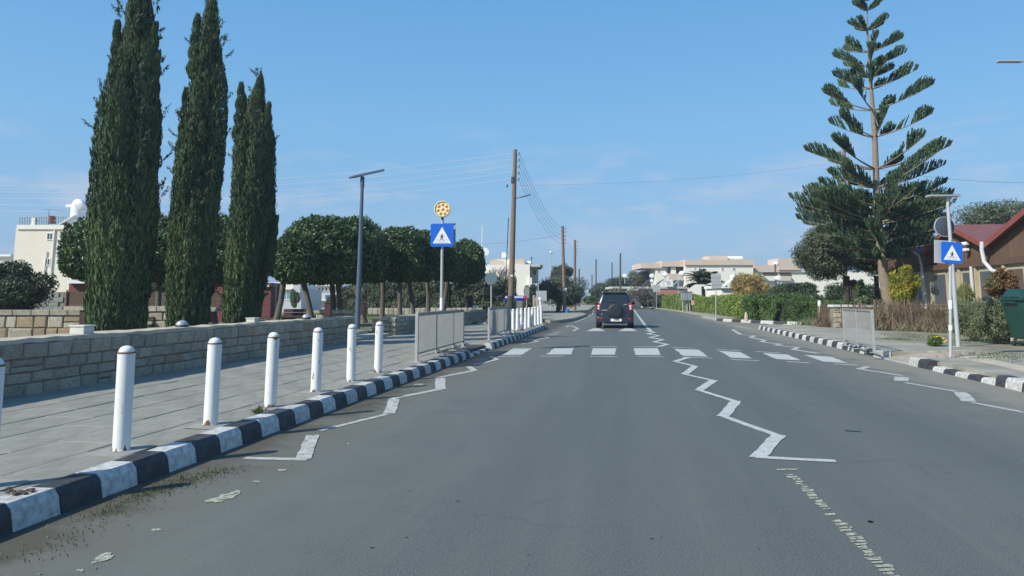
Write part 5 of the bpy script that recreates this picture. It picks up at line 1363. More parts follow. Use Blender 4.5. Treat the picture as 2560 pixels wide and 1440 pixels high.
M_gr = leafmat('short_grass', (0.105, 0.13, 0.05), .4, .1, .8)
tufts('weeds', 'sparse weeds growing in the gutter dirt beside the near kerb', [((570, 1175), (330, 1245), .09, 800), ((420, 1225), (210, 1300), .08, 350), ((300, 1290), (60, 1400), .08, 150), ((850, 1030), (930, 1010), .03, 60)], 0, M_gr, .026, .006, 1)
tufts('weeds', 'small weed tuft at the pavement edge beside the third bollard', [((635, 1037), (655, 1030), .02, 60), ((645, 1033), (650, 1033), .015, 40)], 0, M_gr, .09, .012, 2, HP)
tufts('weeds', 'leaf litter and weeds on the dusty verge across the road', [((2215, 848), (2270, 850), .25, 500), ((2280, 838), (2430, 860), .5, 500), ((2450, 885), (2560, 900), .5, 500)], 0, M_weed, .06, .02, 3, HP + .008)
tufts('grass', 'green grass bank behind the gap in the footpath walls', [((860, 790), (1000, 786), 1.3, 9000)], 0, M_hedge, .16, .03, 4, .28)
tufts('grass', 'low dry grass over the park ground', [((0, 805), (900, 792), 3.0, 9000)], 0, M_gr, .12, .03, 6, .24)
# grit along the gutter
rng = np.random.default_rng(12); b = MB()
for k in range(260):
    y = rng.uniform(2.6, 17); Lx = LK + abs(rng.normal()) * 0.45 + .02; s = rng.uniform(.004, .010)
    p = RD(Lx, y); b.ball((p.x, p.y, s * .3), (s, s * rng.uniform(.6, 1.1), s * .7), 5, 3)
o = link('gravel', b.mesh('gravel', mat('gutter_grit', (.16, .15, .12), .95, island=.5))); o['kind'] = 'stuff'; o['label'] = 'grit and small stones lying along the gutter'
b = MB()
for k in range(14):
    p = P(rng.uniform(15, 85), rng.uniform(1222, 1238), .165); s = rng.uniform(.012, .03)
    b.ball((p.x, p.y, .168 + s * .2), (s, s, s * .4), 6, 4)
o = link('dirt_crumbs', b.mesh('dirt_crumbs', mat('dark_dirt', (.07, .055, .04), .95, island=.3))); o['kind'] = 'stuff'; o['label'] = 'dark crumbs of earth on the nearest white kerb stone'
# ================================================================ buildings
M_cream = mat('cream_render', (0.76, 0.69, 0.55), 0.9, var=0.08, scale=1.2)
M_wwall = mat('white_render', (0.80, 0.755, 0.66), 0.9, var=0.06, scale=1)
M_peach = mat('peach_render', (0.60, 0.485, 0.39), 0.9, var=0.08, scale=.8)
M_redwall = mat('dark_red_wall', (0.17, 0.06, 0.05), 0.85, var=0.2, scale=2)
M_glass = mat('window_glass', (0.05, 0.07, 0.085), 0.12, spec=0.6)
M_glassb = mat('blue_window_glass', (0.16, 0.30, 0.34), 0.15, spec=0.6)
M_frame = mat('window_frame_white', (0.75, 0.74, 0.70), 0.6)
M_alu = mat('aluminium', (0.5, 0.52, 0.54), 0.4, metal=.3)
M_roofred = mat('red_roof_sheet', (0.19, 0.076, 0.070), 0.7, var=0.2, scale=1.2, stretch=(1, 6, 1))
M_tank = mat('white_tank', (0.80, 0.80, 0.78), 0.4)
M_shadein = mat('opening_shade', (0.07, 0.065, 0.06), 0.8)  # dark sheets on the wall stand in for the shade inside the balconies
def bthing(name, label, cat, u, yd, z0=0.1):
    return thing(name, label, cat, (Q(u, 745, yd).x, yd, z0))
def pbox(t, name, u0, u1, vt, vb, yd, dep, m, toground=False, bevel=0.0, label=None, y_off=0.0):
    a, c = Q(u0, vt, yd), Q(u1, vb, yd); zb_ = t.location.z if toground else c.z
    return part(name, MB().box(((a.x + c.x) / 2, yd + dep / 2 + y_off, (a.z + zb_) / 2), (c.x - a.x, dep, a.z - zb_)), m, t, world=True, bevel=bevel, label=label)
def window(t, u0, u1, vt, vb, yd, glass=None, bars=1, proud=0.05, fm=None):
    a, c = Q(u0, vt, yd), Q(u1, vb, yd); cx, cz = (a.x + c.x) / 2, (a.z + c.z) / 2; w, h = c.x - a.x, a.z - c.z
    fr = MB(); ft = min(.08, w * .14)
    for sx in (-1, 1): fr.box((cx + sx * (w / 2 - ft / 2), yd - proud / 2, cz), (ft, proud, h))
    for sz in (-1, 1): fr.box((cx, yd - proud / 2, cz + sz * (h / 2 - ft / 2)), (w - 2 * ft, proud, ft))
    for i in range(bars): fr.box((cx - w / 2 + w * (i + 1) / (bars + 1), yd - proud / 2 - .004, cz), (ft * .7, proud * .8, h - 2 * ft))
    f = part('window', fr, fm or M_frame, t, world=True)
    part('pane', MB().box((cx, yd - .012, cz), (w - 2 * ft - .004, 0.016, h - 2 * ft - .004)), glass or M_glass, f, world=True)
    return f

# cream block of flats at the left
yd = 78.0
t = bthing('apartment_block', 'three storey cream apartment block behind the round dark tree, with roof railings', 'building', 120, yd, 0.0)
A, B, C_ = Q(46, 570, yd), Q(330, 570, yd), Q(38, 740, yd)
part('wall', MB().box(((A.x + B.x) / 2 - .12, yd + 5, A.z / 2), (B.x - A.x + .25, 10, A.z)), M_cream, t, world=True)
pbox(t, 'cornice', 42, 332, 562, 573, yd - .15, 10.3, M_wwall)
for u0, u1, vt, vb, g in ((118, 133, 582, 600, M_glass), (151, 178, 584, 604, M_glassb), (112, 126, 646, 664, M_glass), (145, 170, 646, 666, M_glassb)): window(t, u0, u1, vt, vb, yd, g, 1, .08)
part('drain_pipe', MB().cyl(tuple(Q(137, 572, yd - .1)), tuple(Q(124, 715, yd - .1)), .07), M_frame, t, world=True)
part('drain_pipe', MB().cyl(tuple(Q(116, 628, yd - .1)), tuple(Q(108, 700, yd - .1)), .06), M_frame, t, world=True)
ru = [50, 79, 86, 100, 118, 140, 165, 190]
for vr in (543, 552): part('roof_railing', MB().cyl(tuple(Q(50, vr, yd + .2)), tuple(Q(168, vr - 1, yd + .2)), .035, n=5), M_iron, t, world=True)
for u in range(50, 170, 6): part('railing_bar', MB().cyl(tuple(Q(u, 543, yd + .2)), tuple(Q(u, 563, yd + .2)), .03, n=4), M_iron, t, world=True)
pbox(t, 'railing_pillar', 79, 86, 544, 563, yd, .3, M_wwall)
pbox(t, 'stair_tower', 206, 236, 512, 565, yd + 2, 4, M_wwall)
pbox(t, 'tower_roof', 202, 240, 506, 513, yd + 1.7, 4.6, M_iron)
window(t, 212, 226, 528, 548, yd + 2, M_glass, 1)
# tanks and dishes on its roof are things that rest on it
def tank(label, u, v, yd, r, ln=1.3, ax='X', grp='white water tanks on the roofs', legs=True):
    c = Q(u, v, yd)
    t = thing('water_tank', label, 'water tank', tuple(c), 0, grp)
    prof = [(0.02, -ln / 2 - .06), (r * .8, -ln / 2 - .03), (r, -ln / 2 + .04), (r, ln / 2 - .04), (r * .8, ln / 2 + .03), (0.02, ln / 2 + .06)]
    part('tank_body', MB().lathe(prof, (0, 0, 0), 18, ax), M_tank, t, True)
    if legs: part('stand', MB().cyl((0, 0, -r - .7), (0, 0, -r + .02), .06, n=6), M_alu, t)
    return t
tank('upright white tank on the cream apartment block roof', 196, 532, yd + 1, .75, 1.8, 'Z', legs=False)
tank('round white tank end above the upright tank on the apartment block', 202, 514, yd + 1, .62, 1.3, 'Y')
tank('long white tank reaching left on the apartment block roof', 183, 516, yd + 1, .2, 1.4, 'X')
o = thing('tv_antenna', 'thin television aerial on the apartment block roof', 'aerial', tuple(Q(120, 563, yd + .5)))
q = Q(120, 563, yd + .5); part('mast', MB().cyl((0, 0, 0), (0, 0, 1.7), .03, n=5), M_iron, o); a, c = Q(106, 522, yd + .5) - q, Q(182, 530, yd + .5) - q; part('boom', MB().cyl(tuple(a), tuple(c), .035, n=5), M_iron, o)
sh_ = thing('solar_collector', 'slanted rooftop solar collector frame by the white tanks', 'solar heater', tuple(Q(165, 560, yd - 0 + .4)))
part('panel', MB().box((0.3, 0, .4), (1.9, 1.0, .08), R=Matrix.Rotation(math.radians(-32), 3, 'Y')), M_tank, sh_)
part('barrel', MB().lathe([(.35, -.4), (.35, .4)], (-1.5, 0, .45), 12, 'Z'), M_redwall, sh_)

# far white edge at the very left
t = bthing('far_house', 'white far house corner at the left frame edge', 'building', 10, 95)
pbox(t, 'wall', -60, 22, 640, 745, 95, 8, M_wwall, True); pbox(t, 'roof', -64, 26, 636, 641, 94.6, 9, M_tank)
# low dark red house
yd = 37.5
t = bthing('low_house', 'low house with a dark red wall and white roof edge behind the slat fence', 'building', 230, yd)
pbox(t, 'wall', 173, 300, 708, 775, yd, 4, M_redwall, True); pbox(t, 'roof', 168, 304, 701, 708.5, yd - .3, 4.6, M_tank)
t = bthing('kiosk', 'dark red wooden kiosk between the middle and the shortest cypress', 'kiosk', 520, 36)
pbox(t, 'wall', 492, 556, 702, 790, 36, 2, M_redwall, True); pbox(t, 'roof', 488, 560, 696, 702.5, 35.8, 2.5, M_post)
t = bthing('kiosk', 'narrow dark wooden kiosk right of the shortest cypress', 'kiosk', 665, 42)
pbox(t, 'wall', 640, 675, 714, 790, 42, 2, M_redwall, True); pbox(t, 'roof', 636, 679, 707, 714.5, 41.8, 2.5, M_post); window(t, 663, 673, 712.5, 717, 41.76, M_tank, 0, .03)

# houses seen below the park crowns
M_shade = mat('grey_and_shaded_render', (0.50, 0.51, 0.50), 0.9, var=.1, scale=1)
yd = 75
t = bthing('far_house', 'grey white house seen under the leftmost crown of the tree group', 'building', 700, yd)
pbox(t, 'wall', 655, 752, 722, 775, yd, 8, M_shade, True); pbox(t, 'roof', 650, 733, 706, 724, yd - .3, 8.5, M_wwall)
window(t, 706, 728, 730, 750, yd, M_glassb, 1); window(t, 690, 702, 730, 748, yd, M_glass, 0); pbox(t, 'balcony', 733, 750, 712, 733, yd - .5, 1, M_shade)
yd = 88
t = bthing('far_house', 'long low blue grey house with white parapet seen between the tree trunks', 'building', 780, yd)
pbox(t, 'wall', 748, 812, 737, 772, yd, 8, M_shade, True); pbox(t, 'parapet', 745, 850, 702, 715, yd + 6, .5, M_wwall); pbox(t, 'lower_roof', 746, 815, 748, 752, yd - .6, 2, M_wwall)
pbox(t, 'upper_wall', 752, 848, 715, 745, yd + 6.4, 6, M_shade)
for i in range(5): window(t, 795 + i * 9, 801 + i * 9, 718, 730, yd + 6.35, M_glass, 0)
yd = 72
t = bthing('far_house', 'white house with grey pitched roof right of the lamp post', 'building', 930, yd)
pbox(t, 'wall', 915, 975, 717, 775, yd, 7, M_wwall, True)
a, c = Q(905, 716, yd), Q(975, 716, yd); r0, r1 = Q(912, 702, yd), Q(985, 702, yd)
part('roof', MB().add([(a.x, yd - .5, a.z), (c.x, yd - .5, c.z), (r1.x, yd + 3.5, r1.z + .3), (r0.x, yd + 3.5, r0.z + .3), (a.x, yd + 7.5, a.z), (c.x, yd + 7.5, c.z)], [(0, 1, 2, 3), (3, 2, 5, 4), (0, 3, 4), (1, 5, 2)]), mat('grey_roof', (.22, .24, .26), .8), t, world=True)
window(t, 935, 950, 735, 748, yd, M_glass, 1); window(t, 957, 968, 722, 730, yd, M_glass, 0)

# white villa behind the tall pole
yd = 62
t = bthing('white_villa', 'white modern villa with stepped flat roofs behind the tall wooden pole', 'building', 1270, yd)
pbox(t, 'wall', 1205, 1325, 661, 775, yd, 9, M_wwall, True)
pbox(t, 'upper_wall', 1228, 1312, 648, 661.5, yd + 1.2, 6, M_wwall)
a, b_, c, d_ = Q(1226, 646, yd + .8), Q(1262, 655, yd + .8), Q(1262, 661, yd + .8), Q(1226, 661, yd + .8)
part('sloped_parapet', MB().plate([(p.x, p.z) for p in (a, b_, c, d_)], (0, yd + .8, 0), (1, 0, 0), (0, 0, 1), .3), M_peach, t, world=True)
pbox(t, 'tower', 1285, 1311, 647, 661.5, yd + .4, 3, M_peach)
pbox(t, 'lower_wing', 1195, 1262, 706, 775, yd - 1.2, 1.1, M_wwall, True)
pbox(t, 'canopy', 1325, 1352, 661, 667, yd + .5, 4, M_shade); pbox(t, 'canopy_end', 1350, 1357, 662, 669, yd + .4, 4.2, M_iron)
pbox(t, 'shaded_wing', 1326, 1346, 667.5, 705, yd + 2, 5, M_shade); pbox(t, 'balcony_wall', 1322, 1330, 694, 775, yd - .3, 6, M_wwall, True)  # the wing's shade is put into its grey colour
pbox(t, 'terrace_wall', 1205, 1222, 674, 683, yd - .4, .4, M_wwall)
window(t, 1211, 1219, 684, 700, yd, M_glassb, 0); window(t, 1330, 1342, 672, 690, yd + 2, M_glass, 0)
# climbing branches on the villa wall
rng = np.random.default_rng(3)
cb_ = thing('bare_climber', 'bare climbing branches spread over the villa wall', 'climbing plant', tuple(Q(1248, 720, yd - .15)))
for k in range(22):
    p = Q(rng.uniform(1232, 1268), 722, yd - .12); pts = [p.copy()]; d = Vector((rng.uniform(-.35, .35), 0, 1))
    for i in range(6): d.x += rng.uniform(-.35, .35); p = p + d.normalized() * rng.uniform(.2, .38); pts.append(p.copy())
    part('branch', MB().tube(pts, [.03] * 3 + [.02] * 4, 4), M_barkd, cb_, world=True)
def dish(label, u, v, yd, r, grp=None):
    c = Q(u, v, yd); t = thing('satellite_dish', label, 'satellite dish', tuple(c), 0, grp)
    part('bowl', MB().lathe([(r, -.10), (r * .75, -.02), (r * .4, .05), (0.01, .07), (.01, .09), (r * .42, .07), (r * .77, 0), (r + .01, -.085)], (0, 0, 0), 20, 'Y'), M_tank, t, True)
    part('bowl_arm', MB().tube([(0, -.02, -r * .9), (0, -.45, -.05)], .02, 5), M_alu, t); part('mast', MB().cyl((0, .12, -r - .5), (0, .12, .05), .04, n=6), M_alu, t)
dish('white satellite dish at the edge of the last clipped tree', 1212, 630, yd + .5, .36)
dish('small white aerial dish on the villa roof', 1259, 638, yd + 2, .25)
tank('small white tank at the roof edge of the villa', 1322, 658, yd + 1, .18, .4)
o = thing('aerial_mast', 'thin white aerial mast above the last clipped tree', 'aerial', tuple(Q(1205, 640, yd + .8))); part('mast', MB().cyl((0, 0, 0), tuple(Q(1206, 564, yd + .8) - Q(1205, 640, yd + .8)), .035, n=5), M_tank, o)
o = thing('aerial_mast', 'short dark mast at the right end of the villa roof', 'aerial', tuple(Q(1329, 662, yd + .8))); part('mast', MB().cyl((0, 0, 0), tuple(Q(1329, 644, yd + .8) - Q(1329, 662, yd + .8)), .03, n=5), M_iron, o); part('mast_head', MB().ball(tuple(Q(1329, 645, yd + .8) - Q(1329, 662, yd + .8)), .09), M_iron, o)

# apartment rows at the right of the road
yd = 118
t = bthing('apartment_row', 'long white two storey apartment building with a peach parapet', 'building', 1745, yd)
pbox(t, 'wall', 1712, 1886, 662, 745, yd, 10, M_wwall, True)
pbox(t, 'wing_wall', 1638, 1711.5, 668, 745, yd + 1.5, 8, M_wwall, True)
pbox(t, 'parapet', 1712, 1888, 649, 662.5, yd - .3, 10.5, M_peach)
pbox(t, 'parapet', 1655, 1713, 652, 666.5, yd + .6, 9.5, M_peach)
pbox(t, 'parapet', 1602, 1656, 657.5, 670.5, yd + 1.2, 9, M_peach)
pbox(t, 'stair_tower', 1772, 1819, 639.5, 650, yd + 2, 4, M_peach)
pbox(t, 'balcony_shade', 1670, 1712, 667, 685, yd + 1.38, .1, M_shadein); pbox(t, 'balcony_front', 1672, 1711, 684, 700, yd + .6, .3, M_peach)
pbox(t, 'balcony_side', 1677, 1690, 668, 684, yd + 1.0, .3, M_wwall)
pbox(t, 'doorway', 1670, 1676, 668, 690, yd + 1.3, .08, M_glass)
for u0, u1, vt, vb in ((1644, 1650, 673, 682), (1665, 1668, 674, 682), (1735, 1739, 668, 674), (1746, 1751, 668, 679), (1803, 1809, 668, 677), (1831, 1838, 668, 677), (1682, 1694, 702, 718), (1697, 1708, 702, 718)): window(t, u0, u1, vt, vb, yd if u0 > 1712 else yd + 1.5, M_glass, 1)
for u in (1826, 1838, 1850): tank('white tank on the roof of the long apartment building, %s' % {1826: 'beside the stair tower', 1838: 'middle of three', 1850: 'farthest from the stair tower'}[u], u, 646, yd + 3, .35, .8)
yd = 122
t = bthing('apartment_row', 'second white apartment building with peach balconies beside the big evergreen tree', 'building', 1930, yd)
pbox(t, 'wall', 1887, 2250, 680, 745, yd, 9, M_wwall, True)
pbox(t, 'parapet', 1887, 1946, 663, 680.5, yd - .3, 9.5, M_peach); pbox(t, 'stair_tower', 1945, 2000, 646, 675, yd - .5, 5, M_peach); pbox(t, 'parapet', 1946, 2080, 674.5, 680.5, yd - .3, 9, M_peach)
for u0, u1 in ((1908, 1943), (1950, 1978)):
    pbox(t, 'balcony_shade', u0, u1, 679, 690, yd - .12, .1, M_shadein); pbox(t, 'balcony_front', u0, u1, 690, 702, yd - .5, .3, M_wwall if u0 < 1940 else M_peach)
window(t, 2040, 2052, 690, 700, yd, M_glass, 1); window(t, 2065, 2072, 690, 700, yd, M_glass, 0)

# lower white houses in the middle distance with solar heaters
yd = 103
t = bthing('low_house', 'long low white house with a thin flat roof behind the car', 'building', 1620, yd)
pbox(t, 'wall', 1604, 1720, 721.6, 766, yd, 6, M_cream, True); pbox(t, 'roof', 1530, 1722, 716.5, 721.5, yd - .8, 7.5, M_shade)
window(t, 1588, 1600, 730, 748, yd, M_glass, 1); window(t, 1606, 1614, 728, 750, yd, M_glass, 0)
pbox(t, 'canopy', 1570, 1600, 723, 727, yd - 1.8, 1.0, M_tank)
t = bthing('low_house', 'low brown walled house with a red tiled canopy left of the cabinets', 'building', 1670, 98)
pbox(t, 'wall', 1646, 1700, 737, 768, 98, 3.2, mat('brown_wall', (.16, .11, .09), .9, var=.3, scale=2), True)
a, c = Q(1640, 737, 97.2), Q(1702, 736, 97.2); r0, r1 = Q(1648, 725, 98.5), Q(1697, 725, 98.5)
part('canopy', MB().add([tuple(a), tuple(c), tuple(r1), tuple(r0), (a.x, a.y, a.z - .12), (c.x, c.y, c.z - .12), (r1.x, r1.y, r1.z - .12), (r0.x, r0.y, r0.z - .12)], [(0, 1, 2, 3), (7, 6, 5, 4), (0, 4, 5, 1), (1, 5, 6, 2), (2, 6, 7, 3), (3, 7, 4, 0)]), mat('terracotta', (.30, .115, .07), .85, var=.25, scale=8), t, world=True)
yd = 66
t = bthing('low_house', 'white house corner with a curved parapet between palm and orange shrub', 'building', 1815, yd)
pbox(t, 'wall', 1803, 1840, 720, 768, yd, 5, M_wwall, True); pbox(t, 'roof', 1800, 1845, 714, 720.5, yd - .3, 5.5, M_tank)
yd = 99
for (u, v, r, lb) in ((1630, 690, .34, 'leftmost white tank ball above the long low house'), (1663, 687, .32, 'white tank ball beside the dark aerial frame'), (1705, 684, .42, 'largest white tank ball of the middle distance roofs'), (1562, 690, .34, 'white tank ball just left of the car roof line')):
    tank(lb, u, v, yd, r * .85, .9, 'Y')
    if u in (1630, 1705, 1663):
        s_ = thing('solar_collector', 'slanted solar collector leaning under the ' + {1630: 'leftmost tank ball', 1705: 'largest tank ball', 1663: 'tank ball by the aerial frame'}[u], 'solar heater', tuple(Q(u - 18, 712, yd)))
        part('panel', MB().box((0.2, 0, .3), (1.3, .9, .06), R=Matrix.Rotation(math.radians(-38), 3, 'Y')), M_glassb if u == 1705 else M_iron, s_); part('panel_frame', MB().cyl((.8, 0, -.2), (.8, 0, .8), .03, n=5), M_tank, s_)
tank('low small white tank under the leftmost tank ball', 1630, 703, yd - .5, .24, .5, 'Y', legs=False)
tank('white tank ball between the palm and the orange shrub', 1833, 693, 66.5, .24, .8, 'Y'); tank('small white tank under the ball by the orange shrub', 1833, 704, 66.2, .16, .4, 'Y', legs=False)
s_ = thing('solar_collector', 'slanted solar collector between palm and orange shrub', 'solar heater', tuple(Q(1818, 712, 66))); part('panel', MB().box((0.1, 0, .25), (1.1, .8, .06), R=Matrix.Rotation(math.radians(-38), 3, 'Y')), M_tank, s_)
tank('far white tank ball before the second apartment building', 1945, 696, 75, .27, .8, 'Y')
tank('white tank at the foot of the far pole by the second apartment building', 1940, 660, 117, .35, .8, 'Y')
upole('f', 'thin dark pole standing before the second apartment building', Vector((Q(1938, 745, 76).x, 76, .1)), (1938, 660), .08, .07, M_wood_d, ins=0)
ac = thing('air_conditioner', 'white air conditioner box on the low house roof', 'air conditioner', tuple(Q(1672, 714, 102)))
part('casing', MB().box((0, 0, .4), (1.0, .5, .75)), M_tank, ac, bevel=.02); part('fan_grille', MB().lathe([(.28, -.27), (.28, -.25)], (-.1, 0, .4), 16, 'Y'), M_shade, ac)
# pergola frame left of the red canopy
pg_ = thing('pergola', 'weathered wooden pergola overgrown with bare vines beside the car', 'pergola', tuple(Q(1600, 767, 95))); pg_.location.z = .12
for u in (1583, 1600, 1620, 1638):
    a = Q(u, 768, 95); part('post', MB().cyl((a.x, 95, .1), tuple(Q(u, 728, 95)), .09, n=6), M_bark, pg_, world=True)
for k in range(3): part('beam', MB().box(tuple((Q(1575, 727 + k, 95 + k * .6) + Q(1645, 727 + k, 95 + k * .6)) / 2), (Q(1645, 0, 95).x - Q(1575, 0, 95).x, .1, .12)), M_bark, pg_, world=True)
for k in range(46):
    p = Q(rng.uniform(1578, 1640), rng.uniform(728, 766), 94.6); pts = [p.copy()]
    for i in range(5): p = p + Vector((rng.uniform(-.5, .5), rng.uniform(-.2, .2), rng.uniform(-.1, .55))); pts.append(p.copy())
    part('vine', MB().tube(pts, .04, 4), M_bark, pg_, world=True)

# ---------------------------------------------------------------- chalet with red gables, along the right side
M_gwood = mat('brown_gable_boards', (0.150, 0.088, 0.055), 0.85, var=0.35, scale=3, stretch=(10, 10, .6), rnd=.12)
M_wallc = mat('chalet_cream_wall', (0.46, 0.39, 0.27), 0.9, var=.12, scale=2)
M_fascia = mat('red_fascia', (0.26, 0.075, 0.06), .7, var=.2, scale=3)
M_pipe = mat('pale_drain_pipe', (0.52, 0.53, 0.53), .6)
LC = 14.0
chal = thing('chalet', 'brown wooden chalet with a row of red gables and cream window walls', 'building', tuple(RD(LC, 31, .15)))
def FP(y, z, out=0.0): return RD(LC - out, y, z)
def fbox(name, y0, y1, z0, z1, m, out=0.0, th=.1, parent=None):
    p = [FP(y0, 0, out), FP(y1, 0, out), FP(y1, 0, out - th), FP(y0, 0, out - th)]
    return part(name, MB().prism([q[:2] for q in p], z0, z1), m, parent or chal, world=True)
EZ = 2.75
def yface(u, z=3.0): return yat(LC, u, z, 15, 80)
Z_AP = lambda y, v: Q(0, v, y).z
gables = []
ap1 = yface(2392, 4.3); val1 = yface(2482, 3.6); ap2 = val1 - (ap1 - val1) - .2; val0 = ap1 + (ap1 - val1) + .1; ap0 = val0 + 3.1; valm = ap0 + 3.1
zap = Q(0, 562, ap1).z; zval = Q(0, 608, val1).z
fbox('wall', ap2 - 4.5, valm, 0.1, EZ, M_wallc, 0, .25)
for (apy, va, vb_) in ((ap1, val0, val1), (ap2, val1, ap2 - 3.2), (ap0, valm, val0)):
    # boards under the gable (each its own piece)
    n_ = 16
    for k in range(n_):
        ya, yb = va + (vb_ - va) * k / n_, va + (vb_ - va) * (k + 1) / n_
        def zt_(y): return zap - (zap - zval) * min(1, abs(y - apy) / abs((va if y > apy else vb_) - apy))
        A0, A1 = FP(ya, EZ, .06), FP(yb, EZ, .06); B1, B0 = FP(yb, zt_(yb) - .12, .06), FP(ya, zt_(ya) - .12, .06)
        g_ = (A1 - A0) * .03; dep = Vector((.05, -.0077, 0))
        vs = [A0 + g_, A1 - g_, B1 - g_, B0 + g_]; vs += [v + dep for v in vs]
        part('board', MB().add(vs, [(0, 1, 2, 3), (7, 6, 5, 4), (0, 4, 5, 1), (1, 5, 6, 2), (2, 6, 7, 3), (3, 7, 4, 0)]), M_gwood, chal, world=True)
    # two roof slopes reaching back
    back = Vector((9.0, -1.386, 0)); ov = 0.35
    for (ye, nm) in ((va, 0), (vb_, 1)):
        e0, a0 = FP(ye, zval, ov), FP(apy, zap, ov); e1, a1 = e0 + back, a0 + back
        dn = Vector((0, 0, -.09)); vs = [e0, a0, a1, e1]; vs += [v + dn for v in vs]
        f = [(0, 1, 2, 3), (7, 6, 5, 4), (0, 4, 5, 1), (1, 5, 6, 2), (2, 6, 7, 3), (3, 7, 4, 0)]
        r_ = part('roof', MB().add(vs, f), M_roofred, chal, world=True)
        vs = [e0 + Vector((-.03, .005, .02)), a0 + Vector((-.03, .005, .02)), a0 + Vector((-.03, .005, -.2)), e0 + Vector((-.03, .005, -.2))]; vs += [v + Vector((.03, -.005, 0)) for v in vs]
        part('fascia', MB().add(vs, f), M_fascia, r_, world=True)
# lower lean-to beam
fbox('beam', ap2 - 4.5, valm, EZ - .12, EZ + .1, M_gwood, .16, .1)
def cwin(u0, u1, vt, vb, glass=M_glass):
    ya, yb = yface(u1, 2), yface(u0, 2); zt = Q(0, vt, (ya + yb) / 2).z; zb_ = max(.4, Q(0, vb, (ya + yb) / 2).z)
    zt = min(zt, EZ - .25)
    f = fbox('window', ya, yb, zb_, zt, M_wallc, .05, .05); fbox('pane', ya + .07, yb - .07, zb_ + .07, zt - .07, glass, .062, .014, f)
    return f
M_dgl = mat('dull_glass', (.085, .10, .11), .35)
cwin(2296, 2313, 672, 770, M_dgl); cwin(2336, 2369, 668, 765, M_dgl); cwin(2373, 2395, 666, 765, M_dgl); cwin(2410, 2430, 655, 722, M_dgl); cwin(2453, 2482, 662, 765, M_dgl)
cwin(2522, 2566, 655, 760, mat('brown_glass', (.12, .085, .065), .5)); cwin(2252, 2290, 672, 765, M_dgl)
for u in (2328, 2400, 2440, 2512): fbox('pillar', yface(u) - .09, yface(u) + .09, .1, EZ - .02, M_wallc, .12, .12)
for u, off in ((2444, 0), (2318, 0)):
    y = yface(u, 2); q = FP(y, 0, .22); part('drain_pipe', MB().tube([(q.x, q.y, .1), (q.x, q.y, EZ - .1)], .055, 8), M_pipe, chal, True, world=True)
yv = val1; part('drain_pipe', MB().tube([FP(yv, zval + .05, .42), FP(yv, zval - .25, .45), FP(yv - .05, zval - .7, .42), FP(yv - .35, zval - 1.05, .30), FP(yv - .6, zval - 1.1, .25)], .075, 9), M_pipe, chal, True, world=True)
yv = val0; part('drain_pipe', MB().tube([FP(yv + .5, zval + .05, .45), FP(yv, zval - .1, .45), FP(yv - .1, zval - .6, .40), FP(yv - .1, .2, .3)], .06, 9), M_pipe, chal, True, world=True)
fl = thing('flood_light', 'white double flood light under the middle gable of the chalet', 'lamp', tuple(FP(yface(2431, 3.1), Q(0, 612, yface(2431, 3.1)).z, .25)))
part('lamp_head', MB().box((0, 0, .05), (.18, .3, .13)), M_tank, fl, bevel=.02); part('lamp_head', MB().box((0, 0, -.2), (.16, .24, .11)), M_tank, fl, bevel=.02); part('bracket', MB().cyl((.05, 0, -.25), (.05, 0, .1), .02), M_iron, fl)
# loose flashing on the roof
fs_ = MB(); 
yA, yB = ap1 - .5, val1 + .9
def roofpt(y, bx): z = zap - (zap - zval) * (ap1 - y) / (ap1 - val1); return RD(LC + bx, y - bx * 0.0, z + .012)
part('flashing', MB().add([roofpt(ap1 - .15, .3), roofpt(ap1 - .35, .3 - .1), roofpt(val1 + .6, .9), roofpt(val1 + .8, 1.1)], [(0, 1, 2, 3)]), mat('bare_flashing', (.42, .40, .38), .7, var=.5, scale=6), chal, world=True)

# reed and picket fence in front of the garden
M_reed = mat('dry_reed', (0.21, 0.145, 0.10), .9, var=.4, scale=5, stretch=(6, 6, 1), rnd=.3)
fA, fB = P(2048, 818, .15), P(2450, 833, .15)
fa = Vector((P(2052, 816.5, .15))); fbv = Vector((P(2452, 834, .15)))
L_ = (fbv - fa).length; d = (fbv - fa).normalized()
rf = thing('reed_fence', 'dry brown reed and picket fence round the chalet garden', 'fence', tuple(fa))
rr = random.Random(4)
prel = [MB().tube([(0, 0, 0), (rr.uniform(-.015, .015), 0, .5), (rr.uniform(-.02, .02), 0, 1.0)], [.030, .026, .020], 5).mesh('picket', M_reed) for _ in range(5)]
n_ = 165
for k in range(n_):
    s = L_ * (k + rr.uniform(-.9, .9)) / n_
    if rr.random() < .12: continue
    if abs(s / L_ - .17) < .085 and rr.random() < .8: continue
    hgt = rr.uniform(.80, 1.12) * (1.02 - .1 * math.sin(s * 1.3)); p = d * s
    link('picket', rr.choice(prel), rf, (p.x + rr.uniform(-.03, .03), p.y + rr.uniform(-.03, .03), 0), (rr.uniform(-.09, .09), rr.uniform(-.10, .10), rr.uniform(0, 3)), (1.15, 1.15, hgt))
for z in (.35, .98): part('rail', MB().tube([Vector((0, 0, z)) + d * 0, Vector((0, 0, z - .03)) + d * L_ * .5, Vector((0, 0, z)) + d * L_], .018, 5), M_iron, rf)
tufts('dry_undergrowth', 'dry seed stalks standing up above the reed fence', [((2190, 824), (2440, 833), .25, 2600)], 0, M_dry, 1.25, .02, 18, HP)
tufts('dry_undergrowth', 'tangled dry stalks along the foot of the reed fence', [((2052, 817), (2130, 820), .16, 2600), ((2185, 824), (2300, 828), .22, 5200), ((2300, 828), (2450, 834), .28, 6500)], 0, M_dry, .62, .022, 8, HP)
tufts('dry_undergrowth', 'green weeds mixed into the reed fence', [((2190, 824), (2450, 834), .30, 2600), ((2010, 812), (2050, 815), .2, 500)], 0, M_weed, .38, .03, 9, HP)
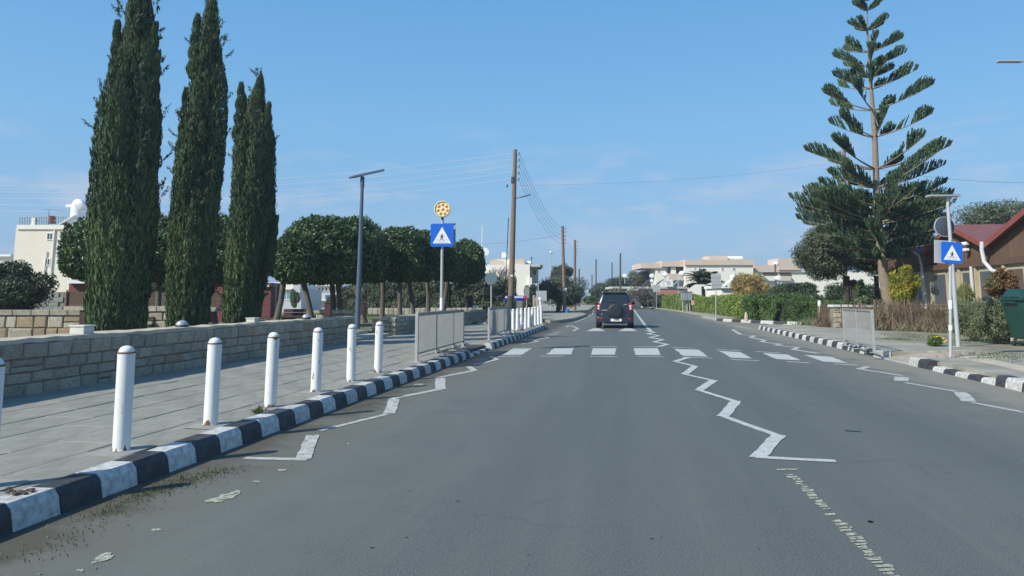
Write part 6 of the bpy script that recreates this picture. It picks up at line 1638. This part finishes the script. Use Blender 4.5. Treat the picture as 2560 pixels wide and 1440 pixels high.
# stone pillar
pq = P(2143, 820, .15)
pl_ = thing('stone_pillar', 'broad limestone pillar with a pale coping in the reed fence', 'pillar', (pq.x, pq.y + .25, .15))
w_ = Q(2196, 0, pq.y).x - Q(2090, 0, pq.y).x; hz = Q(0, 762, pq.y).z - .15
part('mortar_core', MB().box((0, .02, (hz - .1) / 2), (w_ - .06, .42, hz - .1)), M_mortar, pl_)
stones_on(pl_, (pq.x - w_ / 2, pq.y + .05), (pq.x + w_ / 2, pq.y + .05), .15, .15 + hz - .12, 4, .28, .5, (0, 3, 3), gap=.02)
part('coping', MB().box((0, 0, hz - .05), (w_ + .08, .55, .10)), M_wb, pl_, bevel=.01)
for u in (2104, 2122, 2140):
    q = Q(u, 815, pq.y - .25); o = thing('iron_post', {2104: 'rusty thin post at the left edge of the stone pillar', 2122: 'rusty thin post nearest the middle of the stone pillar', 2140: 'rusty thin post at the right of the three before the stone pillar'}[u], 'post', (q.x, pq.y - .3, .15), 0, 'thin posts before the stone pillar')
    part('post', MB().cyl((0, 0, 0), (0, 0, hz + rr.uniform(-.05, .02)), .022, n=6), M_rust, o); part('post_tip', MB().ball((0, 0, hz), .03, 6, 4), M_rust, o)
wk = thing('garden_lamp', 'small white garden lamp on the hedge corner', 'lamp', tuple(Q(2049, 762, 36))); 
part('stem', MB().cyl((0, 0, -.9), (0, 0, -.05), .03), M_tank, wk); part('lamp_globe', MB().lathe([(.05, -.1), (.09, 0), (.08, .15), (.02, .22)], n=10), M_tank, wk, True)
cv = thing('parked_car', 'white car roof just showing above the corner hedge', 'car', tuple(Q(2005, 790, 50))); cv.location.z = .12
q = Q(2003, 742, 50).z - .12
part('body', MB().prism([(-2, -.8), (2, -.8), (2, .8), (-2, .8)], .3, q - .5), M_tank, cv, bevel=.12); part('roof', MB().add([(-1.4, -.75, q - .5), (1.3, -.75, q - .5), (1.3, .75, q - .5), (-1.4, .75, q - .5), (-.9, -.6, q), (.8, -.6, q), (.8, .6, q), (-.9, .6, q)], [(4, 5, 6, 7), (0, 1, 5, 4), (1, 2, 6, 5), (2, 3, 7, 6), (3, 0, 4, 7)]), M_tank, cv, bevel=.08)
for sx in (-1.3, 1.3):
    for sy in (-.7, .7): part('wheel', MB().lathe([(.32, -.1), (.32, .1)], (sx, sy, .32), 14, 'Y'), M_black, cv)
# ================================================================ the car ahead
M_car = mat('dark_blue_black_car_paint', (0.018, 0.022, 0.034), 0.28, spec=0.7)
M_carb = mat('dull_black_plastic', (0.016, 0.018, 0.024), 0.5)
M_cglass = mat('tinted_car_glass', (0.016, 0.024, 0.032), 0.06, spec=0.8)
M_tyre = mat('tyre_rubber', (0.025, 0.025, 0.027), 0.85)
M_rim = mat('alloy_rim', (0.45, 0.46, 0.48), 0.35, metal=.7)
M_red = mat('red_lens', (0.42, 0.012, 0.015), 0.2)
M_clear = mat('clear_lens', (0.62, 0.60, 0.58), 0.15)
M_plate = mat('number_plate', (0.78, 0.78, 0.74), 0.4)
cy_ = P(1538, 821).y; cxp = Q(1537, 800, cy_).x
car = thing('car', 'dark blue black off roader driving ahead, with a covered spare wheel on its tailgate', 'car', (cxp, cy_ + .0, 0), -0.135)
lev = [(0.26, .80, .16, 3.85), (0.34, .845, .04, 3.95), (0.50, .862, .0, 4.0), (0.80, .862, .015, 3.95), (0.98, .835, .03, 3.72), (1.10, .795, .055, 2.95), (1.34, .715, .12, 2.55), (1.56, .635, .20, 2.2), (1.63, .60, .235, 2.05), (1.67, .53, .32, 1.9)]
def ring(w, y0, y1, z, r=.16, k=5):
    r = min(r, w * .6); pts = []
    for (cx, cy, a0) in ((w - r, y0 + r, -90), (w - r, y1 - r, 0), (-w + r, y1 - r, 90), (-w + r, y0 + r, 180)):
        for i in range(k):
            a = math.radians(a0 + 90 * i / (k - 1)); pts.append((cx + r * math.cos(a), cy + r * math.sin(a), z))
    return pts
b = MB(); R_ = [ring(w, y0, y1, z, .15) for z, w, y0, y1 in lev]; n = len(R_[0]); vs = [p for r in R_ for p in r]; fs = []
for i in range(len(R_) - 1):
    for k in range(n): fs.append((i * n + k, i * n + (k + 1) % n, (i + 1) * n + (k + 1) % n, (i + 1) * n + k))
fs.append(tuple(reversed(range(n)))); fs.append(tuple((len(R_) - 1) * n + k for k in range(n)))
b.add(vs, fs); body = part('body', b, M_car, car, True)
def yr(z): return float(np.interp(z, [l[0] for l in lev], [l[2] for l in lev]))
def wz(z): return float(np.interp(z, [l[0] for l in lev], [l[1] for l in lev]))
def rear_plate(name, pts, m, parent, d=0.012, th=0.01):
    """outline (x, z) laid on the sloping rear"""
    pts = pts if sum(pts[i][0] * pts[(i + 1) % len(pts)][1] - pts[(i + 1) % len(pts)][0] * pts[i][1] for i in range(len(pts))) > 0 else pts[::-1]
    f = [(x, yr(z) - d, z) for x, z in pts]; k = len(f); bk = [(x, y + th + .02, z) for x, y, z in f]
    return part(name, MB().add(f + bk, [tuple(range(k)), tuple(reversed(range(k, 2 * k)))] + [(k + i, k + (i + 1) % k, (i + 1) % k, i) for i in range(k)]), m, parent)
tg = rear_plate('tailgate', [(-.66, .50), (.66, .50), (.66, .90), (.62, 1.17), (-.62, 1.17), (-.66, .90)], M_car, car, .010)
rw = rear_plate('rear_window', [(-.615, 1.19), (.615, 1.19), (.60, 1.25), (.52, 1.56), (.48, 1.59), (-.48, 1.59), (-.52, 1.56), (-.60, 1.25)], M_cglass, car, .012)
part('spoiler', MB().box((0, yr(1.62) + .02, 1.645), (1.10, .26, .045)), M_car, car, bevel=.015)
part('brake_light', MB().box((0, yr(1.60) - .03, 1.605), (.26, .02, .025)), M_red, car)
part('wiper', MB().tube([(0.06, yr(1.2) - .03, 1.205), (-.30, yr(1.2) - .035, 1.185)], .011, 5), M_carb, rw)
sw = part('spare_wheel_cover', MB().lathe([(.30, .02), (.335, -.02), (.345, -.11), (.325, -.165), (.27, -.19), (.14, -.195), (0.005, -.195)], (0.03, 0, .80), 32, 'Y'), M_carb, car, True)
part('cover_ring', MB().lathe([(.245, -.191), (.25, -.199), (.262, -.199), (.267, -.190)], (0.03, 0, .80), 32, 'Y', caps=False), M_car, sw, True)
bp = part('bumper', MB().prism([(-.84, .10), (-.80, -.045), (-.55, -.085), (.55, -.085), (.80, -.045), (.84, .10)], .27, .53), M_car, car, bevel=.03)
part('bumper_insert', MB().box((0, -.088, .36), (.72, .02, .15)), M_carb, bp)
for sx in (-1, 1):
    part('reflector', MB().box((sx * .66, -.078, .45), (.17, .02, .045)), M_red, bp)
    x0, x1 = sx * .665, sx * .80
    tl = rear_plate('tail_light', [(sx * .66, 1.17), (sx * .745, 1.17), (sx * .80, 1.04), (sx * .81, .84), (sx * .67, .84)], M_red, car, .016)
    part('lens', MB().ball((sx * .735, yr(1.0) - .018, 1.02), (.055, .02, .055), 12, 6), M_clear, tl, True)
    part('lens', MB().ball((sx * .74, yr(.9) - .018, .91), (.05, .02, .048), 12, 6), M_clear, tl, True)
    part('door_mirror', MB().ball((sx * .92, 2.55, 1.14), (.10, .06, .075), 10, 6), M_carb, car, True)
    part('roof_rail', MB().tube([(sx * .56, .45, 1.66), (sx * .57, .6, 1.70), (sx * .57, 1.8, 1.70), (sx * .56, 1.95, 1.65)], .018, 6), M_alu, car, True)
    # side windows
    v = [(sx * (wz(1.14) + .006), .38, 1.14), (sx * (wz(1.14) + .006), 2.6, 1.14), (sx * (wz(1.5) + .006), 2.1, 1.5), (sx * (wz(1.5) + .006), .5, 1.5)]
    part('side_window', MB().add(v, [(0, 1, 2, 3) if sx > 0 else (3, 2, 1, 0)]), M_cglass, car)
    for wy, nm in ((.72, 'rear'), (3.2, 'front')):
        w = part('wheel', MB().lathe([(.20, -.11), (.32, -.105), (.345, -.06), (.345, .06), (.32, .105), (.20, .11)], (sx * .745, wy, .345), 24, 'X'), M_tyre, car, True)
        part('rim', MB().lathe([(.19, -.112), (.19, .112)], (sx * .745, wy, .345), 16, 'X'), M_rim, w)
    part('wheel_arch', MB().lathe([(.40, -.05), (.42, 0), (.40, .05)], (sx * .825, .72, .36), 24, 'X'), M_carb, car, True)
    part('mud_flap', MB().box((sx * .74, .34, .27), (.2, .012, .2)), M_carb, car)
part('chassis', MB().box((0, 2.0, .27), (1.1, 3.2, .12)), M_carb, car)
part('exhaust', MB().cyl((-.52, -.03, .24), (-.52, .6, .26), .03, n=8), M_alu, car)
pl = part('number_plate', MB().box((0.04, -.100, .385), (.54, .012, .115)), M_plate, car)
part('plate_band', MB().box((-.205, -.108, .385), (.05, .004, .11)), mat('plate_blue', (.02, .10, .5), .4), pl)
for i, w in enumerate((.03, .03, .03, .045, .03, .03)):
    part('plate_mark', MB().box((-.03 + i * .048, -.108, .39), (w, .004, .05)), M_carb, pl)
part('badge', MB().box((.50, yr(1.10) - .028, 1.10), (.16, .008, .022)), M_alu, tg)
part('handle', MB().box((-.46, yr(.84) - .03, .835), (.26, .03, .03)), M_alu, tg, bevel=.008)
part('hinge', MB().box((-.60, yr(.62) - .02, .65), (.035, .03, .05)), M_alu, tg)
part('aerial', MB().cyl((.25, .6, 1.66), (.25, .35, 1.80), .006, n=5), M_carb, car)

# ================================================================ street furniture
# green wheeled container at the right edge
M_bin = mat('bin_green_plastic', (0.012, 0.055, 0.045), 0.45, var=.15, scale=3)
yb = P(2550, 870, .15).y; xl = Q(2524, 800, yb).x
bn = thing('waste_container', 'large dark green wheeled waste container cut by the frame edge', 'bin', (xl + 1.02, yb + .4, .15), -.1)
def frus(b, w0, d0, z0, w1, d1, z1):
    return b.add([(sx * w / 2, sy * d / 2, z) for (w, d, z) in ((w0, d0, z0), (w1, d1, z1)) for sx, sy in ((-1, -1), (1, -1), (1, 1), (-1, 1))], [(3, 2, 1, 0), (4, 5, 6, 7)] + [(i, (i + 1) % 4, 4 + (i + 1) % 4, 4 + i) for i in range(4)])
hT = Q(0, 722, yb).z - .15
part('body', frus(MB(), 1.02, .78, .2, 1.30, 1.0, hT - .28), M_bin, bn, bevel=.04)
part('rim', MB().box((0, 0, hT - .27), (1.40, 1.08, .06)), M_bin, bn, bevel=.02)
part('lid', frus(MB(), 1.36, 1.04, hT - .24, 1.22, .35, hT), M_bin, bn, bevel=.05)
part('lid_recess', MB().box((.12, -.40, hT - .125), (.55, .16, .02), R=Matrix.Rotation(.62, 3, 'X')), M_carb, bn)
part('side_handle', MB().cyl((-.70, -.3, hT - .34), (-.70, .3, hT - .34), .022, n=8), M_bin, bn)
part('recycling_sticker', MB().box((-.33, -.475, .76), (.20, .01, .14)).box((-.30, -.474, .92), (.12, .01, .08)), mat('lime_sticker', (.42, .75, .06), .5), bn, kind='stuff')
for sx in (-1, 1):
    for sy in (-1, 1):
        w = part('wheel', MB().lathe([(.06, -.03), (.10, -.028), (.10, .028), (.06, .03)], (sx * .48, sy * .34, .10), 14, 'X'), M_tyre, bn)
        part('castor', MB().box((sx * .48, sy * .34, .17), (.09, .10, .09)), M_alu, w)

def back_sign(label, u, vtop, vbot, w, h, vbase, yd=None, z0=.14, shape='box', m=M_back, cat='road sign', name='traffic_sign', pr=.03):
    base = P(u, vbase, z0) if yd is None else Vector((Q(u, vbase, yd).x, yd, z0))
    t = thing(name, label, cat, tuple(base)); c = Q(u, (vtop + vbot) / 2, base.y); zc = c.z - z0; hh = (Q(u, vtop, base.y).z - Q(u, vbot, base.y).z)
    part('pole', MB().cyl((0, 0, 0), (c.x - base.x, 0, zc + hh / 2 - .03), pr, n=10), M_pole, t, True)
    if shape == 'box':
        part('sign_panel', MB().box((c.x - base.x, -.045, zc), (w, .02, hh)), m, t, bevel=.005)
        for dz in (-.25, .25): part('bracket', MB().box((c.x - base.x, -.062, zc + dz * hh), (w * .8, .014, .04)), M_pole, t)
    else:
        part('sign_panel', MB().lathe([(w / 2 - .01, -.01), (w / 2, 0), (w / 2 - .01, .01)], (c.x - base.x, -.05, zc), 24, 'Y'), m, t)
    return t
back_sign('grey back of a square sign on a pole by the far hedge, beside the car', 1641, 712, 730, .82, .8, 773)
back_sign('grey back of a tall rectangular sign at the right kerb before the hedge', 1790, 684, 721, .56, 1.0, 801)
back_sign('round sign seen from behind, with pale pole, behind the short mesh railing', 1228, 678, 716, .50, .5, 830, yd=30, z0=.15, shape='disc', m=mat('dull_teal_back', (.13, .19, .21), .5))
back_sign('thin leaning pole with a small pale sign beneath the leftmost park crown', 690, 709, 718, .22, .2, 790, yd=36, z0=.24, m=M_back)
# cabinets
M_cab = mat('cabinet_grey', (.26, .30, .31), .6, var=.15, scale=3)
q = P(1716, 779, .145)
t = thing('street_cabinet', 'grey electrical cabinet raised on legs at the hedge gap', 'cabinet', tuple(q))
a, c = Q(1704, 730, q.y), Q(1731, 751, q.y); wq = c.x - a.x; zc = (a.z + c.z) / 2 - .145; hq_ = a.z - c.z
part('casing', MB().box((0.05, 0, zc), (wq, .45, hq_)), M_cab, t, bevel=.02); part('cabinet_roof', MB().box((0.05, 0, zc + hq_ / 2 + .02), (wq + .12, .55, .05)), M_cab, t)
for sx in (-1, 1): part('leg', MB().cyl((sx * wq * .33, 0, 0), (sx * wq * .33, 0, zc - hq_ / 2), .045, n=8), M_pole, t)
part('conduit', MB().cyl((0.1, .1, 0), (0.1, .1, zc - hq_ / 2), .09, n=8), M_cab, t); part('door_seam', MB().box((0.05, -.228, zc), (.02, .01, hq_ * .9)), M_carb, t)
t = thing('street_cabinet', 'darker narrow cabinet just left behind the raised grey cabinet', 'cabinet', tuple(P(1703, 775, .145))); q2 = t.location
part('casing', MB().box((0, 0, (Q(0, 729, q2.y).z) / 2), (.5, .4, Q(0, 729, q2.y).z - .2)), M_cab, t, bevel=.02); part('plinth', MB().box((0, 0, .05), (.55, .45, .1)), M_kbare, t)
t = thing('meter_box', 'small pink meter box on a stake in the hedge', 'box', tuple(P(1733, 781, .145))); z_ = Q(0, 757, t.location.y).z - .145
part('stake', MB().cyl((.05, 0, 0), (0, 0, z_), .04, n=6), M_bark, t); part('casing', MB().box((0, 0, z_), (.24, .15, .42)), mat('pink_box', (.62, .33, .27), .7), t, bevel=.015)
# stump by hedge, blue bucket
sp_ = P(1866, 803, .145); t = thing('stone_marker', 'small pale pointed stone marker before the corner hedge', 'marker', tuple(sp_))
part('stone', MB().lathe([(.11, 0), (.10, .25), (.07, .42), (.01, .52)], n=7), M_sand, t)
bk = P(1418, 782, .15); t = thing('bucket', 'small blue bucket at the foot of the pole with the notice', 'bucket', tuple(bk))
part('body', MB().lathe([(.13, 0), (.17, .32)], n=14), mat('bucket_blue', (.03, .17, .52), .5), t, True); part('rim', MB().lathe([(.165, .31), (.18, .31), (.18, .34), (.165, .34)], n=14, caps=False), mat('bucket_blue', (.03, .17, .52), .5), t)
# blue direction board with a red arrow end
yd = 45.0
a, c = Q(1259, 739, yd), Q(1311, 752, yd); t = thing('direction_board', 'blue board with white lines and a red arrow end, behind the tall pole', 'sign', (a.x, yd, .12))
zb_ = c.z - .12; zt_ = a.z - .12; w = c.x - a.x
def zrel(v): return Q(0, v, yd).z - .12
M_bb = mat('board_blue', (.012, .09, .52), .5); M_rr = mat('arrow_red', (.62, .03, .05), .5)
part('board', MB().plate([(0, zb_ + .02), (w, zb_), (w, zt_), (0.05, zt_)], (0, 0, 0), (1, 0, 0), (0, 0, 1), .03), M_bb, t)
part('arrow', MB().plate([(w + .003, zb_), (w + .10, zb_), (w + .22, (zb_ + zt_) / 2), (w + .10, zt_), (w + .003, zt_)], (0, 0, 0), (1, 0, 0), (0, 0, 1), .03), M_rr, t)
for (x0, x1, v0, v1) in ((.08, .42, 741, 745), (.66, w - .06, 741, 744.5), (.64, w - .45, 747.5, 749.5)):
    part('white_line', MB().box(((x0 + x1) / 2, -.033, (zrel(v0) + zrel(v1)) / 2), (x1 - x0, .004, abs(zrel(v0) - zrel(v1)))), M_signwhite, t)
pxo = Q(1308, 0, yd).x - a.x; part('pole', MB().cyl((pxo, .03, 0), (pxo, .03, zb_ + .25), .05, n=10), mat('orange_pole', (.62, .20, .07), .6), t, True)
part('pole', MB().cyl((.25, .03, 0), (.25, .03, zb_ + .25), .03, n=8), M_pole, t, True)
# grey sheet sign and leaning plates
yd = 56
t = thing('notice_board', 'grey sheet notice board on a slim pole behind the far bollards', 'sign', (Q(1346, 760, yd).x, yd, .14)); z1 = Q(0, 727, yd).z - .14; z0_ = Q(0, 752, yd).z - .14
part('pole', MB().cyl((0, 0, 0), (0, 0, Q(0, 709, yd).z - .14), .035, n=8), M_pole, t, True); part('sign_panel', MB().box(((Q(1355, 0, yd).x - Q(1346, 0, yd).x) * .8, -.04, (z0_ + z1) / 2), (Q(1367, 0, yd).x - Q(1342, 0, yd).x, .02, z1 - z0_)), M_back, t)
t = thing('traffic_sign', 'dark grey tall sign plate beside the villa wall', 'road sign', (Q(1317, 760, yd).x, yd, .14))
part('sign_panel', MB().box((0, 0, (Q(0, 717, yd).z + Q(0, 745, yd).z) / 2 - .14), (.36, .02, Q(0, 717, yd).z - Q(0, 745, yd).z)), M_cab, t); part('pole', MB().cyl((0, .02, 0), (0, .02, Q(0, 717, yd).z - .14), .03, n=8), M_pole, t)
t = thing('wooden_post', 'pair of pale wooden planks standing behind the far bollards', 'posts', (Q(1338, 770, 50).x, 50, .14))
for dx in (-.10, .10): part('plank', MB().box((dx, 0, .72), (.13, .04, 1.44)), M_st[3], t)
t = thing('wooden_post', 'white standpipe post at the end of the far bollard row', 'post', (Q(1351, 770, 50).x, 50, .14)); part('post', MB().cyl((0, 0, 0), (0, 0, 1.15), .07, n=8), M_tank, t); part('post_head', MB().cyl((0, 0, 1.13), (0, 0, 1.32), .12, n=8), M_tank, t)
# park furniture
M_dred = mat('dark_red_brown_panel', (.075, .028, .028), .7, var=.2, scale=4)
def litter(label, u, vt, vb, yd, w):
    t = thing('litter_bin', label, 'litter bin', (Q(u, vb, yd).x, yd, .24), 0, 'dark red litter bins in the park'); zt = Q(0, vt, yd).z - .24; zb_ = Q(0, vb, yd).z - .24
    part('body', MB().box((0, 0, (zt + zb_) / 2), (w, w * .9, zt - zb_)), M_dred, t, bevel=.01); part('lid', MB().box((0, 0, zt + .02), (w + .04, w * .9 + .04, .03)), M_post, t)
    for sx in (-1, 1): part('leg', MB().cyl((sx * w * .4, 0, 0), (sx * w * .4, 0, zb_ + .02), .02, n=6), M_post, t)
litter('tall dark red litter bin beside the thick trunk under the big crown', 820, 758, 789, 28.5, .24)
litter('dark red litter bin partly behind the tall solar lamp', 903, 757, 787, 29, .26)
litter('red litter bin near the end of the park wall, right of the crossing sign', 1175, 740, 768, 41, .30)
litter('dark panel bin behind the garden wall, left of the tallest cypress', 212, 778, 815, 21.2, .22)
bp_ = thing('planter_screen', 'dark red brown slatted bench screen under the big clipped tree', 'bench', (Q(738, 780, 30).x, 30, .24))
for i in range(5): part('plank', MB().box((0, 0, .1 + .14 * i), (Q(765, 0, 30).x - Q(712, 0, 30).x, .05, .125)), M_dred, bp_)
part('seat', MB().box((0, -.3, .42), (Q(765, 0, 30).x - Q(712, 0, 30).x, .45, .05)), M_dred, bp_)
for sx in (-.38, .38): part('leg', MB().box((sx, -.3, .2), (.06, .4, .4)), M_post, bp_)
st = thing('stone_steps', 'dark steps leaving the park beside the cream garden wall', 'steps', (Q(356, 815, 22.6).x, 22.6, .2))
for i in range(5): part('step', MB().box((0, .12 * i, .06 + .13 * i), (.34, .3, .1)), M_st[1] if i % 2 else M_post, st)
# white lettered patch at the wall: small white sign in the far park
t = thing('notice_board', 'small white board by the dark hedge right of the crossing sign', 'sign', (Q(1187, 768, 43).x, 43, .24)); part('sign_panel', MB().box((0, 0, Q(0, 768, 43).z - .24), (.34, .02, .16)), M_tank, t); part('pole', MB().cyl((0, .02, 0), (0, .02, Q(0, 768, 43).z - .24), .025, n=6), M_post, t)
# ================================================================ light haze in the air
hm = bpy.data.materials.new('haze'); hm.use_nodes = True; nt = hm.node_tree; nt.nodes.clear()
ho = nt.nodes.new('ShaderNodeOutputMaterial'); pv = nt.nodes.new('ShaderNodeVolumePrincipled')
pv.inputs['Color'].default_value = (0.80, 0.88, 1.0, 1); pv.inputs['Density'].default_value = 0.0007; pv.inputs['Anisotropy'].default_value = 0.2
nt.links.new(pv.outputs[0], ho.inputs['Volume'])
hz_ = link('haze', MB().box((0, 320, 9.5), (1320, 780, 21)).mesh('haze', hm)); hz_['kind'] = 'stuff'
